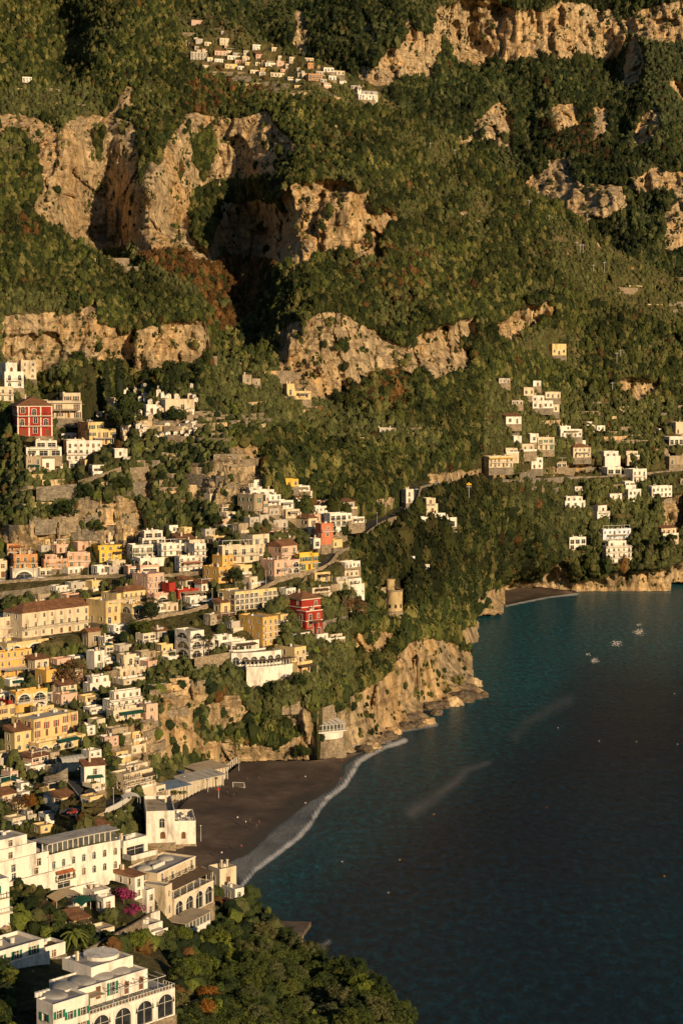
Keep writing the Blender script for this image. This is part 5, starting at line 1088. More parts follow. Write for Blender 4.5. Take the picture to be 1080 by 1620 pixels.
# covered terrace with posts along the top of the curved wall
def arcade(H, name, z, h, back, mat_roof, every=1, parent=None, depth=3.4, off=.5):
    """posts and a flat roof following the bend"""
    a, b_ = MB(), MB(); pts, inn = H['pts'], H['inn']
    for i in range(len(pts) - 1):
        for t in (0, .5):
            q = pts[i].lerp(pts[i + 1], t) + inn[i] * off; a.box(q.x - .12, q.x + .12, q.y - .12, q.y + .12, z, z + h)
        p0, p1 = pts[i] + inn[i] * .2, pts[i + 1] + inn[i + 1] * .2; q0, q1 = pts[i] + inn[i] * depth, pts[i + 1] + inn[i + 1] * depth
        for dz, fl in ((h, 0), (h + .25, 1)):
            zz = Vector((0, 0, z + dz)); v = [p0 + zz, p1 + zz, q1 + zz, q0 + zz]; b_.poly(v if fl else v[::-1])
        b_.quad(p0 + Vector((0, 0, z + h)), p1 + Vector((0, 0, z + h)), p1 + Vector((0, 0, z + h + .25)), p0 + Vector((0, 0, z + h + .25)))
    o = b_.build(name, M[mat_roof], parent or H['root']); a.each('post', M['white'], o); return o
arcade(Hr, 'terrace_roof', 27 * s_ - .8, 3.0, 3.4, 'canvasbrown')
c = Vector((6, 6, 27 * s_ - .8)); P2 = P1 + c
arc_house('restaurant', "upper white storey set back over the curved restaurant wall", 'restaurant', at(366, 1053), R(10), R(42), 90 * s_, 20 * s_, 9, 'W', 1, 'bigarch', 6, dens=5)
# ---- long curving white hotel and its neighbours on the near slope
PW = at(78, 1402, 'near')
Hw = arc_house('hotel', "long white hotel bending along the road with arched windows and glazed veranda", 'hotel', PW, R(50), R(38), run_len(PW, R(45), 112), 7.6, 9, 'W', 2, 'arch', 7, dens=3.0, roofmat='rooftan', seed=4)
arcade(Hw, 'veranda_roof', 6.8, 3.2, 3, 'roofwhite', depth=6.5, off=2.2)
g = MB()
for i in range(7):
    a, b_ = Hw['pts'][i] + Hw['inn'][i] * 2.4, Hw['pts'][i + 1] + Hw['inn'][i + 1] * 2.4; g.quad(a + Vector((0, 0, 6.82)), b_ + Vector((0, 0, 6.82)), b_ + Vector((0, 0, 9.9)), a + Vector((0, 0, 9.9)))
g.build('veranda_glass', M['glasslight'], Hw['root'])
NR = [
 ("blank white house with brown roof deck below the road", -42, 1412, 4, 120, 38, 48, 'W', 2, dict(dens=6, roofmat='rooftan', dmin=9, win='rect', terr=2)),
 ("high white retaining house behind the brown roof deck", -20, 1388, 4, 78, 52, 48, 'W', 3, dict(dens=9, dmin=8, tier=(.3, .9, .2, 1, .25))),
 ("white house end wall with stepped balconies at the arched hotel", 88, 1408, 6, 28, 34, 46, 'W', 2, dict(balc=(1,), win='big', dens=4, awn=(0, 1, 1.95, 'terracotta', 1.2))),
 ("low white block with shady open porch below the arched hotel", 106, 1408, 4, 40, 18, 46, 'W', 1, dict(win='big', dens=4, terr=2)),
 ("narrow white house with tall dark shutters cut by the picture edge", -30, 1474, 4, 46, 80, 40, 'W', 3, dict(shut='green', dens=4, balc=(1, 2))),
 ("low white house with a row of green shuttered doors", -14, 1534, 4, 84, 26, 48, 'W', 1, dict(shut='green', dens=3.6, wsz=(1.2, 2.3), balc=None, tier=None, terr=1.5, dmin=9)),
 ("plain white annexe with one dark door beside the palm", 72, 1518, 4, 32, 20, 48, 'W', 1, dict(roofmat='canvasbrown', dens=4)),
 ("white house with bougainvillea draped over its terrace", 233, 1449, 50, 12, 42, 52, 'W', 2, dict(terr=1.5, dens=4)),
 ("white house under a broad terracotta tiled roof", 214, 1424, 48, 14, 38, 52, 'W', 2, dict(roof='shed', dmin=8)),
 ("tiny white block with one square window by the green tarpaulin", 164, 1444, 8, 18, 24, 42, 'W', 1, dict(dens=3, dmin=3)),
 ("white barrel roofed room between tiny block and terracotta roof", 150, 1426, 6, 26, 16, 42, 'W', 1, dict(dom=1, dens=6)),
 ("white house with bathing balcony beneath the parasol terrace", 196, 1358, 6, 38, 28, 48, 'W', 1, dict(win='big', dens=5, balc=None, terr=2.5)),
]
for r in NR: HB[r[0]] = house(*r[:9], lay='near', **r[9])
h_ = house("white beach house with brick arched window under a crowded roof terrace", 232, 1334, 4, 45, 52, 8, 'W', 2, win='arch', dens=9, tier=None, roofmat='rooftan')
h2 = house("lower white beach block carrying the crowded roof terrace", 276, 1336, 4, 34, 38, 8, 'W', 1, win=('arch'), dens=30)
# brown box hut on the roof deck
hb = HB["blank white house with brown roof deck below the road"]
k = MB(); k.box(0, 5.6, 0, 2.6, 0, 1.9); k2 = MB(); k2.box(-.2, 5.8, -.2, 2.8, 1.903, 2.1)
t = empty('roof_hut', yawpt(hb, 4.5, 3, hb['H'] - hb['par'] + .02), hb['th'], "orange brown wooden hut standing on the white house's roof deck", 'hut'); k.build('wall', M['terracotta'], t); k2.build('roof', M['canvasbrown'], t)

# ---- cream beach hotel: three joined blocks, terrace awning and veranda
def beach_hotel():
    P = at(276, 1452, 'near'); P.z -= 1; th = R(64); L = run_len(P, th, 62)
    H = new_house('hotel', "big cream beach hotel with brown awning terrace and tall arched windows", P, th, 'C', 1.0, 9, 'hotel', None, 'roofgrey'); H.update(P=P, th=th)
    volume(H, 0, L, 0, 11, 0, 6.0, 1, 'bigarch', foot=True, dens=5, parapet=.3)
    volume(H, -1, L - 2, 4.5, 15, 5.7, 12.6, 2, 'rect', dens=4.2, parapet=.5, wsz=(1.2, 2.2))
    volume(H, -4.5, -1.01, 0, 8, -1, 10.6, 3, 'rect', foot=True, dens=3.4, parapet=.35)
    rf = finish(H, None, 0, 'white')
    d = MB()
    for q in range(3): d.dome((3 + 5.5 * q, 11, 12.1), 2.4, 2.2, .9)
    d.each('dome', M['roofwhite'], rf, smooth=True)
    tk = MB()
    for q in range(6): tk.cyl((4 + q * .95, 8.6), .45, .45, 12.15, 13.1, 10)
    tk.each('water_tank', M['white'], rf)
    a = MB(); a.poly([(0, 4.4, 9.2), (L, 4.4, 9.2), (L, .1, 8.4), (0, .1, 8.4)]); a.poly([(0, 4.4, 9.1), (0, .1, 8.3), (L, .1, 8.3), (L, 4.4, 9.1)]); a.quad((0, .1, 8.3), (0, .1, 8.4), (L, .1, 8.4), (L, .1, 8.3)); ao = a.build('awning', M['canvasbrown'], H['root'])
    p = MB()
    for i in range(7): p.box(L * i / 6 - .08, L * i / 6 + .08, .15, .3, 5.7, 8.3)
    p.each('post', M['white'], ao); r = MB(); railing(r, [(0, .1, 5.9), (L, .1, 5.9)], .7, .7, .06); r.build('railing', M['iron'], H['root'])
    tr = MB()
    for z in (5.4, 12.3): tr.box(-.1, L + .1 if z < 6 else L - 1.9, -.12 if z < 6 else 4.38, -.003 if z < 6 else 4.497, z, z + .3)
    tr.build('cornice', M['trim'], H['root'])
    for q in range(5):
        b = MB(); x = 1.6 + q * (L - 4) / 5; b.box(x, x + 1.8, 3.75, 4.49, 9.45, 9.55); bo = b.build('balcony', M['trim'], H['root']); r = MB(); railing(r, [(x, 4.45, 9.55), (x, 3.8, 9.55), (x + 1.8, 3.8, 9.55), (x + 1.8, 4.45, 9.55)], .9, .3, .05); r.build('railing', M['iron'], bo)
    pr = [project(yawpt(H, x, y, z)) for x in (-4, L) for y in (0, 15) for z in (0, 12.6)]; BBOX.append((min(q[0] for q in pr), max(q[0] for q in pr), min(q[1] for q in pr), max(q[1] for q in pr) - 4, 'near')); HOUSES.append((H['root']['label'], 290, 1390))
    FOOT.append(('near', P, th, -5, L + 2, -3, 16, P.z - .2, 999))
    # veranda restaurant in front
    Q = yawpt(H, -5.0, -6.5, -1.6); t = empty('veranda', Q, th, "glazed veranda with wide beige roof below the cream beach hotel", 'veranda')
    b = MB(); b.box(-.4, 13, -.4, 6.2, 3.1, 3.35); b.build('roof', M['rooftan'], t); w = MB(); w.box(0, 12.6, -.0, 6, -6, .9); w.build('wall', wallmat('W'), t)
    p = MB()
    for i in range(8): x = .1 + 12.3 * i / 7; p.box(x - .1, x + .1, .02, .2, .9, 3.1)
    p.each('post', M['white'], t); g = MB(); g.box(.2, 12.4, .3, .36, .92, 3.08); g.build('glazing', M['glasslight'], t)
    BBOX.append((250, 326, 1415, 1468, 'near')); FOOT.append(('near', Q, th, -2, 15, -3, 8, Q.z - .3, 999))
    q = MB(); q.box(-4.4, -.6, -1.2, 3.0, 2.2, 2.3); ao = q.build('awning', M['canvasbrown'], t); p = MB(); [p.box(x, x + .1, y, y + .1, -1, 2.2) for x in (-4.3, -.8) for y in (-1.1, 2.8)]; p.each('post', M['iron'], ao)
beach_hotel()
house("cream terrace building with potted plants at the seaward end of the beach hotel", 350, 1410, 6, 26, 34, 40, 'C', 1, lay='near', dens=20, P=Vector(world_pt(np.array(348.), np.array(1408.), 560)), dmin=6)
house("small white steps house at the foot of the hotel gardens", 372, 1424, 3, 14, 18, 40, 'W', 1, lay='near', dens=20, P=Vector(world_pt(np.array(372.), np.array(1424.), 555)), dmin=4)

# ---- white house with shallow domes, nearest of all
def dome_house():
    Y = 348.; P = Vector(world_pt(np.array(85.), np.array(1652.), Y)); th = R(47); L1 = run_len(P, th, 56); L2_ = run_len(P, th, 172)
    H = new_house('house', "long white house with shallow roof domes and green shutters, nearest the water's foot of the picture", P, th, 'W', 1.0, 12, 'house', None, 'roofgrey'); H.update(P=P, th=th)
    H['root']['label'] = "long white house with shallow domes on its grey roof and green shutters"
    volume(H, 0, L1, 0, 5, 0, 7.6, 2, 'rect', foot=True, dens=2.6, parapet=.35, wsz=(1.2, 1.4)); volume(H, L1 + .01, L2_ - 1, 3.2, 12, 3.6, 7.6, 1, 'rect', dens=3.4, parapet=.35, wsz=(1.2, 2.4))
    volume(H, L1 + .01, L2_ + 3, -.4, 11, -2, 3.55, 1, 'bigarch', foot=True, dens=4.6, parapet=.02)
    volume(H, L2_ * .55, L2_ - 1.5, 7, 16, 7.3, 9.6, 0, parapet=.3)
    rf = finish(H, 'green', 0, 'white', shutp=1)
    d = MB()
    for q in range(5): d.dome((L1 * .5 + q * (L2_ - L1 * .6) / 5, 7.4 if q else 5, 7.28), 2.5, 3.0, .75)
    d.each('dome', M['roofgrey'], rf, smooth=True); d = MB(); d.cyl((L2_ - 5.5, 12), 3.6, 3.6, 7.3, 10.0, 20); d.build('round_room', wallmat('W'), H['root'])
    ch = MB(); ch.box(L2_ * .6, L2_ * .6 + .5, 13, 13.5, 9.3, 11.2); ch.build('chimney', wallmat('C'), rf)
    tk = MB(); [tk.cyl((1.2 + q * .9, 6.5), .42, .42, 7.3, 8.2, 10) for q in range(4)]; tk.each('water_tank', M['white'], rf)
    r = MB(); railing(r, [(L1, -.3, 3.56), (L2_ + 3, -.3, 3.56), (L2_ + 3, 3, 3.56)], .8, .8, .1); r.build('railing', M['white'], H['root'])
    pg = MB()
    for i in range(8): x = L1 + 6 + i * 1.9; pg.box(x, x + .08, -.2, 3.15, 6.6, 6.7); pg.box(x, x + .08, -.2, -.1, 3.56, 6.6) if i % 2 == 0 else None
    pg.box(L1 + 6, L1 + 19.5, -.25, -.15, 6.45, 6.6); pg.build('pergola', M['steel'], H['root'])
    aw = MB(); aw.box(L1 + 1, L1 + 4.5, .3, 3.1, 6.35, 6.45); aw.build('awning', M['canvas'], H['root'])
    for i in range(9):
        x = L1 + 1 + i * 2.4; b = MB(); b.cyl((0, 0), .2, .3, 0, .45, 8); po = empty('flower_pot', yawpt(H, x, .35, 3.57), 0, "terracotta flower pot in the row on the white domed house's terrace edge", 'flower pot', 'flower pots on the domed house terrace'); b.build('pot', M['terracotta'], po); f = MB(); f.dome((0, 0, .4), .35, .35, .45, 7, 3); f.build('plant', M['leafbright'], po)
    pr = [project(yawpt(H, x, y, z)) for x in (0, L2_ + 3) for y in (0, 12) for z in (-1, 8)]; BBOX.append((min(q[0] for q in pr), max(q[0] for q in pr), min(q[1] for q in pr), 1640, 'near')); HOUSES.append(('white domed house', 165, 1575))
    FOOT.append(('near', P, th, -3, L2_ + 5, -5, 17, P.z - .2, 999)); return H
M['leafbright'] = paint('leaf_bright', (.07, .12, .02), var=.3, sc=2)
Hd = dome_house()

# ---- beach pavilion on its bastion
def pavilion():
    P = Vector(world_pt(np.array(503.), np.array(1172.), 786.)); s = P.y / F; t = empty('beach_restaurant', P, R(28), "white glazed beach restaurant with striped roof on a round rock bastion", 'restaurant')
    W = 46 * s; b = MB(); b.cyl((W * .55, 5), 9.2, 7.6, -11.5, 0, 26); b.cyl((W * .55, 5), 7.7, 7.7, .003, .5, 26); b.build('bastion', M['stone'], t)
    d = MB(); d.cyl((W * .55, 4.6), 6.8, 6.8, .5, 3.2, 26); d.build('round_room', wallmat('W'), t)
    f = MB(); f.box(-2, W + 1, -1, 7, 3.21, 3.6); f.build('deck', M['white'], t); r = MB(); railing(r, [(-2, -1, 3.6), (W + 1, -1, 3.6), (W + 1, 6.5, 3.6)], .9, .6, .08); r.build('railing', M['white'], t)
    p = MB()
    for i in range(9): x = -1.4 + (W + 1.6) * i / 8; p.box(x - .13, x + .13, -.3, -.05, 3.6, 6.4)
    p.each('post', M['white'], t); g = MB(); g.box(-1.4, W, .5, .56, 3.62, 6.3); g.build('glazing', M['glasslight'], t)
    ro = MB(); ro.poly([(-2.2, -.8, 6.4), (W + .8, -.8, 6.4), (W + .8, 6.8, 7.6), (-2.2, 6.8, 7.6)]); ro.poly([(-2.2, -.8, 6.3), (-2.2, 6.8, 7.5), (W + .8, 6.8, 7.5), (W + .8, -.8, 6.3)]); ro.quad((-2.2, -.8, 6.3), (W + .8, -.8, 6.3), (W + .8, -.8, 6.4), (-2.2, -.8, 6.4)); rr = ro.build('roof', M['white'], t)
    st = MB()
    for i in range(6): x = -1.6 + (W + 1.4) * i / 6; st.poly([(x, -.82, 6.43), (x + .7, -.82, 6.43), (x + .7, 6.7, 7.62), (x, 6.7, 7.62)])
    st.build('roof_stripe', M['roofgrey'], rr); BBOX.append((478, 542, 1128, 1195, 'main')); HOUSES.append(('the striped roof beach restaurant', 510, 1150)); FOOT.append(('main', P, R(28), -3, W + 6, -16, 8, P.z - 8.3, P.z + 14))
pavilion()
def beach_club():
    for (u, v, W, D, mat, lab, wl, hp) in ((296, 1252, 20, 9, 'roofwhite', "beach restaurant with white striped roof and rows of white posts", 1, 3.6), (318, 1238, 15, 11, 'rooftan', "beach restaurant with broad tan roof next to the promenade", 1, 4.2), (264, 1262, 12, 8, 'carblue', "blue roofed boat store under the cliff", 0, 3.2)):
        P = Vector(world_pt(np.array(float(u)), np.array(float(v)), float(ysea(v, 3.0)))); th = R(47); t = empty('beach_restaurant' if wl else 'boat_store', P, th, lab, 'restaurant' if wl else 'boat store')
        b = MB(); b.poly([(-.5, -.5, hp), (W + .5, -.5, hp), (W + .5, D, hp + .9), (-.5, D, hp + .9)]); b.poly([(-.5, -.5, hp - .2), (-.5, D, hp + .7), (W + .5, D, hp + .7), (W + .5, -.5, hp - .2)]); b.quad((-.5, -.5, hp - .2), (W + .5, -.5, hp - .2), (W + .5, -.5, hp), (-.5, -.5, hp)); rf = b.build('roof', M[mat] if mat != 'carblue' else paint('roof_blue', (.16, .22, .30), var=.2), t)
        w = MB(); w.box(0, W, 1.5, D - .5, -3, hp - .25); w.build('wall', wallmat('C'), t); p = MB()
        for i in range(int(W / 1.6) + 1): p.box(i * 1.6 - .12, i * 1.6 + .12, 0, .25, -3, hp - .2)
        p.each('post', M['white'], t)
        if mat == 'roofwhite':
            s_ = MB(); [s_.poly([(x, -.4, hp + .03), (x + 1.2, -.4, hp + .03), (x + 1.2, D - .1, hp + .91), (x, D - .1, hp + .91)]) for x in (2, 6, 10, 14, 17.5)]; s_.build('roof_stripe', M['roofgrey'], rf)
        BBOX.append((u - 20, u + 46, v - 26, v, 'main')); HOUSES.append((lab, u + 15, v - 10)); FOOT.append(('main', P, th, -1, W + 1, -2, D + 1, P.z - .2, P.z + 8))
beach_club()
# vaulted market roof over the ravine
def market():
    P = at(100, 1222); t = empty('market_hall', P, R(35), "grey ribbed vaulted market roof beside the long guesthouse", 'market hall'); b = MB(); r = MB()
    for i in range(6):
        x = i * 1.55; pts = [(math.cos(a) * 2.6, math.sin(a) * 2.0) for a in np.linspace(math.pi, 0, 9)]
        for q in range(8): b.quad((x, pts[q][0] + 3, 3 + pts[q][1]), (x + 1.5, pts[q][0] + 3, 3 + pts[q][1]), (x + 1.5, pts[q + 1][0] + 3, 3 + pts[q + 1][1]), (x, pts[q + 1][0] + 3, 3 + pts[q + 1][1]))
        for q in range(8): r.obox((x + 1.52, pts[q][0] + 3, 3.05 + pts[q][1]), (x + 1.52, pts[q + 1][0] + 3, 3.05 + pts[q + 1][1]), .15, .15)
    b.build('vault', M['roofgrey'], t); r.each('rib', M['concrete'], t); w = MB(); w.box(0, 9.2, .4, 5.6, -6, 3); w.build('wall', wallmat('K'), t); BBOX.append((98, 132, 1190, 1222, 'main')); FOOT.append(('main', P, R(35), -1, 10, -1, 7, P.z - .2, P.z + 6))
market()
# church of the hill village
def church():
    P = at(573, 152); P.z -= 2; t = empty('church', P, R(20), "pale village church with rounded nave and bell tower", 'church'); s = P.y / F
    w = MB(); w.box(0, 26 * s, 0, 8, -3, 6 * s); w.build('wall', wallmat('W'), t); v = MB()
    n = 9; y = [(4 - 4 * math.cos(math.pi * i / n), 4 * math.sin(math.pi * i / n)) for i in range(n + 1)]
    for i in range(n): v.quad((0, y[i][0], 6 * s + y[i][1]), (26 * s, y[i][0], 6 * s + y[i][1]), (26 * s, y[i + 1][0], 6 * s + y[i + 1][1]), (0, y[i + 1][0], 6 * s + y[i + 1][1]))
    v.poly([(0, a, 6 * s + b) for a, b in y]); v.poly([(26 * s, a, 6 * s + b) for a, b in y[::-1]]); v.build('roof', M['roofwhite'], t)
    b = MB(); b.box(-4, -.5, 1, 4.5, -3, 15 * s); b.box(-4.2, -.3, .8, 4.7, 17 * s, 17 * s + .4); b.build('bell_tower', wallmat('W'), t); d = MB(); d.dome((-2.25, 2.75, 17 * s + .4), 1.5, 1.5, 2.2, 10, 4); d.each('dome', M['roofgrey'], t, smooth=True)
    o = MB(); o.box(-2.9, -1.6, .97, .997, 12 * s, 15 * s); o.box(3, 4.2, -.03, -.003, 3, 5.5); o.box(8, 9.2, -.03, -.003, 3, 5.5); o.each('window', M['glass'], t)
    BBOX.append((565, 606, 118, 152, 'main'))
church()
# ================================================================ roads, walls, stairs
USED = set()
ORD = ['', 'second ', 'third ', 'fourth ', 'fifth ', 'sixth ', 'seventh ', 'eighth ', 'ninth ', 'tenth ']
PREP = set('with above below beside behind under near over in on at between beneath among from by of against deep high last first next facing leaning stepping standing half to joined wedged'.split())
def short(lab, n=8):
    ws = lab.replace(',', '').split(); ch = [[]]
    for w in ws:
        if w in PREP and ch[-1] and not (len(ch[-1]) <= 1 and ch[-1][0] in PREP): ch.append([])
        ch[-1].append(w)
    out = []
    for c in ch:
        if out and len(out) + len(c) > n: break
        out += c
    return ' '.join(out[:n + 1])
def place_label(desc, u, v, size=10):
    """describe by the nearest building and the side of it, always unlike any earlier label"""
    best = sorted(HOUSES, key=lambda h: (h[1] - u) ** 2 + (h[2] - v) ** 2)[:14]
    for k in range(10):
        for lab, hu, hv in best[:6 + k]:
            du, dv = u - hu, v - hv
            rel = ('behind' if dv < 0 else 'below') if abs(dv) > abs(du) * .8 else ('seaward of' if du > 0 else 'inland of')
            s = short(lab); s = s if s.startswith('the ') else 'the ' + s
            t = ('%s%s %s %s' % (ORD[k], desc, rel, s)).split()
            t = ' '.join(t[:16])
            if t not in USED: USED.add(t); return t
    return t
def perp(a, b_):
    d = (b_ - a); d.z = 0; d.normalize(); n = Vector((-d.y, d.x, 0)); return n if n.y > 0 else -n
def dense(pts, lay, step=12):
    out = []
    for (u0, v0), (u1, v1) in zip(pts[:-1], pts[1:]):
        n = max(1, int(math.hypot(u1 - u0, v1 - v0) / step))
        for i in range(n): out.append((u0 + (u1 - u0) * i / n, v0 + (v1 - v0) * i / n))
    out.append(pts[-1]); P = [at(u, v, lay) for u, v in out]
    for _ in range(3):
        Q = [p.copy() for p in P]
        for i in range(1, len(P) - 1): P[i] = (Q[i - 1] + Q[i] * 2 + Q[i + 1]) / 4
    return P
ROADP = []
def road(name, pts, width, lay='main', hwall=0, label=None, wallmat_='stone', cars=0, rail=False):
    P = dense(pts, lay); nrm = [perp(P[max(i - 1, 0)], P[min(i + 1, len(P) - 1)]) for i in range(len(P))]
    mb = MB()
    for i in range(len(P) - 1):
        z = Vector((0, 0, .12)); mb.quad(P[i] + z, P[i + 1] + z, P[i + 1] + nrm[i + 1] * width + z, P[i] + nrm[i] * width + z)
        c = (P[i] + P[i + 1]) / 2; d = P[i + 1] - P[i]; th = math.atan2(d.y, d.x)
        if nrm[i].dot(Vector((-math.sin(th), math.cos(th), 0))) > 0: FOOT.append((lay, c, th, -d.length * .7, d.length * .7, -1.2, width + 1, min(P[i].z, P[i + 1].z) - .1, 999))
        else: FOOT.append((lay, c, th + math.pi, -d.length * .7, d.length * .7, -1.2, width + 1, min(P[i].z, P[i + 1].z) - .1, 999))
    o = mb.build(name, M['asphalt'] if width > 3 else M['concrete']); tag(o, kind='structure')
    ln = MB()
    if width > 5:
        for i in range(len(P) - 1):
            z = Vector((0, 0, .13)); a, b_ = P[i] + nrm[i] * .45 + z, P[i + 1] + nrm[i + 1] * .45 + z; ln.quad(a, b_, b_ + nrm[i + 1] * .15, a + nrm[i] * .15)
        tag(ln.build('road_marking', M['white']), kind='structure')
    if hwall:
        s = P[len(P) // 2].y / F; h = hwall * s; w = MB()
        for i in range(len(P) - 1):
            a, b_ = P[i], P[i + 1]; A, B = a - nrm[i] * .5, b_ - nrm[i + 1] * .5
            lo, up = Vector((0, 0, -h - 3)), Vector((0, 0, 1.0)); bat = -Vector((nrm[i].x, nrm[i].y, 0)) * (h * .08)
            w.quad(A + lo + bat, B + lo + bat, B + up, A + up); w.quad(A + up, B + up, b_ + up, a + up); w.quad(b_, a, a + up, b_ + up)
        a, A = P[0], P[0] - nrm[0] * .5; w.quad(a + lo, A + lo, A + up, a + up); a, A = P[-1], P[-1] - nrm[-1] * .5; w.quad(A + lo, a + lo, a + up, A + up)
        tag(w.build('retaining_wall', M[wallmat_]), label, 'retaining wall', kind='thing')
    for i in range(len(P) - 1):
        u0_, v0_ = project(P[i]); u1_, v1_ = project(P[i + 1]); BBOX.append((min(u0_, u1_) - 1, max(u0_, u1_) + 1, min(v0_, v1_) - 5, max(v0_, v1_) + max(hwall * .75, 1), lay))
    ROADP.append((P, nrm, width, lay)); return P, nrm
def wall_along(pts, h, label, lay='main', mat='stone', thick=.6, name='retaining_wall', cat='retaining wall', up=.0):
    P = dense(pts, lay, 10); s = P[0].y / F; w = MB()
    for i in range(len(P) - 1):
        n = perp(P[i], P[i + 1]); a, b_ = P[i], P[i + 1]; lo, hi = Vector((0, 0, -3)), Vector((0, 0, h * s)); c, d = a + n * thick, b_ + n * thick
        w.quad(a + lo, b_ + lo, b_ + hi, a + hi); w.quad(a + hi, b_ + hi, d + hi, c + hi); w.quad(d + lo, c + lo, c + hi, d + hi)
        if i == 0: w.quad(c + lo, a + lo, a + hi, c + hi)
        if i == len(P) - 2: w.quad(b_ + lo, d + lo, d + hi, b_ + hi)
    o = w.build(name, M[mat]); tag(o, label, cat, kind='thing')
    for p in P: u_, v_ = project(p); BBOX.append((u_ - 5, u_ + 5, v_ - h, v_ - 1, lay))
    return P
road('road', [(-40, 927), (0, 922), (60, 918), (128, 913), (200, 912), (262, 912), (330, 905)], 7, hwall=12, label="long stone retaining wall carrying the upper road with parked cars")
road('road', [(200, 990), (250, 976), (300, 969), (348, 950), (400, 940), (432, 920), (485, 907), (524, 895), (534, 885), (522, 876), (534, 870), (552, 868)], 7, hwall=20, label="tall arched viaduct wall under the winding main road")
road('road', [(560, 862), (585, 838), (608, 822), (644, 817), (655, 803), (667, 787), (664, 772)], 7, hwall=8, label="stone wall of the road climbing through the rock cutting")
road('road', [(664, 772), (678, 766), (730, 764), (792, 760), (830, 762), (888, 756), (960, 755), (1080, 744), (1180, 742)], 7, hwall=5, label="low stone wall along the coast road on the far slope", wallmat_='stonegrey')
road('road', [(104, 1236), (113, 1250), (128, 1262), (138, 1272), (134, 1284), (120, 1292)], 7, hwall=0)
road('road', [(120, 1294), (150, 1290), (172, 1284), (192, 1270), (206, 1262)], 6, hwall=4, label="white kerb wall on the curve above the arched hotel", wallmat_='white')
road('promenade', [(262, 1296), (284, 1276), (310, 1254), (345, 1234), (372, 1210)], 5)
wall_along([(58, 794), (90, 792), (122, 789)], 24, "high grey buttress wall holding the villa garden over the cliff", mat='stonegrey')
wall_along([(124, 768), (160, 758), (192, 746)], 8, "curved garden wall with white rail above the cliff face", mat='stone')
wall_along([(308, 1062), (336, 1058), (364, 1053)], 22, "broad buff stone wall under the arched corner porch villa", mat='stone')
wall_along([(500, 1000), (520, 992), (550, 986)], 13, "pale garden wall with railing seaward of the crimson villas", mat='stonegrey')
wall_along([(400, 1092), (430, 1086), (458, 1076)], 7, "stone wall at the foot of the curved restaurant")
wall_along([(0, 950), (40, 946), (80, 940)], 14, "stone garden wall with pillars between the two roads", mat='stonegrey')
wall_along([(84, 1098), (110, 1086), (150, 1080), (190, 1072)], 14, "long curving ravine wall below the golden arched house", mat='stone')
wall_along([(70, 1252), (90, 1250), (108, 1238)], 24, "curved stone bastion above the sunken ravine road", mat='stonegrey')
wall_along([(185, 1492), (215, 1476), (252, 1450)], 16, "high stone garden wall leading down to the veranda", lay='near', mat='stone')
wall_along([(136, 1512), (160, 1500), (176, 1490)], 10, "short stone wall with flower tubs behind the palm", lay='near', mat='stonegrey')
wall_along([(292, 1606), (325, 1594), (350, 1572)], 18, "battlemented stone wall set with brick lumps above garden stairs", lay='near', mat='stone')
wall_along([(180, 1300), (196, 1290), (214, 1284)], 8, "white parapet wall of the curved pergola", mat='white')
wall_along([(382, 1209), (435, 1206), (500, 1205)], 3, "low pale wall at the back of the dark beach", mat='concrete', thick=.8)
def stair(pts, w, label, lay='main', mat='stonegrey'):
    P = [at(u, v, lay) for u, v in pts]; mb = MB()
    for a, b_ in zip(P[:-1], P[1:]):
        n = max(2, int((b_ - a).length / 1.2)); q = perp(a, b_)
        for i in range(n):
            c, d = a.lerp(b_, i / n), a.lerp(b_, (i + 1) / n); z = max(c.z, d.z) + .5
            c0, d0, c1, d1 = c.copy(), d.copy(), c + q * w, d + q * w
            for p in (c0, d0, c1, d1): p.z = z
            dn = Vector((0, 0, -4)); mb.quad(c0, d0, d1, c1); mb.quad(c0 + dn, d0 + dn, d0, c0); mb.quad(c1 + dn, c0 + dn, c0, c1); mb.quad(d0 + dn, d1 + dn, d1, d0)
    o = mb.build('staircase', M[mat]); tag(o, label, 'staircase', kind='thing')
    r = MB()
    for a, b_ in zip(P[:-1], P[1:]): r.obox(a + Vector((0, 0, .9)), b_ + Vector((0, 0, .9)), .45, 1.1)
    r.build('parapet', M['stone'], o)
M['jetty'] = paint('jetty_brown', (.13, .10, .07), var=.3)
stair([(403, 812), (425, 828), (445, 842), (460, 858)], 4, "long straight public stair dropping from the stone house to the road")
stair([(462, 848), (452, 838), (440, 828)], 2, "narrow upper flight beside the long straight public stair")
stair([(494, 1068), (512, 1082)], 1.6, "zigzag white walled stair down the sea cliff", mat='concrete')
stair([(410, 1163), (422, 1150), (432, 1140), (440, 1134)], 2, "overgrown stone stair in the cliff gully")
stair([(478, 926), (485, 915), (490, 908)], 2, "short stone stair up to the road bend")
stair([(330, 1600), (345, 1590), (352, 1578)], 2, "dark garden stair behind the battlemented wall", lay='near')
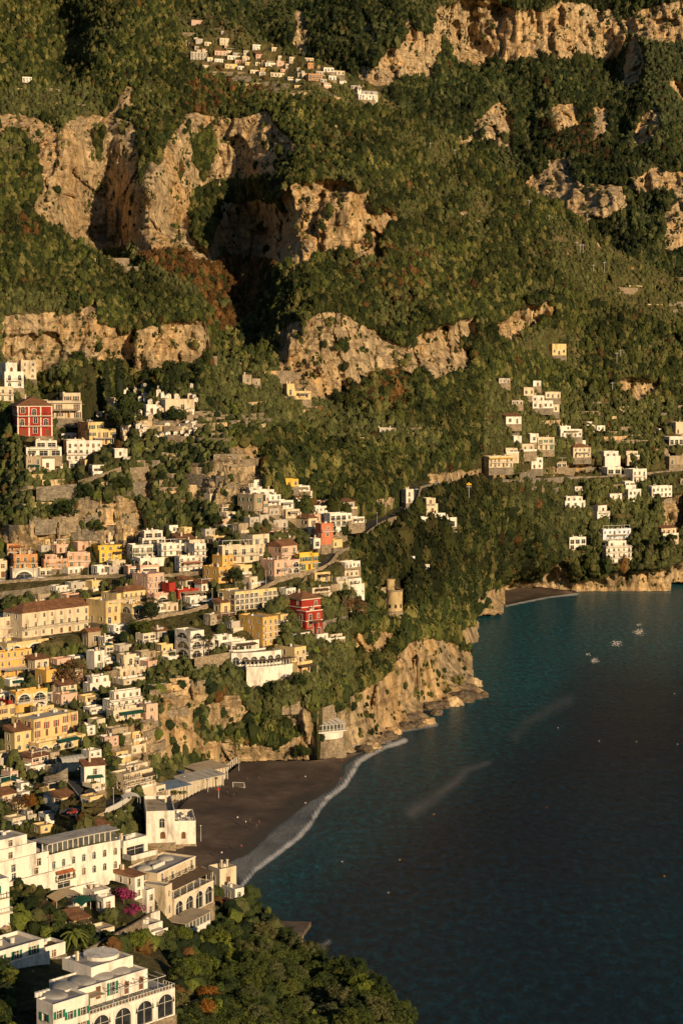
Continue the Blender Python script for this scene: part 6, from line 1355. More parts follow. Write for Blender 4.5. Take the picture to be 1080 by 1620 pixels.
# small houses, sheds and annexes packed between the larger ones
def free(u0, u1, v0, v1, tol=0.0):
    for a, b_, c, d, l in BBOX:
        ox = min(u1, b_) - max(u0, a); oy = min(v1, d) - max(v0, c)
        if ox > 0 and oy > 0 and ox * oy > tol * (u1 - u0) * (v1 - v0): return False
    return True
rf_ = random.Random(17); CNAME = dict(W='white', C='cream', Y='pale yellow', P='pink', S='stone', K='grey beige', G='golden', O='orange')
def fillers(poly, n, wr, hr, cols, lay='main', yaw=(38, 50), tol=.12):
    xs = [p[0] for p in poly]; ys = [p[1] for p in poly]; k = tr = 0
    while k < n and tr < 4000:
        tr += 1; u, v = rf_.uniform(min(xs), max(xs)), rf_.uniform(min(ys), max(ys)); w = rf_.uniform(*wr); h = rf_.uniform(*hr)
        if not bool(inpoly(np.array([u]), np.array([v]), poly)[0]) or not free(u - 3, u + w, v - h, v, tol): continue
        c = rf_.choice(cols); tl = rf_.random() < .14; fl = 2 if h > 15 else 1
        d = '%s %s%s' % (rf_.choice(['little', 'small', 'low', 'plain']), CNAME[c], ' tiled house' if tl else rf_.choice([' house', ' annexe', ' flat roofed house', ' terraced house']))
        o = rf_.random(); house(place_label(d, u + w / 2, v - h / 2), u, v, rf_.choice([4, 6, 9]), w, h, rf_.uniform(*yaw), c, fl, lay=lay, roof='shed' if tl else 'flat', win=rf_.choice(['rect', 'rect', 'arch', 'big']), terr=1.6 if o < .4 else 0, pergola=.4 < o < .5, tier=(.1, .7, .2, 1, .35) if o > .75 and h > 14 else None, group='small houses packed into the town'); k += 1
fillers([(0, 860), (330, 850), (340, 1000), (225, 1080), (210, 1200), (0, 1240)], 62, (12, 26), (9, 18), 'WWWCCYYPSK')
fillers([(330, 790), (560, 800), (555, 930), (400, 1010), (330, 1000)], 28, (12, 24), (9, 17), 'WWCCPYKS')
fillers([(0, 600), (210, 610), (215, 770), (40, 760)], 14, (12, 24), (8, 15), 'WWCYK', yaw=(14, 28)); fillers([(770, 690), (1080, 690), (1080, 860), (900, 880), (860, 780)], 12, (12, 24), (7, 12), 'WWCCS', yaw=(20, 30))
fillers([(290, 60), (420, 80), (560, 130), (560, 150), (430, 125), (300, 105)], 26, (8, 16), (5, 9), 'KWCPCW', yaw=(18, 25), tol=.55); fillers([(60, 1240), (230, 1200), (230, 1330), (0, 1330), (0, 1250)], 7, (14, 26), (10, 16), 'WWCY')
fillers([(0, 1190), (120, 1200), (130, 1290), (0, 1310)], 10, (14, 26), (10, 16), 'WCYK'); fillers([(780, 600), (900, 600), (960, 700), (800, 700)], 5, (10, 18), (6, 9), 'WCK', yaw=(20, 30)); fillers([(100, 1400), (220, 1400), (240, 1480), (120, 1500)], 4, (16, 26), (12, 16), 'WWC', lay='near'); fillers([(420, 940), (560, 960), (500, 1050), (440, 1010)], 5, (14, 22), (8, 12), 'WCKS')
# dry stone terrace walls
def free(u0, u1, v0, v1, tol=0.0):
    for a, b_, c, d, l in BBOX:
        ox = min(u1, b_) - max(u0, a); oy = min(v1, d) - max(v0, c)
        if ox > 0 and oy > 0 and ox * oy > tol * (u1 - u0) * (v1 - v0): return False
    return True
TZ = [([(0, 600), (330, 640), (420, 800), (560, 900), (540, 1060), (300, 1090), (250, 1200), (0, 1290)], 150, 3.0), ([(320, 565), (450, 590), (500, 660), (340, 690)], 26, 2.2), ([(560, 655), (700, 690), (700, 715), (520, 700)], 10, 2.2),
      ([(280, 40), (600, 150), (560, 175), (420, 150), (290, 110)], 34, 2.4), ([(770, 640), (1080, 640), (1080, 780), (900, 800), (770, 750)], 34, 3.0), ([(0, 130), (120, 125), (110, 175), (0, 175)], 8, 2.2), ([(940, 460), (1080, 440), (1080, 520)], 8, 1.8), ([(100, 380), (220, 430), (290, 470), (150, 420)], 5, 2), ([(380, 1090), (520, 1080), (500, 1130), (400, 1120)], 6, 2)]
rw = random.Random(3)
for poly, n, h in TZ:
    xs = [p[0] for p in poly]; ys = [p[1] for p in poly]; k = 0; tr = 0
    while k < n and tr < n * 30:
        tr += 1; u, v = rw.uniform(min(xs), max(xs)), rw.uniform(min(ys), max(ys))
        if not bool(inpoly(np.array([u]), np.array([v]), poly)[0]): continue
        lay = 'main' if not (u < 335 and v < 590 and v > 380) else 'spur'; L = rw.uniform(14, 46)
        if not free(u - 2, u + L, v - 8, v + 1, .05): continue
        a = at(u, v, lay); dv = -L * rw.uniform(-.02, .16); b_ = at(u + L, v + dv, lay)
        if abs(a.z - b_.z) > 4 or abs(a.y - b_.y) > 60 or a.z < 8: continue
        z = min(a.z, b_.z); hh = rw.uniform(.6, 1.2) * h; mb = MB(); q = perp(a, b_) ; m = (a + b_) / 2 - q * rw.uniform(.3, 1.5)
        for c, d in ((a, m), (m, b_)):
            c = Vector((c.x, c.y, z)); d = Vector((d.x, d.y, z)); mb.obox(c + Vector((0, 0, hh / 2 - 2)), d + Vector((0, 0, hh / 2 - 2)), .6, hh + 4)
        mat = rw.choice(['stone', 'stonegrey', 'stone', 'rock']); o = mb.build('terrace_wall', M[mat])
        tag(o, place_label('%s dry stone terrace wall' % ('long' if L > 30 else 'short'), u + L / 2, v), 'terrace wall', 'dry stone terrace walls', 'thing'); k += 1
print('walls', time.time() - T0)

# ================================================================ boats, cars, people and other small things
def car_parts():
    def prof(mb, pts, w0, w1):
        n = len(pts)
        for s in (-1, 1):
            pp = [(x, s * (w1 if z > .9 else w0), z) for x, z in pts]; mb.poly(pp if s < 0 else pp[::-1])
        for i in range(n):
            (x0, z0), (x1, z1) = pts[i], pts[(i + 1) % n]; a, b_ = (w1 if z0 > .9 else w0), (w1 if z1 > .9 else w0)
            mb.quad((x0, a, z0), (x1, b_, z1), (x1, -b_, z1), (x0, -a, z0))
    b = MB(); prof(b, [(-2.1, .3), (2.1, .3), (2.12, .72), (1.95, .85), (1.1, .93), (.45, 1.42), (-1.1, 1.45), (-1.85, .97), (-2.12, .85)], .86, .70); g = MB()
    for s in (-1, 1): g.poly([(x, s * (.80 if z < 1.1 else .735), z) for x, z in ([(-1.55, .98), (.85, .98), (.4, 1.36), (-1.05, 1.38)] if s < 0 else [(-1.05, 1.38), (.4, 1.36), (.85, .98), (-1.55, .98)])])
    g.quad((1.08, -.66, .97), (1.08, .66, .97), (.5, .62, 1.4), (.5, -.62, 1.4)); g.quad((-1.82, .66, 1.0), (-1.82, -.66, 1.0), (-1.16, -.62, 1.44), (-1.16, .62, 1.44))
    w = MB(); n = 12
    for i in range(n):
        a0, a1 = 2 * math.pi * i / n, 2 * math.pi * (i + 1) / n; w.quad((.33 * math.cos(a0), -.1, .33 * math.sin(a0)), (.33 * math.cos(a1), -.1, .33 * math.sin(a1)), (.33 * math.cos(a1), .1, .33 * math.sin(a1)), (.33 * math.cos(a0), .1, .33 * math.sin(a0)))
    for s in (-.1, .1): w.poly([(.33 * math.cos(2 * math.pi * i / n), s, .33 * math.sin(2 * math.pi * i / n)) for i in (range(n) if s < 0 else range(n - 1, -1, -1))])
    l = MB(); l.box(2.06, 2.13, -.2, .2, .6, .75)
    return b, g, w.mesh('wheel', M['rubber']), l.mesh('headlight', M['white'])
cb, cg, cw, cl = car_parts(); _cm = {}
def car(P, rz, colr, label, group='cars parked along the roads', van=False):
    if colr not in _cm: _cm[colr] = cb.mesh('body', M[colr])
    if 'g' not in _cm: _cm['g'] = cg.mesh('glazing', M['glass'])
    t = empty('van' if van else 'parked_car', P, rz, label, 'van' if van else 'car', group); link('body', _cm[colr], t, scale=(1.1, 1.05, 1.35) if van else None); link('glazing', _cm['g'], t, scale=(1.1, 1.06, 1.35) if van else None)
    for x in (-1.3, 1.3):
        for y in (-.8, .8): link('wheel', cw, t, (x, y, .33))
    for y in (-.6, .6): link('headlight', cl, t, (0, y, 0))
rc = random.Random(8); CN = {'carwhite': 'white', 'carblue': 'blue', 'cardark': 'black', 'carred': 'red', 'cargrey': 'silver'}
def park(ri, cols, side, i0=1, step=1):
    P, nrm, w, lay = ROADP[ri]
    for k, c in enumerate(cols):
        i = i0 + k * step
        if i >= len(P) - 1: break
        d = P[i + 1] - P[i]; f = .25 + .5 * rc.random(); p = P[i].lerp(P[i + 1], f) + nrm[i] * (w * (.22 if side == 0 else .78)) + Vector((0, 0, .13)); u, v = project(p)
        car(p, math.atan2(d.y, d.x), c, place_label('%s car parked on the road' % CN[c], u, v))
park(0, ['carwhite', 'cardark', 'cardark', 'carblue', 'cargrey', 'carwhite'], 0, 3); park(0, ['cardark', 'carred', 'cargrey', 'carwhite', 'cardark'], 0, 19)
park(1, ['cardark', 'carwhite', 'cargrey', 'carblue', 'cardark', 'carwhite'], 1, 8); park(1, ['carwhite', 'cargrey', 'cardark'], 1, 17); park(2, ['carred', 'carwhite', 'cardark', 'cargrey'], 0, 6); park(3, ['carwhite', 'cardark', 'cargrey', 'carwhite', 'carblue', 'cardark', 'carwhite'], 0, 2, 4)
park(4, ['carred'], 0, 4); P_, n_, w_, l_ = ROADP[5]; d_ = P_[3] - P_[2]; car(P_[3] + n_[3] * 3 + Vector((0, 0, .13)), math.atan2(d_.y, d_.x), 'carwhite', "white van parked on the bend above the arched hotel", 'cars parked along the roads', True)

def skin_body(name, verts, edges, radii, mat):
    me = bpy.data.meshes.new(name); me.from_pydata(verts, edges, []); o = bpy.data.objects.new(name, me); COL.objects.link(o)
    o.modifiers.new('s', 'SKIN'); sl = me.skin_vertices[0].data
    for i, r in enumerate(radii): sl[i].radius = (r, r * .85); sl[i].use_root = (i == 0)
    sb = o.modifiers.new('b', 'SUBSURF'); sb.levels = 1; dg = bpy.context.evaluated_depsgraph_get(); e = bpy.data.meshes.new_from_object(o.evaluated_get(dg)); e.name = name
    bpy.data.objects.remove(o); e.materials.clear(); e.materials.append(mat); return e
def person_meshes(walk):
    s = .22 if walk else .05
    V = [(0, 0, .95), (0, 0, 1.15), (0, 0, 1.38), (0, 0, 1.5), (0, -.02, 1.62), (0, -.02, 1.72), (.10, 0, .9), (.11, -s, .5), (.11, -s * .9, .08), (.11, -s * .9 - .14, .04), (-.10, 0, .9), (-.11, s * .6, .5), (-.11, s * 1.3, .1), (-.11, s * 1.3 - .13, .04),
         (.19, 0, 1.4), (.25, s * .7, 1.12), (.27, s * .4 - .04, .88), (.27, s * .4 - .06, .80), (-.19, 0, 1.4), (-.25, -s * .7, 1.12), (-.27, -s - .04, .9), (-.27, -s - .06, .82)]
    E = [(0, 1), (1, 2), (2, 3), (3, 4), (4, 5), (0, 6), (6, 7), (7, 8), (8, 9), (0, 10), (10, 11), (11, 12), (12, 13), (2, 14), (14, 15), (15, 16), (16, 17), (2, 18), (18, 19), (19, 20), (20, 21)]
    Rr = [.13, .12, .14, .06, .10, .07, .095, .065, .045, .04, .095, .065, .045, .04, .055, .042, .032, .035, .055, .042, .032, .035]
    body = skin_body('body', V, E, Rr, M['skin'])
    sh = lambda m: skin_body('shirt', [V[i] for i in (1, 2, 14, 15, 18, 19, 0)], [(0, 1), (1, 2), (2, 3), (1, 4), (4, 5), (0, 6)], [.15, .165, .075, .06, .075, .06, .15], m)
    tr = lambda m: skin_body('trousers', [V[i] for i in (0, 6, 7, 8, 10, 11, 12)], [(0, 1), (1, 2), (2, 3), (0, 4), (4, 5), (5, 6)], [.155, .115, .085, .065, .115, .085, .065], m)
    hr = MB(); hr.dome((0, .01, 1.66), .105, .115, .14, 10, 4); return body, {c: sh(M[c]) for c in ('cloth_white', 'cloth_dark', 'cloth_red')}, tr(M['cloth_dark']), hr.mesh('hair', M['hair'], True)
PM = [person_meshes(False), person_meshes(True)]
PPL = [(483, 1275, 1, 'cloth_white', "person in white top walking up the middle of the dark beach"), (539, 1234, 0, 'cloth_red', "person in red standing at the wet edge of the beach"), (389, 1305, 1, 'cloth_white', "person in white walking alone near the beach group"), (376, 1298, 0, 'cloth_white', "person in white top at the head of the beach group"), (406, 1311, 0, 'cloth_dark', "person in dark clothes at the seaward end of the beach group"),
       (396, 1302, 1, 'cloth_dark', "person in dark clothes in the middle of the beach group"), (410, 1305, 1, 'cloth_red', "person in red shirt walking with the beach group"), (382, 1343, 1, 'cloth_red', "person in reddish top near the foaming wash"), (351, 1354, 0, 'cloth_white', "person in white by the hotel wall at the near end of the beach"), (370, 1262, 1, 'cloth_dark', "person in dark clothes by the goal posts"),
       (410, 1235, 0, 'cloth_dark', "person in dark clothes in the shade line at the back of the beach"), (391, 1236, 1, 'cloth_red', "person beside the football goal"), (360, 1258, 0, 'cloth_dark', "person standing near the promenade lamp"), (541, 1205, 0, 'cloth_red', "person in red at the far tip of the dark beach"), (483, 1233, 1, 'cloth_white', "person walking toward the bastion restaurant")]
for u, v, wk, c, lab in PPL:
    Y = float(ysea(v, 1.6)); P = world_pt(np.array(float(u)), np.array(float(v)), Y); P[2] = 1.55 if u < 530 else .9
    b, sh, tr, hr = PM[wk]; t = empty('person', P, rc.uniform(0, 6.28), lab, 'person', 'people on the dark beach'); link('body', b, t); link('shirt', sh[c], t); link('trousers', tr, t); link('hair', hr, t)
# goal
def goal():
    Y = float(ysea(1246, 1.8)); P = world_pt(np.array(368.), np.array(1246.), Y); P[2] = 1.7; t = empty('football_goal', P, R(-12), "white football goal frame with net on the dark beach", 'goal')
    f = MB(); f.box(0, .14, 0, .14, 0, 2.3); f.box(4.6, 4.74, 0, .14, 0, 2.3); f.box(.14, 4.6, 0, .14, 2.16, 2.3); f.obox((.07, .1, 2.2), (.07, 1.6, .05), .08, .08); f.obox((4.67, .1, 2.2), (4.67, 1.6, .05), .08, .08); f.box(.1, 4.64, 1.55, 1.65, 0, .1); f.build('frame', M['white'], t)
    n = MB(); [n.obox((x, .12, 2.2), (x, 1.6, .05), .03, .03) for x in np.arange(.4, 4.6, .4)]; n.build('net', M['white'], t)
goal()
def lamp(P, label, h=6.5, flag=None):
    t = empty('street_lamp', P, 0, label, 'street lamp'); p = MB(); p.cyl((0, 0), .12, .07, 0, h, 8); p.build('pole', M['steel'], t); a = MB(); a.obox((0, 0, h), (0, -1.0, h + .3), .08, .08); a.build('arm', M['steel'], t); l = MB(); l.dome((0, -1.0, h + .2), .3, .3, .25, 8, 3); l.build('lamp_head', M['white'], t)
    if flag: f = MB(); f.box(-.5, .5, -.16, -.12, h * .55, h * .72); f.build('sign', M[flag], t)
for u, v, f, lab in ((346, 1262, 'red', "lamp post with a red sign at the top of the beach"), (329, 1254, None, "plain lamp post beside the promenade railing"), (378, 1220, None, "lamp post at the far end of the promenade"), (292, 1250, None, "lamp post in front of the palm row"), (318, 1330, None, "short pole at the near edge of the sand")):
    P = Vector(world_pt(np.array(float(u)), np.array(float(v)), float(ysea(v, 2.0)))); P.z = 1.8; lamp(P, lab, 5.5, f)
for ri, idx in ((0, (2, 8, 14, 20)), (1, (3, 7, 11, 14, 18, 21)), (2, (3, 7)), (5, (2, 4))):
    P, nrm, w, lay = ROADP[ri]
    for i in idx:
        if i < len(P): u, v = project(P[i]); lamp(P[i] + nrm[i] * .3, place_label('slim grey street lamp', u, v))
# promenade posts, deck pergola
def posts(pts, n, h, label, lay=None, z=2.2):
    t = empty('railing_row', Vector(world_pt(np.array(float(pts[0][0])), np.array(float(pts[0][1])), float(ysea(pts[0][1], z)))), 0, label, 'railing'); base = t.location.copy(); q = MB(); A = [Vector(world_pt(np.array(float(u)), np.array(float(v)), float(ysea(v, z)))) - base for u, v in pts]
    for i in range(n + 1):
        f = i / n * (len(A) - 1); k = min(int(f), len(A) - 2); p = A[k].lerp(A[k + 1], f - k); q.box(p.x - .15, p.x + .15, p.y - .15, p.y + .15, -.5, h)
    q.each('post', M['white'], t); r = MB(); [r.obox(a + Vector((0, 0, h * .8)), b_ + Vector((0, 0, h * .8)), .1, .1) for a, b_ in zip(A[:-1], A[1:])]; r.build('rail', M['white'], t)
posts([(345, 1227), (360, 1217), (374, 1206)], 9, 2.4, "row of white posts with a rail along the promenade")
def deck():
    P = Vector(world_pt(np.array(545.), np.array(1158.), float(ysea(1158, 4)))); t = empty('pergola', P, R(20), "white pergola frame on the bathing platform beneath the sea cliff", 'pergola'); p = MB(); b = MB()
    for i in range(6):
        for y in (0, 4): p.box(i * 2.2 - .1, i * 2.2 + .1, y, y + .2, -2, 3)
        b.box(i * 2.2 - .08, i * 2.2 + .08, -.3, 4.5, 3.0, 3.15)
    b.box(-.3, 11.3, 0, .15, 3.15, 3.3); b.box(-.3, 11.3, 4, 4.15, 3.15, 3.3); p.each('post', M['white'], t); b.build('beam', M['white'], t)
deck()
def slab(name, pts, z, thick, mat, label, cat):
    P = [world_pt(np.array(float(u)), np.array(float(v)), float(ysea(v, z))) for u, v in pts]; mb = MB(); top = [(p[0], p[1], z) for p in P]; mb.poly(top); n = len(top)
    for i in range(n): a, b_ = top[i], top[(i + 1) % n]; mb.quad((a[0], a[1], z - thick), (b_[0], b_[1], z - thick), b_, a); 
    o = mb.build(name, M[mat]); return tag(o, label, cat) if label else tag(o, kind='structure')
slab('bathing_platform', [(540, 1176), (556, 1180), (590, 1170), (605, 1152), (625, 1140), (640, 1136), (600, 1130), (575, 1140), (545, 1155)][::-1], 2.2, 4, 'concrete', "flat concrete bathing platform between bastion and sea cliff", 'platform')
slab('jetty', [(433, 1481), (470, 1488), (492, 1458), (438, 1457)], 1.5, 3, 'jetty', "brown concrete jetty with steps reaching into the sea below the pines", 'jetty')
slab('jetty', [(496, 1520), (515, 1526), (519, 1516), (500, 1514)], 1.0, 3, 'concrete', "small stub jetty in the water beyond the larger one", 'jetty')
slab('quay_wall', [(466, 1500), (480, 1478), (475, 1474), (458, 1492)][::-1], 3.4, 5, 'stone', "stepped pale quay wall on the concrete jetty", 'wall')
def boat(P, rz, label, col='carwhite', L=4.5, grp=None):
    t = empty('boat', P, rz, label, 'boat', grp); h = MB(); n = 8; ring = []
    for i in range(n + 1):
        x = L * (i / n - .5); w = .85 * math.sin(math.pi * min(1, (i + 1.6) / n * .62 + .28)) if i < n else .03; ring.append((x, w))
    for i in range(n):
        (x0, w0), (x1, w1) = ring[i], ring[i + 1]
        for s in (-1, 1):
            q = [(x0, s * w0, .75), (x1, s * w1, .8), (x1, s * w1 * .5, .05), (x0, s * w0 * .5, 0)]; h.poly(q if s > 0 else q[::-1])
        h.quad((x0, w0 * .5, 0), (x1, w1 * .5, .05), (x1, -w1 * .5, .05), (x0, -w0 * .5, 0)); h.quad((x0, -w0 * .9, .45), (x1, -w1 * .9, .5), (x1, w1 * .9, .5), (x0, w0 * .9, .45))
    h.poly([(ring[0][0], s * w, z) for s, w, z in ((-1, ring[0][1] * .5, 0), (1, ring[0][1] * .5, 0), (1, ring[0][1], .75), (-1, ring[0][1], .75))]); h.build('hull', M[col], t)
    b = MB(); b.box(-.9, -.6, -.75, .75, .5, .62); b.box(.5, .8, -.7, .7, .52, .64); b.build('seat', M['wood'], t); o = MB(); o.box(-L / 2 - .25, -L / 2, -.15, .15, .2, 1.1); o.build('outboard_motor', M['cardark'], t)
for k, (u, v, rz, c, lab) in enumerate(((258, 1224, 2.3, 'carwhite', "white rowing boat stored on the cliff foot, nearest the yellow hotel"), (266, 1221, 2.0, 'carblue', "blue rowing boat stored on the cliff foot between two white ones"), (272, 1217, 1.7, 'carwhite', "white rowing boat stored on the cliff foot, closest to the ivy"), (282, 1222, 2.5, 'carblue', "blue rowing boat lying beside the tan roofed restaurant"))):
    P = Vector(world_pt(np.array(float(u)), np.array(float(v)), float(ysea(v, 7.0)))); boat(P, rz, lab, c, 5.5, 'rowing boats stored by the beach')
for u, v, lab in ((947, 1173, "small pale buoy in the brownish water, straight below the sun glints"), (1066, 1098, "small pale buoy closest to the glinting water"), (1006, 1174, "small buoy halfway along the dark water"), (1071, 1178, "small buoy by the picture edge in dark water"), (864, 1278, "red buoy in the middle of the dark water"), (632, 1361, "orange buoy off the near beach end"), (541, 1364, "pale buoy just outside the surf of the dark beach"), (686, 1289, "yellow buoy at the end of the pale silt streak"), (614, 1413, "small pale buoy off the hotel gardens"), (1050, 1387, "orange buoy alone in the lower water"), (882, 1152, "tiny white buoy above the brownish water")):
    P = Vector(world_pt(np.array(float(u)), np.array(float(v)), float(ysea(v)))); P.z = .1; t = empty('buoy', P, 0, lab, 'buoy', 'mooring buoys'); b = MB(); b.dome((0, 0, .0), .24, .24, .28, 10, 4); b.build('float', M['yellow' if 'yellow' in lab or 'orange' in lab else 'red' if 'red' in lab else 'white'], t); p = MB(); p.cyl((0, 0), .04, .03, .3, .7, 6); p.build('rod', M['iron'], t)
# parasol terrace on the white beach house
tp = yawpt(h2, 0, 0, h2['H'] - h2['par'])
for k in range(30):
    x, y = rc.uniform(.6, h2['W'] - .5), rc.uniform(.5, min(h2['D'], 7) - .5); kind = k % 2
    if kind: t = empty('cafe_chair', yawpt(h2, x, y, h2['H'] - h2['par']), rc.uniform(0, 6), "white terrace chair on the crowded beach house roof", 'chair', 'white chairs on the crowded roof terrace'); b = MB(); b.box(-.3, .3, -.3, .3, .45, .52); b.build('seat', M['white'], t); b = MB(); b.box(-.3, .3, .25, .31, .52, 1.05); b.build('backrest', M['white'], t); b = MB(); [b.box(i * .25 - .03, i * .25 + .03, j * .25 - .03, j * .25 + .03, 0, .45) for i in (-1, 1) for j in (-1, 1)]; b.each('leg', M['white'], t)
    else: t = empty('cafe_table', yawpt(h2, x, y, h2['H'] - h2['par']), 0, "round white table on the crowded beach house roof", 'table', 'white tables on the crowded roof terrace'); b = MB(); b.cyl((0, 0), .6, .6, .9, .96, 14); b.build('tabletop', M['white'], t); b = MB(); b.cyl((0, 0), .05, .05, 0, .9, 6); b.cyl((0, 0), .3, .25, 0, .05, 10); b.build('pedestal', M['iron'], t)
# cable hoist, power poles, tarpaulins
def mast(u, v, hp, label, lay='main', cab=None, name='utility_pole', cat='utility pole'):
    P = at(u, v, lay); s = P.y / F; t = empty(name, P, 0, label, cat); p = MB(); p.box(-.14, .14, -.14, .14, -1, hp * s); p.build('pole', M['steel'], t); a = MB(); a.box(-1.6, 1.6, -.1, .1, hp * s - 1.2, hp * s - .9); a.build('crossarm', M['steel'], t)
    if cab: c = MB(); c.box(-1.5, 1.5, -.7, .7, hp * s, hp * s + 1.0); c.box(-.5, .3, -.6, .6, hp * s + 1.003, hp * s + 1.7); c.build('hoist_cab', M['yellow'], t)
mast(741, 845, 78, "tall lattice mast with yellow hoist cab above the dark woods", cab=True, name='hoist_mast', cat='hoist mast')
for k, (u, v, h) in enumerate(((917, 402, 16), (922, 401, 15), (938, 432, 14), (955, 434, 20), (836, 330, 14), (868, 352, 12), (975, 575, 18), (980, 573, 20), (912, 392, 10), (680, 235, 10), (719, 248, 12), (968, 622, 18))): mast(u, v, h, "%s power pole %s" % (['thin', 'leaning', 'steel', 'bare'][k % 4], ["upper of the pair on the grassy spur", "twin of the pair on the grassy spur", "lower down the grassy spur", "tallest on the grassy spur", "on the bushy ridge crest", "below the ridge crest outcrop", "first by the dark clearing", "second by the dark clearing", "highest over the grassy spur", "near the village end of the ridge", "along the forest ridge", "over the pale rock knoll"][k]))
def tarp(u, v, W, D, h, mat, label, lay='main', yaw=40):
    P = at(u, v, lay); t = empty('canopy', P, R(yaw), label, 'canopy'); b = MB(); n = 6
    for i in range(n):
        x0, x1 = W * i / n, W * (i + 1) / n; z0, z1 = h + .9 * math.sin(math.pi * i / n), h + .9 * math.sin(math.pi * (i + 1) / n); b.quad((x0, 0, z0), (x1, 0, z1), (x1, D, z1 + .5), (x0, D, z0 + .5))
    b.build('cloth', M[mat], t); p = MB(); [p.box(x - .06, x + .06, y - .06, y + .06, -1, h) for x in (.1, W - .1) for y in (.1, D - .1)]; p.each('post', M['steel'], t); u2, v2 = project(P); BBOX.append((u2 - 4, u2 + 24, v2 - 14, v2, lay))
tarp(168, 1036, 7, 5, 3, 'dgreen', "green canvas canopy above the small cream garden"); tarp(130, 1452, 5, 4, 2.8, 'dgreen', "sagging dark green tarpaulin in the hotel garden", 'near'); tarp(2, 1252, 9, 5, 2.6, 'dgreen', "low dark green netting in the orchard"); tarp(196, 1278, 6, 4, 3, 'white', "curved white pergola roof on the road bend", 'main', 20)
tarp(470, 1112, 6, 4, 3, 'dgreen', "teal netting over the cliff garden"); tarp(90, 1444, 8, 4, 2.6, 'canvas', "tan reed canopy beneath the blank white wall", 'near', 45)
# cemetery
zt = [(142, 598), (238, 618), (205, 620), (258, 668), (230, 668), (208, 690), (300, 668), (225, 684), (285, 684), (190, 612), (250, 640), (150, 606), (272, 694)]
kt = 0
for tr in range(900):
    if kt >= 80: break
    u, v = rc.uniform(196, 312), rc.uniform(612, 697)
    if kt < 14: u, v = rc.uniform(122, 152), rc.uniform(583, 606)
    if not free(u - 4, u + 4, v - 7, v, .35): continue
    P = at(u, v); t = empty('tomb', P, R(rc.uniform(5, 30)), place_label(rc.choice(['white gabled tomb', 'small white tomb', 'pale stone tomb']), u, v), 'tomb', 'white tombs of the hillside cemetery'); w, h, d = rc.uniform(1.4, 3.2), rc.uniform(1.6, 3.2), 2.2; m = wallmat(rc.choice('WWC'))
    b = MB(); wall_face(b, (-w / 2, 0, 0), (1, 0, 0), w, -2, h, [(w * .28, w * .72, .1, h * .8, 1)], .5); b.box(-w / 2, w / 2, .51, d, -2, h); b.quad((-w / 2, .51, -2), (-w / 2, 0, -2), (-w / 2, 0, h), (-w / 2, .51, h)); b.quad((w / 2, 0, -2), (w / 2, .51, -2), (w / 2, .51, h), (w / 2, 0, h)); b.quad((-w / 2, 0, h), (w / 2, 0, h), (w / 2, .51, h), (-w / 2, .51, h)); b.build('wall', m, t)
    r = MB(); r.poly([(-w / 2 - .15, -.1, h), (w / 2 + .15, -.1, h), (0, -.1, h + w * .3)]); r.quad((w / 2 + .15, -.1, h), (w / 2 + .15, d, h), (0, d, h + w * .3), (0, -.1, h + w * .3)); r.quad((-w / 2 - .15, d, h), (-w / 2 - .15, -.1, h), (0, -.1, h + w * .3), (0, d, h + w * .3)); r.build('roof', M['roofwhite'], t)
    BBOX.append((u - 3, u + 3, v - 6, v, 'main')); kt += 1
# boulders at the foot of the headland
def boulder(P, r, label, seed):
    rg = np.random.RandomState(seed); me = bpy.data.meshes.new('boulder'); import bmesh
    bm = bmesh.new(); bmesh.ops.create_icosphere(bm, subdivisions=3, radius=1); co = np.array([v.co for v in bm.verts]); o_ = rg.rand(3) * 40
    d = .62 + .5 * ridged(co[:, 0] * 1.3 + o_[0], co[:, 1] * 1.3 + o_[1], co[:, 2] * 1.3 + o_[2], 3) + .34 * _tab[np.floor(co[:, 0] * 1.7 + o_[0]).astype(int) & 63, np.floor(co[:, 1] * 1.7 + o_[1]).astype(int) & 63, np.floor(co[:, 2] * 2.3).astype(int) & 63]; co = co * d[:, None] * np.array([r * rg.uniform(.9, 1.5), r, r * rg.uniform(.5, .8)])
    for v, c in zip(bm.verts, co): v.co = c
    bm.to_mesh(me); bm.free(); me.materials.append(M['wetrock'] if seed % 3 else M['rock']); me.attributes.new('rock', 'FLOAT', 'POINT'); o = link('boulder', me, None, P, rg.rand() * 6); tag(o, label, 'boulder', 'boulders at the foot of the headland')
BL = [(684, 1118, 4), (700, 1117, 3.5), (715, 1112, 4.5), (728, 1106, 5), (742, 1102, 5), (755, 1099, 4), (763, 1100, 2.6), (735, 1090, 5), (720, 1098, 4), (706, 1086, 3.5), (690, 1128, 2.5), (676, 1142, 3), (660, 1148, 3), (640, 1150, 3.4), (622, 1158, 3), (612, 1166, 3.6), (600, 1172, 3), (590, 1180, 2.6), (578, 1186, 2.6), (648, 1140, 4), (747, 1082, 4), (738, 1076, 3.5)]
for k, (u, v, r) in enumerate(BL):
    P = Vector(world_pt(np.array(float(u)), np.array(float(v)), float(ysea(v, .8)))); boulder(P, r, "%s boulder %s" % (['grey', 'pale', 'brown wet', 'cracked'][k % 4], ['at the dark cave mouth', 'second out from the cave mouth', 'in the middle of the tilted ledge', 'on the crest of the tilted ledge', 'near the outer end of the ledge', 'next to the outermost point', 'outermost at the headland tip', 'leaning on the cliff above the ledge', 'above the cave mouth', 'high on the slabs by the cave', 'lying low off the cave', 'at the next point along the surf', 'in the surf before the point', 'beside the bathing platform end', 'half way along the platform edge', 'where the platform meets the surf', 'in the foam under the platform', 'closest to the small sand tip', 'touching the dark sand tip', 'behind the platform by the cliff', 'under the headland cliff edge', 'topmost below the headland cliff'][k]), 100 + k)
print('small', time.time() - T0)
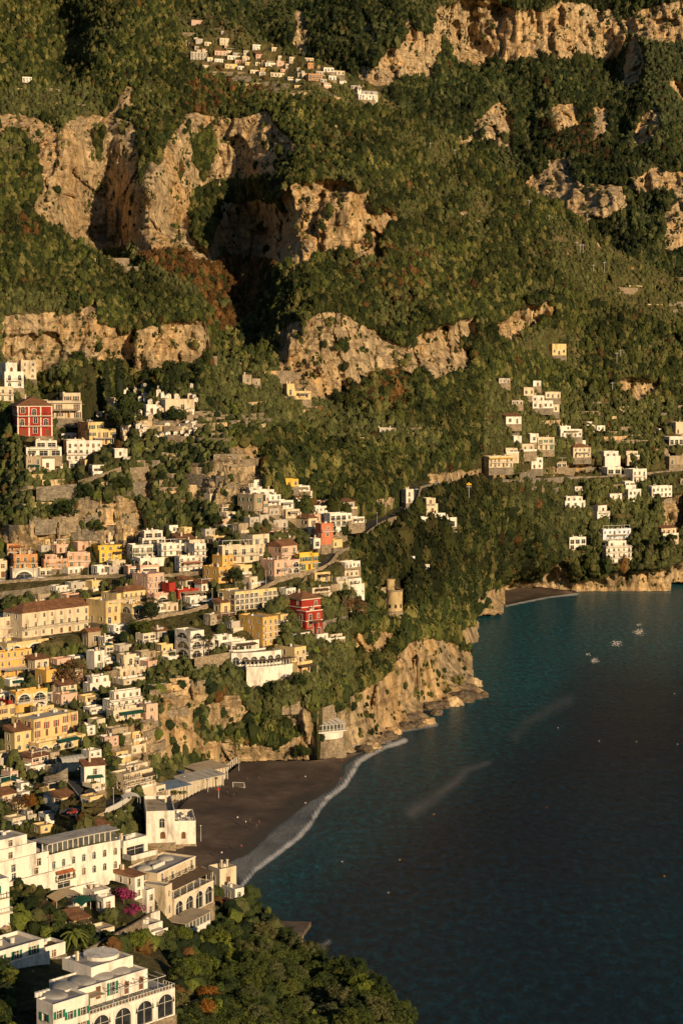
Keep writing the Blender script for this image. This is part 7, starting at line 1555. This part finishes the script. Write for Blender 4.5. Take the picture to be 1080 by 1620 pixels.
# ================================================================ plants
for e in FOOT:
    lay, P, th, x0, x1, y0, y1, z, zt = e[:9]; LAY[lay].flatten(P, th, x0, x1, y0, y1, z, zt, e[9] if len(e) > 9 else 0)
def at(u, v, lay='main', dz=0.0): p = LAY[lay].pt(np.array([u]), np.array([v]))[0]; return Vector((float(p[0]), float(p[1]), float(p[2]) + dz))
HB4 = [(min(p[0] for p in h), max(p[0] for p in h), min(p[1] for p in h), max(p[1] for p in h), h) for h in HULL]
HSET = {(round(a), round(b_)) for a, b_, _, _, _ in HB4}
BBOX = [b_ for b_ in BBOX if (round(b_[0]), round(b_[1])) not in HSET]
def near_poly(u, v, h, pad=1.0):
    if bool(inpoly(np.array([u]), np.array([v]), h)[0]): return True
    return False
def folmat(name, c, var=.35):
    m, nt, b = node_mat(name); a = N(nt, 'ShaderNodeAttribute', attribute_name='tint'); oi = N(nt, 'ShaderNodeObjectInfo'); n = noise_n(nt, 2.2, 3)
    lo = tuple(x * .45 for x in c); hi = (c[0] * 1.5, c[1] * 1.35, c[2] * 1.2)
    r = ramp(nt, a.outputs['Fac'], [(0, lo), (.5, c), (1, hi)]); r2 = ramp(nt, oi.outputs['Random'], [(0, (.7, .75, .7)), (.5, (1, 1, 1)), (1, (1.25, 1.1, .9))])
    nt.links.new(mix(nt, 1, r.outputs[0], r2.outputs[0], 'MULTIPLY'), b.inputs['Base Color']); b.inputs['Roughness'].default_value = .75; b.inputs['Specular IOR Level'].default_value = .2
    return m
M['leaf_dark'] = folmat('foliage_dark', (.028, .045, .012)); M['leaf_mid'] = folmat('foliage_mid', (.055, .075, .016)); M['leaf_olive'] = folmat('foliage_olive', (.075, .085, .035)); M['leaf_light'] = folmat('foliage_bright', (.10, .13, .018))
M['leaf_autumn'] = folmat('foliage_autumn', (.20, .085, .015)); M['leaf_brown'] = folmat('twigs_brown', (.13, .075, .045)); M['leaf_purple'] = folmat('bougainvillea', (.20, .025, .085)); M['leaf_cypress'] = folmat('foliage_cypress', (.022, .034, .012)); M['leaf_pine'] = folmat('foliage_pine', (.045, .062, .014)); M['leaf_palm'] = folmat('palm_frond', (.09, .11, .02))
def forestmat():
    m, nt, b = node_mat('forest_foliage'); a = N(nt, 'ShaderNodeAttribute', attribute_name='tcol'); nt.links.new(a.outputs['Color'], b.inputs['Base Color']); b.inputs['Roughness'].default_value = .8; b.inputs['Specular IOR Level'].default_value = .12; return m
M['forest'] = forestmat()
def ico(sub):
    import bmesh
    bm = bmesh.new(); bmesh.ops.create_icosphere(bm, subdivisions=sub, radius=1); V = np.array([v.co for v in bm.verts]); Fc = np.array([[v.index for v in f.verts] for f in bm.faces]); bm.free(); return V, Fc
ICO1, ICO2 = ico(1), ico(2)
def leafquads(rg, C, Nn, size, aspect=.6):
    n = len(C); t = rg.randn(n, 3); t -= (t * Nn).sum(1)[:, None] * Nn; t /= np.linalg.norm(t, axis=1)[:, None] + 1e-6; b = np.cross(Nn, t); s = size[:, None]
    V = np.stack([C - t * s, C - b * s * aspect, C + t * s, C + b * s * aspect], 1).reshape(-1, 3); return V, np.arange(4 * n).reshape(n, 4)
def crown_mesh(name, seed, clumps, per, leaf, shape, mat, cr=.31, core=.5):
    """unit crown: clumps of leaf faces over a lumpy volume; shape maps a unit direction to a radius vector"""
    rg = np.random.RandomState(seed); D = rg.randn(clumps, 3); D /= np.linalg.norm(D, axis=1)[:, None]; D[:, 2] = np.where(D[:, 2] < -.55, -D[:, 2], D[:, 2])
    rad = rg.uniform(.45, .95, clumps); CC = shape(D) * rad[:, None]; VV, FF, T = [], [], []; n0 = 0
    for i in range(clumps):
        d = rg.randn(per, 3); d /= np.linalg.norm(d, axis=1)[:, None]; d = d + D[i] * .7; d /= np.linalg.norm(d, axis=1)[:, None]; r = cr * rg.uniform(.6, 1.2)
        C = CC[i] + d * r * rg.uniform(.7, 1.08, per)[:, None] * np.array([1, 1, .8]); nn = d + rg.randn(per, 3) * .45; nn /= np.linalg.norm(nn, axis=1)[:, None]
        V, Fq = leafquads(rg, C, nn, leaf * rg.uniform(.6, 1.3, per)); VV.append(V); FF.append(Fq + n0); n0 += len(V); T.append(np.repeat(np.clip(rg.uniform(.25, .75) + rg.randn(per) * .14, 0, 1), 4))
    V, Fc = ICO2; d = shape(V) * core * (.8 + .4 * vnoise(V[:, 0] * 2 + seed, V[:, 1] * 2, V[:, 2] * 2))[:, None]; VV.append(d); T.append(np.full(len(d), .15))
    me = np_mesh(name, np.concatenate(VV), [np.concatenate(FF), Fc + n0], mat, False, floats=dict(tint=np.concatenate(T))); return me
sph = lambda D: D * np.array([1, 1, .82]); tall = lambda D: D * np.array([.75, .75, 1.15]); flat_ = lambda D: D * np.array([1.25, 1.25, .42])
cyp = lambda D: np.stack([D[:, 0] * .155 * (1.05 - .7 * np.clip(D[:, 2], -1, 1)), D[:, 1] * .155 * (1.05 - .7 * np.clip(D[:, 2], -1, 1)), D[:, 2]], 1)
PROTO = {}
def proto(kind, lod, var):
    k = (kind, lod, var)
    if k in PROTO: return PROTO[k]
    big = lod == 0; sd = 40 + var * 7 + len(kind); cl = 38 if big else 20; per = 95 if big else 36; lf = .058 if big else .105
    mt = {'dark': 'leaf_dark', 'mid': 'leaf_mid', 'olive': 'leaf_olive', 'bright': 'leaf_light', 'autumn': 'leaf_autumn', 'purple': 'leaf_purple', 'brown': 'leaf_brown'}.get(kind)
    if kind == 'cypress': me = crown_mesh('crown', sd, 40, 40, .05, cyp, M['leaf_cypress'], .10, .9)
    elif kind == 'pine': me = crown_mesh('crown', sd, 24, 60 if big else 24, .1, flat_, M['leaf_pine'], .3, .6)
    elif kind == 'brown': me = crown_mesh('crown', sd, 22, 60, .05, sph, M[mt], .34, .05)
    elif kind == 'purple': me = crown_mesh('crown', sd, 14, 60, .09, flat_, M[mt], .36, .5)
    elif kind == 'tallg': me = crown_mesh('crown', sd, cl, per, lf, tall, M['leaf_dark'])
    elif kind == 'palm':
        mb = MB()
        for i in range(26):
            a = 2 * math.pi * i / 26 + (i % 3); el = .9 - 1.1 * ((i * 7) % 26) / 26; pts = [Vector((math.cos(a) * t * 1.0, math.sin(a) * t * 1.0, el * t - .9 * t * t)) for t in np.linspace(0, 1, 6)]; sd_ = Vector((-math.sin(a), math.cos(a), 0))
            for j in range(5):
                w0, w1 = .16 * math.sin(math.pi * (j + .3) / 5.6), .16 * math.sin(math.pi * (j + 1.3) / 5.6); dn = Vector((0, 0, -.09))
                for s in (-1, 1): mb.quad(pts[j], pts[j + 1], pts[j + 1] + sd_ * s * w1 + dn, pts[j] + sd_ * s * w0 + dn)
        me = mb.mesh('crown', M['leaf_palm']); at_ = me.attributes.new('tint', 'FLOAT', 'POINT'); at_.data.foreach_set('value', np.full(len(me.vertices), .5, np.float32))
    else: me = crown_mesh('crown', sd, cl, per, lf, sph, M[mt])
    tk = MB(); rg = random.Random(sd)
    if kind == 'palm': tk.tube([(0, 0, -1.0), (.02, 0, -.5), (.0, .02, 0)], [.06, .05, .05], 8)
    elif kind == 'cypress': tk.tube([(0, 0, -1.15), (0, 0, -.3)], [.035, .02], 6)
    else:
        tk.tube([(0, 0, -1.45), (.03, .02, -.9), (.0, -.03, -.45), (.02, 0, .1)], [.085, .065, .055, .03], 7)
        for q in range(5): a = q * 1.257 + rg.random(); tk.tube([(0, 0, -.7 + .1 * q), (.3 * math.cos(a), .3 * math.sin(a), -.35 + .1 * q), (.6 * math.cos(a), .6 * math.sin(a), -.05 + .1 * q)], [.045, .03, .012], 5)
    PROTO[k] = (me, tk.mesh('trunk', M['bark'])); return PROTO[k]
NM = dict(dark='dark green rounded tree', mid='green leafy tree', olive='grey green olive tree', bright='bright yellow green tree', autumn='orange brown autumn tree', brown='bare brown twiggy tree', purple='purple flowering bougainvillea', cypress='tall narrow dark cypress', pine='flat topped umbrella pine', palm='palm with arching fronds', tallg='tall dark evergreen tree')
CT = dict(cypress='cypress', pine='pine', palm='palm', purple='bougainvillea')
NT = dict(cypress='cypress', pine='umbrella_pine', palm='palm_tree', purple='bougainvillea', brown='bare_tree', olive='olive_tree')
NTREE = [0]
def tree(kind, P, r, h=None, lod=0, label=None, rng=random):
    me, tk = proto(kind, lod, rng.randint(0, 1 if kind in ('cypress', 'palm', 'pine', 'brown', 'purple') else 3)); u, v = project(P)
    if kind == 'cypress': sc = (h * .5 * r, h * .5 * r, h * .5); zc = h * .56; ts = h * .5
    elif kind == 'palm': sc = (r, r, r); zc = h; ts = h
    elif kind == 'pine': sc = (r, r, r); zc = h or r * 1.9; ts = zc / 1.3
    else: sc = (r, r, r * rng.uniform(.9, 1.15)); zc = r * 1.05 if kind != 'purple' else r * .8; ts = r
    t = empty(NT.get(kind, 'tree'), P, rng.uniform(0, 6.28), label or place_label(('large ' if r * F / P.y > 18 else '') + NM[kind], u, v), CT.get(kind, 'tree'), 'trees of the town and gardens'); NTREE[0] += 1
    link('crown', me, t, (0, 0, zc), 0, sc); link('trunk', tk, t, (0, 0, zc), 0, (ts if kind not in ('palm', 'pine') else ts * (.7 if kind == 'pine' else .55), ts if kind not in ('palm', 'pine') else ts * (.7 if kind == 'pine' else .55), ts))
    return t
rt = random.Random(21)
for u, v, hp, k in ((476, 1203, 26, 'dark'), (484, 1201, 20, 'mid'), (470, 1200, 18, 'dark'), (480, 1186, 24, 'mid'), (474, 1176, 20, 'dark')):
    P = Vector(world_pt(np.array(float(u)), np.array(float(v)), float(ysea(v, 1.5)))); tree(k, P, hp * P.y / F * .5, rng=rt)
for u, v, hp, wd in ((143, 622, 50, 1), (159.5, 640, 58, .8), (167.5, 643, 72, 1), (190, 637, 72, 1.0), (262, 630, 38, 1.1), (272, 630, 40, 1.1), (311, 627, 26, .8), (527, 806, 38, 1), (920, 865, 32, 1), (938, 872, 26, 1), (973, 846, 30, 1.3), (773, 898, 32, .9), (764, 900, 26, .9), (781, 905, 24, 1), (428, 764, 30, 1.1), (418, 768, 24, 1.1)):
    P = at(u, v); tree('cypress', P, wd * 1.15, hp * P.y / F, rng=rt)
for u, v, hp, k in ((202, 684, 58, 'tallg'), (107, 722, 26, 'tallg'), (180, 672, 20, 'mid'), (135, 795, 30, 'dark'), (105, 826, 40, 'dark'), (156, 846, 24, 'dark'), (192, 782, 30, 'dark'), (278, 672, 30, 'dark'), (240, 980, 34, 'tallg'), (238, 1012, 30, 'mid'), (120, 1090, 48, 'brown'), (107, 1082, 34, 'mid'), (212, 996, 22, 'mid'), (380, 1045, 20, 'olive'), (362, 990, 18, 'olive'), (372, 920, 26, 'dark'), (342, 836, 26, 'dark'), (320, 842, 24, 'mid'), (30, 1290, 34, 'brown'), (48, 1282, 28, 'autumn'), (70, 1260, 22, 'brown'), (560, 985, 44, 'brown'), (430, 1105, 26, 'dark'), (465, 1072, 16, 'olive'), (470, 1092, 30, 'dark')):
    P = at(u, v); h = hp * P.y / F; tree(k, P, h * .5, rng=rt)
for u, v, hp, wpx in ((330, 1036, 34, 15), (546, 984, 46, 22), (893, 866, 20, 14), (920, 890, 22, 16), (945, 892, 22, 18), (1030, 880, 24, 18), (1050, 886, 24, 20), (1062, 872, 22, 18), (1010, 884, 20, 15), (930, 898, 18, 14), (1078, 892, 26, 16)):
    P = at(u, v); s = P.y / F; tree('pine', P, wpx * s * .5, hp * s, rng=rt)
for u, v, hp, wpx in ((795, 914, 30, 7), (666, 980, 26, 7), (806, 928, 18, 12), (818, 926, 18, 12), (832, 926, 16, 10), (470, 1000, 20, 12), (292, 1266, 18, 8), (276, 1262, 14, 8), (284, 1264, 15, 8), (342, 1250, 26, 5), (1000, 800, 14, 8)):
    P = at(u, v) if v < 1240 else Vector(world_pt(np.array(float(u)), np.array(float(v)), float(ysea(v, 2.5)))); s = P.y / F; tree('palm', P, wpx * s * .5 * 1.3, hp * s * .8, rng=rt)
def near(k, u, v, wpx, hp=None): P = at(u, v, 'near'); s = P.y / F; tree(k, P, wpx * s * .5, (hp or wpx) * s * .8, rng=rt)
near('palm', 118, 1510, 46, 44)
for a in ((72, 1470, 26), (90, 1462, 22), (66, 1444, 20)): near('brown', *a)
for a in ((196, 1430, 34), (212, 1450, 30), (224, 1418, 24), (2, 1470, 24), (350, 1440, 28)): near('purple', *a)
def boxfree(u, v, wpx, hpx, lay):
    u0, u1, v0, v1 = u - wpx * .4, u + wpx * .4, v - hpx, v
    for a, b_, c, d, h in HB4:
        if u1 < a or u0 > b_ or v < c or v0 > d: continue
        pts = [(u, v), (u, v - 1.5), (u, v - hpx * .5), (u0, v - hpx * .45), (u1, v - hpx * .45), (u, v - hpx * .9)]; k = inpoly(np.array([p[0] for p in pts]), np.array([p[1] for p in pts]), h)
        if k[0] or k[1] or k.sum() >= 2: return False
    for a, b_, c, d, l in BBOX:
        if u1 < a or u0 > b_ or v1 < c or v0 > d: continue
        if a - 1 < u < b_ + 1 and c - 1 < v < d + 2: return False
        if v >= d:
            ox = min(u1, b_) - max(u0, a); oy = min(v1, d) - max(v0, c)
            if ox > 0 and oy > 0 and ox * oy > .28 * (u1 - u0) * (v1 - v0): return False
    return True
def onroad(p):
    for P, nrm, w, lay in ROADP:
        for i in range(len(P) - 1):
            m = (P[i] + P[i + 1]) / 2 + nrm[i] * w / 2
            if (m.x - p.x) ** 2 + (m.y - p.y) ** 2 < (w * .75) ** 2: return True
    return False
cand = []
# garden trees of the near slope
# hedges and vines along the terraces of the long white hotel
for k in range(6):
    q = Hw['pts'][k].lerp(Hw['pts'][k + 1], .5) + Hw['inn'][k] * .7; me_, _ = proto('bright' if k % 2 else 'mid', 0, k % 4)
    d_ = Hw['pts'][k + 1] - Hw['pts'][k]; o = link('hedge', me_, None, PW + q + Vector((0, 0, 7.2)), math.atan2(d_.y, d_.x), (2.3, .55, .6)); tag(o, "%s clipped hedge on the long white hotel's roof terrace" % ['first', 'second', 'third', 'fourth', 'fifth', 'sixth'][k], 'hedge', 'hedges on the hotel roof terrace')
NRP = [(-60, 1430), (60, 1440), (120, 1440), (260, 1440), (345, 1405), (385, 1412), (430, 1470), (470, 1515), (560, 1552), (645, 1620), (700, 1700), (-60, 1700)]
step = 15
for i in range(-4, 48):
    for j in range(0, 22):
        u, v = i * step + rt.uniform(-6, 6), 1405 + j * step + rt.uniform(-6, 6)
        if not bool(inpoly(np.array([u]), np.array([v]), NRP)[0]): continue
        wpx = rt.uniform(24, 46) * (.7 + .5 * (v - 1400) / 250)
        if not boxfree(u, v, wpx, wpx * .95, 'near'): 
            wpx *= .5
            if not boxfree(u, v, wpx, wpx, 'near'): continue
        k = rt.choices(['dark', 'mid', 'olive', 'bright', 'autumn'], [4, 4, 1.2, 2.2, .8])[0]
        if u > 380: k = rt.choices(['mid', 'olive', 'pine', 'dark', 'bright'], [4, 3, .0, 2, .8])[0]
        cand.append((wpx, k, u, v, 'near'))
# town gardens
TOWN = [(0, 560), (110, 600), (330, 600), (420, 700), (560, 800), (560, 1130), (470, 1190), (260, 1200), (255, 1290), (235, 1330), (-40, 1330), (-40, 560)]
step = 11
for i in range(-4, 52):
    for j in range(0, 70):
        u, v = i * step + rt.uniform(-5, 5), 570 + j * step + rt.uniform(-5, 5)
        if not bool(inpoly(np.array([u]), np.array([v]), TOWN)[0]): continue
        a_ = np.array([u]); b_ = np.array([v])
        if L2.samp(L2.rk, a_, b_)[0] > .5 and rt.random() < .92: continue
        if 125 < u < 315 and 585 < v < 700 and rt.random() < .72: continue
        g = float(fbm(a_ / 45 + 3, b_ / 45, None, 2)[0])
        if rt.random() > .25 + 1.1 * g: continue
        wpx = rt.uniform(9, 20) * (.8 + .3 * (v - 600) / 600)
        if not boxfree(u, v, wpx, wpx, 'main'):
            wpx *= .5
            if not boxfree(u, v, wpx, wpx, 'main'): continue
        k = rt.choices(['dark', 'mid', 'olive', 'bright', 'autumn', 'tallg'], [5, 4, 1.5, 1, .4, 1])[0]; cand.append((wpx, k, u, v, 'main'))
# big trees of the valley woods
WOOD = [(560, 840), (640, 850), (720, 780), (880, 790), (900, 880), (850, 915), (800, 930), (750, 985), (640, 1000), (640, 900), (560, 880)]
step = 13
for i in range(40, 70):
    for j in range(58, 80):
        u, v = i * step + rt.uniform(-6, 6), j * step + rt.uniform(-6, 6)
        if not bool(inpoly(np.array([u]), np.array([v]), WOOD)[0]) or not boxfree(u, v, 14, 14, 'main'): continue
        cand.append((rt.uniform(12, 22), rt.choices(['dark', 'olive', 'tallg', 'mid', 'autumn'], [6, 2.5, 3, 2, .3])[0], u, v, 'main'))
cand.sort(key=lambda c: -c[0]); rest = []
for wpx, k, u, v, lay in cand:
    P = at(u, v, lay); P.z -= .3
    if onroad(P): continue
    if P.z < 2.2: continue
    if NTREE[0] < 296: tree(k, P, wpx * P.y / F * .5, lod=0 if wpx > 15 else 1, rng=rt)
    else: rest.append((u, v, wpx * P.y / F * .5, k, lay))
print('trees', NTREE, len(rest), time.time() - T0)

# ---- the woods and scrub of the slopes: beyond counting, one object for each slope
PAL = dict(dark=(.014, .023, .008), mid=(.034, .046, .013), olive=(.070, .076, .028), bright=(.09, .11, .02), autumn=(.105, .055, .018), tallg=(.02, .032, .011), brown=(.10, .065, .035))
def unit_bush(sub, leaves, seed):
    rg = np.random.RandomState(seed); V, Fc = (ICO1, ICO2)[sub]; V = V * (.72 + .5 * rg.rand(len(V)))[:, None]; D = rg.randn(leaves, 3); D /= np.linalg.norm(D, axis=1)[:, None]; D[:, 2] = np.abs(D[:, 2]) * 1.0 - .25
    D /= np.linalg.norm(D, axis=1)[:, None]; C = D * rg.uniform(.75, 1.12, leaves)[:, None]; nn = D + rg.randn(leaves, 3) * .5; nn /= np.linalg.norm(nn, axis=1)[:, None]; t = rg.randn(leaves, 3); t -= (t * nn).sum(1)[:, None] * nn; t /= np.linalg.norm(t, axis=1)[:, None]; b = np.cross(nn, t); s = rg.uniform(.13, .27, leaves)[:, None]
    LV = np.stack([C + t * s, C - t * s * .5 + b * s * .8, C - t * s * .5 - b * s * .8], 1).reshape(-1, 3)
    VV = np.concatenate([V, LV]); FF = np.concatenate([Fc, np.arange(3 * leaves).reshape(-1, 3) + len(V)]); tv = np.concatenate([.85 + .3 * rg.rand(len(V)), np.repeat(rg.uniform(.75, 1.45, leaves), 3)])
    return VV, FF, tv
def forest(name, P, r, hs, col, label, cat, sub=0, leaves=38):
    if not len(P): return
    nv = 6; ub = [unit_bush(sub, leaves, 60 + i) for i in range(nv)]; pick = rs.randint(0, nv, len(P)); VV, FF, CC = [], [], []; n0 = 0
    for i in range(nv):
        k = np.nonzero(pick == i)[0]
        if not len(k): continue
        V, Fc, tv = ub[i]; a = rs.rand(len(k)) * 6.28; c, s = np.cos(a)[:, None], np.sin(a)[:, None]; R_ = r[k][:, None]
        X = np.stack([(V[None, :, 0] * c - V[None, :, 1] * s) * R_, (V[None, :, 0] * s + V[None, :, 1] * c) * R_, V[None, :, 2] * R_ * hs[k][:, None]], -1) + P[k][:, None, :]; X[..., 2] += (r[k] * hs[k] * .55)[:, None]
        VV.append(X.reshape(-1, 3)); FF.append((Fc[None] + (np.arange(len(k)) * len(V))[:, None, None] + n0).reshape(-1, 3)); CC.append((col[k][:, None, :] * tv[None, :, None]).reshape(-1, 3)); n0 += len(k) * len(V)
    me = np_mesh(name, np.concatenate(VV), [np.concatenate(FF)], M['forest'], False, colors=dict(tcol=np.concatenate(CC))); o = link(name, me); tag(o, label, cat, kind='stuff')
AUT = [([(225, 385), (300, 400), (440, 420), (400, 500), (345, 540), (330, 480), (280, 440), (215, 410)], .75), ([(560, 600), (640, 590), (650, 640), (590, 660)], .3), ([(330, 90), (420, 120), (440, 150), (330, 190), (280, 170)], .2), ([(560, 380), (700, 400), (640, 500), (540, 440)], .16), ([(30, 350), (70, 360), (60, 380), (30, 375)], .4), ([(850, 190), (960, 200), (960, 260), (860, 240)], .3)]
CLEAR = [([(355, 585), (430, 600), (440, 640), (350, 640)], .5), ([(560, 665), (680, 690), (660, 712), (530, 700)], .5)]
def scatter(lay, sp, rmin, rmax, big=1.0, u0=-200, u1=1290, v0=-120, v1=1440, keep=None):
    L = LAY[lay]; nu, nv = int((u1 - u0) / sp), int((v1 - v0) / (sp * .8)); U, V = np.meshgrid(u0 + (np.arange(nu) + .5) * sp, v0 + (np.arange(nv) + .5) * sp * .8, indexing='ij'); U = (U + (rs.rand(*U.shape) - .5) * sp * 1.1).ravel(); V = (V + (rs.rand(*V.shape) - .5) * sp * .9).ravel()
    vt = np.interp(U, L.cu, L.vt); m = (V > vt + 1) & (V < L.vbot - 3)
    if keep is not None: m &= keep(U, V)
    U, V = U[m], V[m]; rk = L.samp(L.rk, U, V); op = L.samp(L.op, U, V); ok = L.samp(L.L, U, V); g = fbm(U / 26, V / 26, None, 3); g2 = fbm(U / 9 + 40, V / 9, None, 3)
    p = np.where(rk > .45, np.clip((g2 - .60) * 9, .01, .9), 1.0); p = p * (1 - op * np.clip(.8 - .9 * (g2 - .35) * 3, 0, .85)); m = ok & (rs.rand(len(U)) < p)
    m &= ~((U > 125) & (U < 315) & (V > 588) & (V < 700) & (rs.rand(len(U)) < .62))
    for a, b_, c, d, l in BBOX: m &= ~((U > a - 1) & (U < b_ + 1) & (V > c) & (V < d + 5))
    for a, b_, c, d, h in HB4:
        q = np.nonzero(m & (U > a - 2) & (U < b_ + 2) & (V > c - 1) & (V < d + 6))[0]
        if len(q): m[q[inpoly(U[q], V[q], h) | inpoly(U[q], V[q] - 2.5, h) | inpoly(U[q], V[q] - 5, h)]] = False
    U, V, rk, op, g, g2 = U[m], V[m], rk[m], op[m], g[m], g2[m]; P = L.pt(U, V); m = P[:, 2] > 3.0; U, V, rk, op, g, g2, P = U[m], V[m], rk[m], op[m], g[m], g2[m], P[m]
    for Pr, nrm, w, l in ROADP:
        for i in range(len(Pr) - 1): q = (Pr[i] + Pr[i + 1]) / 2 + nrm[i] * w / 2; m = (P[:, 0] - q.x) ** 2 + (P[:, 1] - q.y) ** 2 > (w * .8) ** 2; U, V, rk, op, g, g2, P = U[m], V[m], rk[m], op[m], g[m], g2[m], P[m]
    r = (rmin + (rmax - rmin) * rs.rand(len(U)) ** 1.5) * (.7 + .7 * g) * np.where(rs.rand(len(U)) < .12, 1.35, 1); r = np.where(rk > .45, r * .42, r); r = r * (1 - .45 * op)
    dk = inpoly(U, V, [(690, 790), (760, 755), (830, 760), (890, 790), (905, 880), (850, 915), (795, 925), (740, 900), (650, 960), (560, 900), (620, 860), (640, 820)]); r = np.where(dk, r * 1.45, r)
    if lay == 'far': tone = np.array([.66, .74, .85])  # distance haze put into the far woods' colour: dimmer and bluer
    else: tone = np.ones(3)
    au = np.zeros(len(U)) + .008
    for poly, q in AUT: au = np.maximum(au, inpoly(U, V, poly) * q)
    kk = rs.rand(len(U)); base = np.where((kk < .45)[:, None], PAL['dark'], np.where((kk < .8)[:, None], PAL['mid'], PAL['olive'])); gm = fbm(U / 60 + 11, V / 45, None, 3); base = base * (.7 + .75 * g2)[:, None] * (.30 + 1.45 * gm)[:, None] * np.array([1.36, 1.16, .98])
    base = np.where((op > .4)[:, None], base * .5 + np.array(PAL['olive']) * .75, base); ia = rs.rand(len(U)) < au * (.4 + 1.2 * g2)
    base = np.where(ia[:, None], np.array(PAL['autumn']) * (.5 + .9 * rs.rand(len(U)))[:, None] * np.where(rs.rand(len(U)) < .4, .6, 1)[:, None], base)
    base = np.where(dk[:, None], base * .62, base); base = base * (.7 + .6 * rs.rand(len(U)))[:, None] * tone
    return P, r, 1.0 + .8 * rs.rand(len(U)), base
def cat_(*t): return [np.concatenate(x) for x in zip(*t)]
hl = lambda U, V: (V < 1000 - (U < 330) * 400) | (U > 560)
a = scatter('main', 4.1, 1.2, 3.1, v1=1180, keep=lambda U, V: ((V < 640) | (U > 420)) & ~((U < 334) & (V > np.interp(U, L1.cu, L1.vt) + 6) & (V < 585)))
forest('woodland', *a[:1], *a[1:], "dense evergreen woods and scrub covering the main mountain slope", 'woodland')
b_ = scatter('main', 5.6, .9, 2.3, v0=560, v1=1430, u1=570, keep=lambda U, V: (V >= 600) & (U <= 560))
ex = [(u, v, r, k, l) for u, v, r, k, l in rest]; 
if ex:
    eP = np.array([list(at(e[0], e[1], e[4])) for e in ex]); er = np.array([e[2] for e in ex]); ek = np.array([PAL.get(e[3], PAL['mid']) for e in ex]); b_ = cat_(b_, (eP, er, np.full(len(ex), 1.0), ek))
forest('shrubbery', b_[0], b_[1], b_[2], b_[3], "shrubs, hedges and small garden trees filling the gaps of the town", 'shrubbery', 1, 44)
c_ = scatter('spur', 4.0, 1.1, 2.4, u1=336, v0=260, v1=650); forest('woodland', c_[0], c_[1], c_[2], c_[3], "scrub and olive woods on the spur above the cemetery cliff", 'woodland')
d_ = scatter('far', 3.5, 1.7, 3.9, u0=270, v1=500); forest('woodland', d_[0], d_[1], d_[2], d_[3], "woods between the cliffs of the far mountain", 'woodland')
e_ = scatter('near', 9, .5, 1.3, u1=700, v0=1320, v1=1740, keep=lambda U, V: V > 1335); e_ = list(e_); e_[2] = e_[2] * .8; forest('shrubbery', e_[0], e_[1], e_[2], e_[3], "low shrubs and flower beds of the near gardens", 'shrubbery', 1, 50)
print('forest', len(a[1]), len(b_[1]), len(c_[1]), len(d_[1]), len(e_[1]), time.time() - T0)
L3.build('far_mountain'); L2.build('hillside'); L1.build('spur_hill'); L0.build('near_hillside')
print('built', time.time()-T0, len(bpy.data.objects))
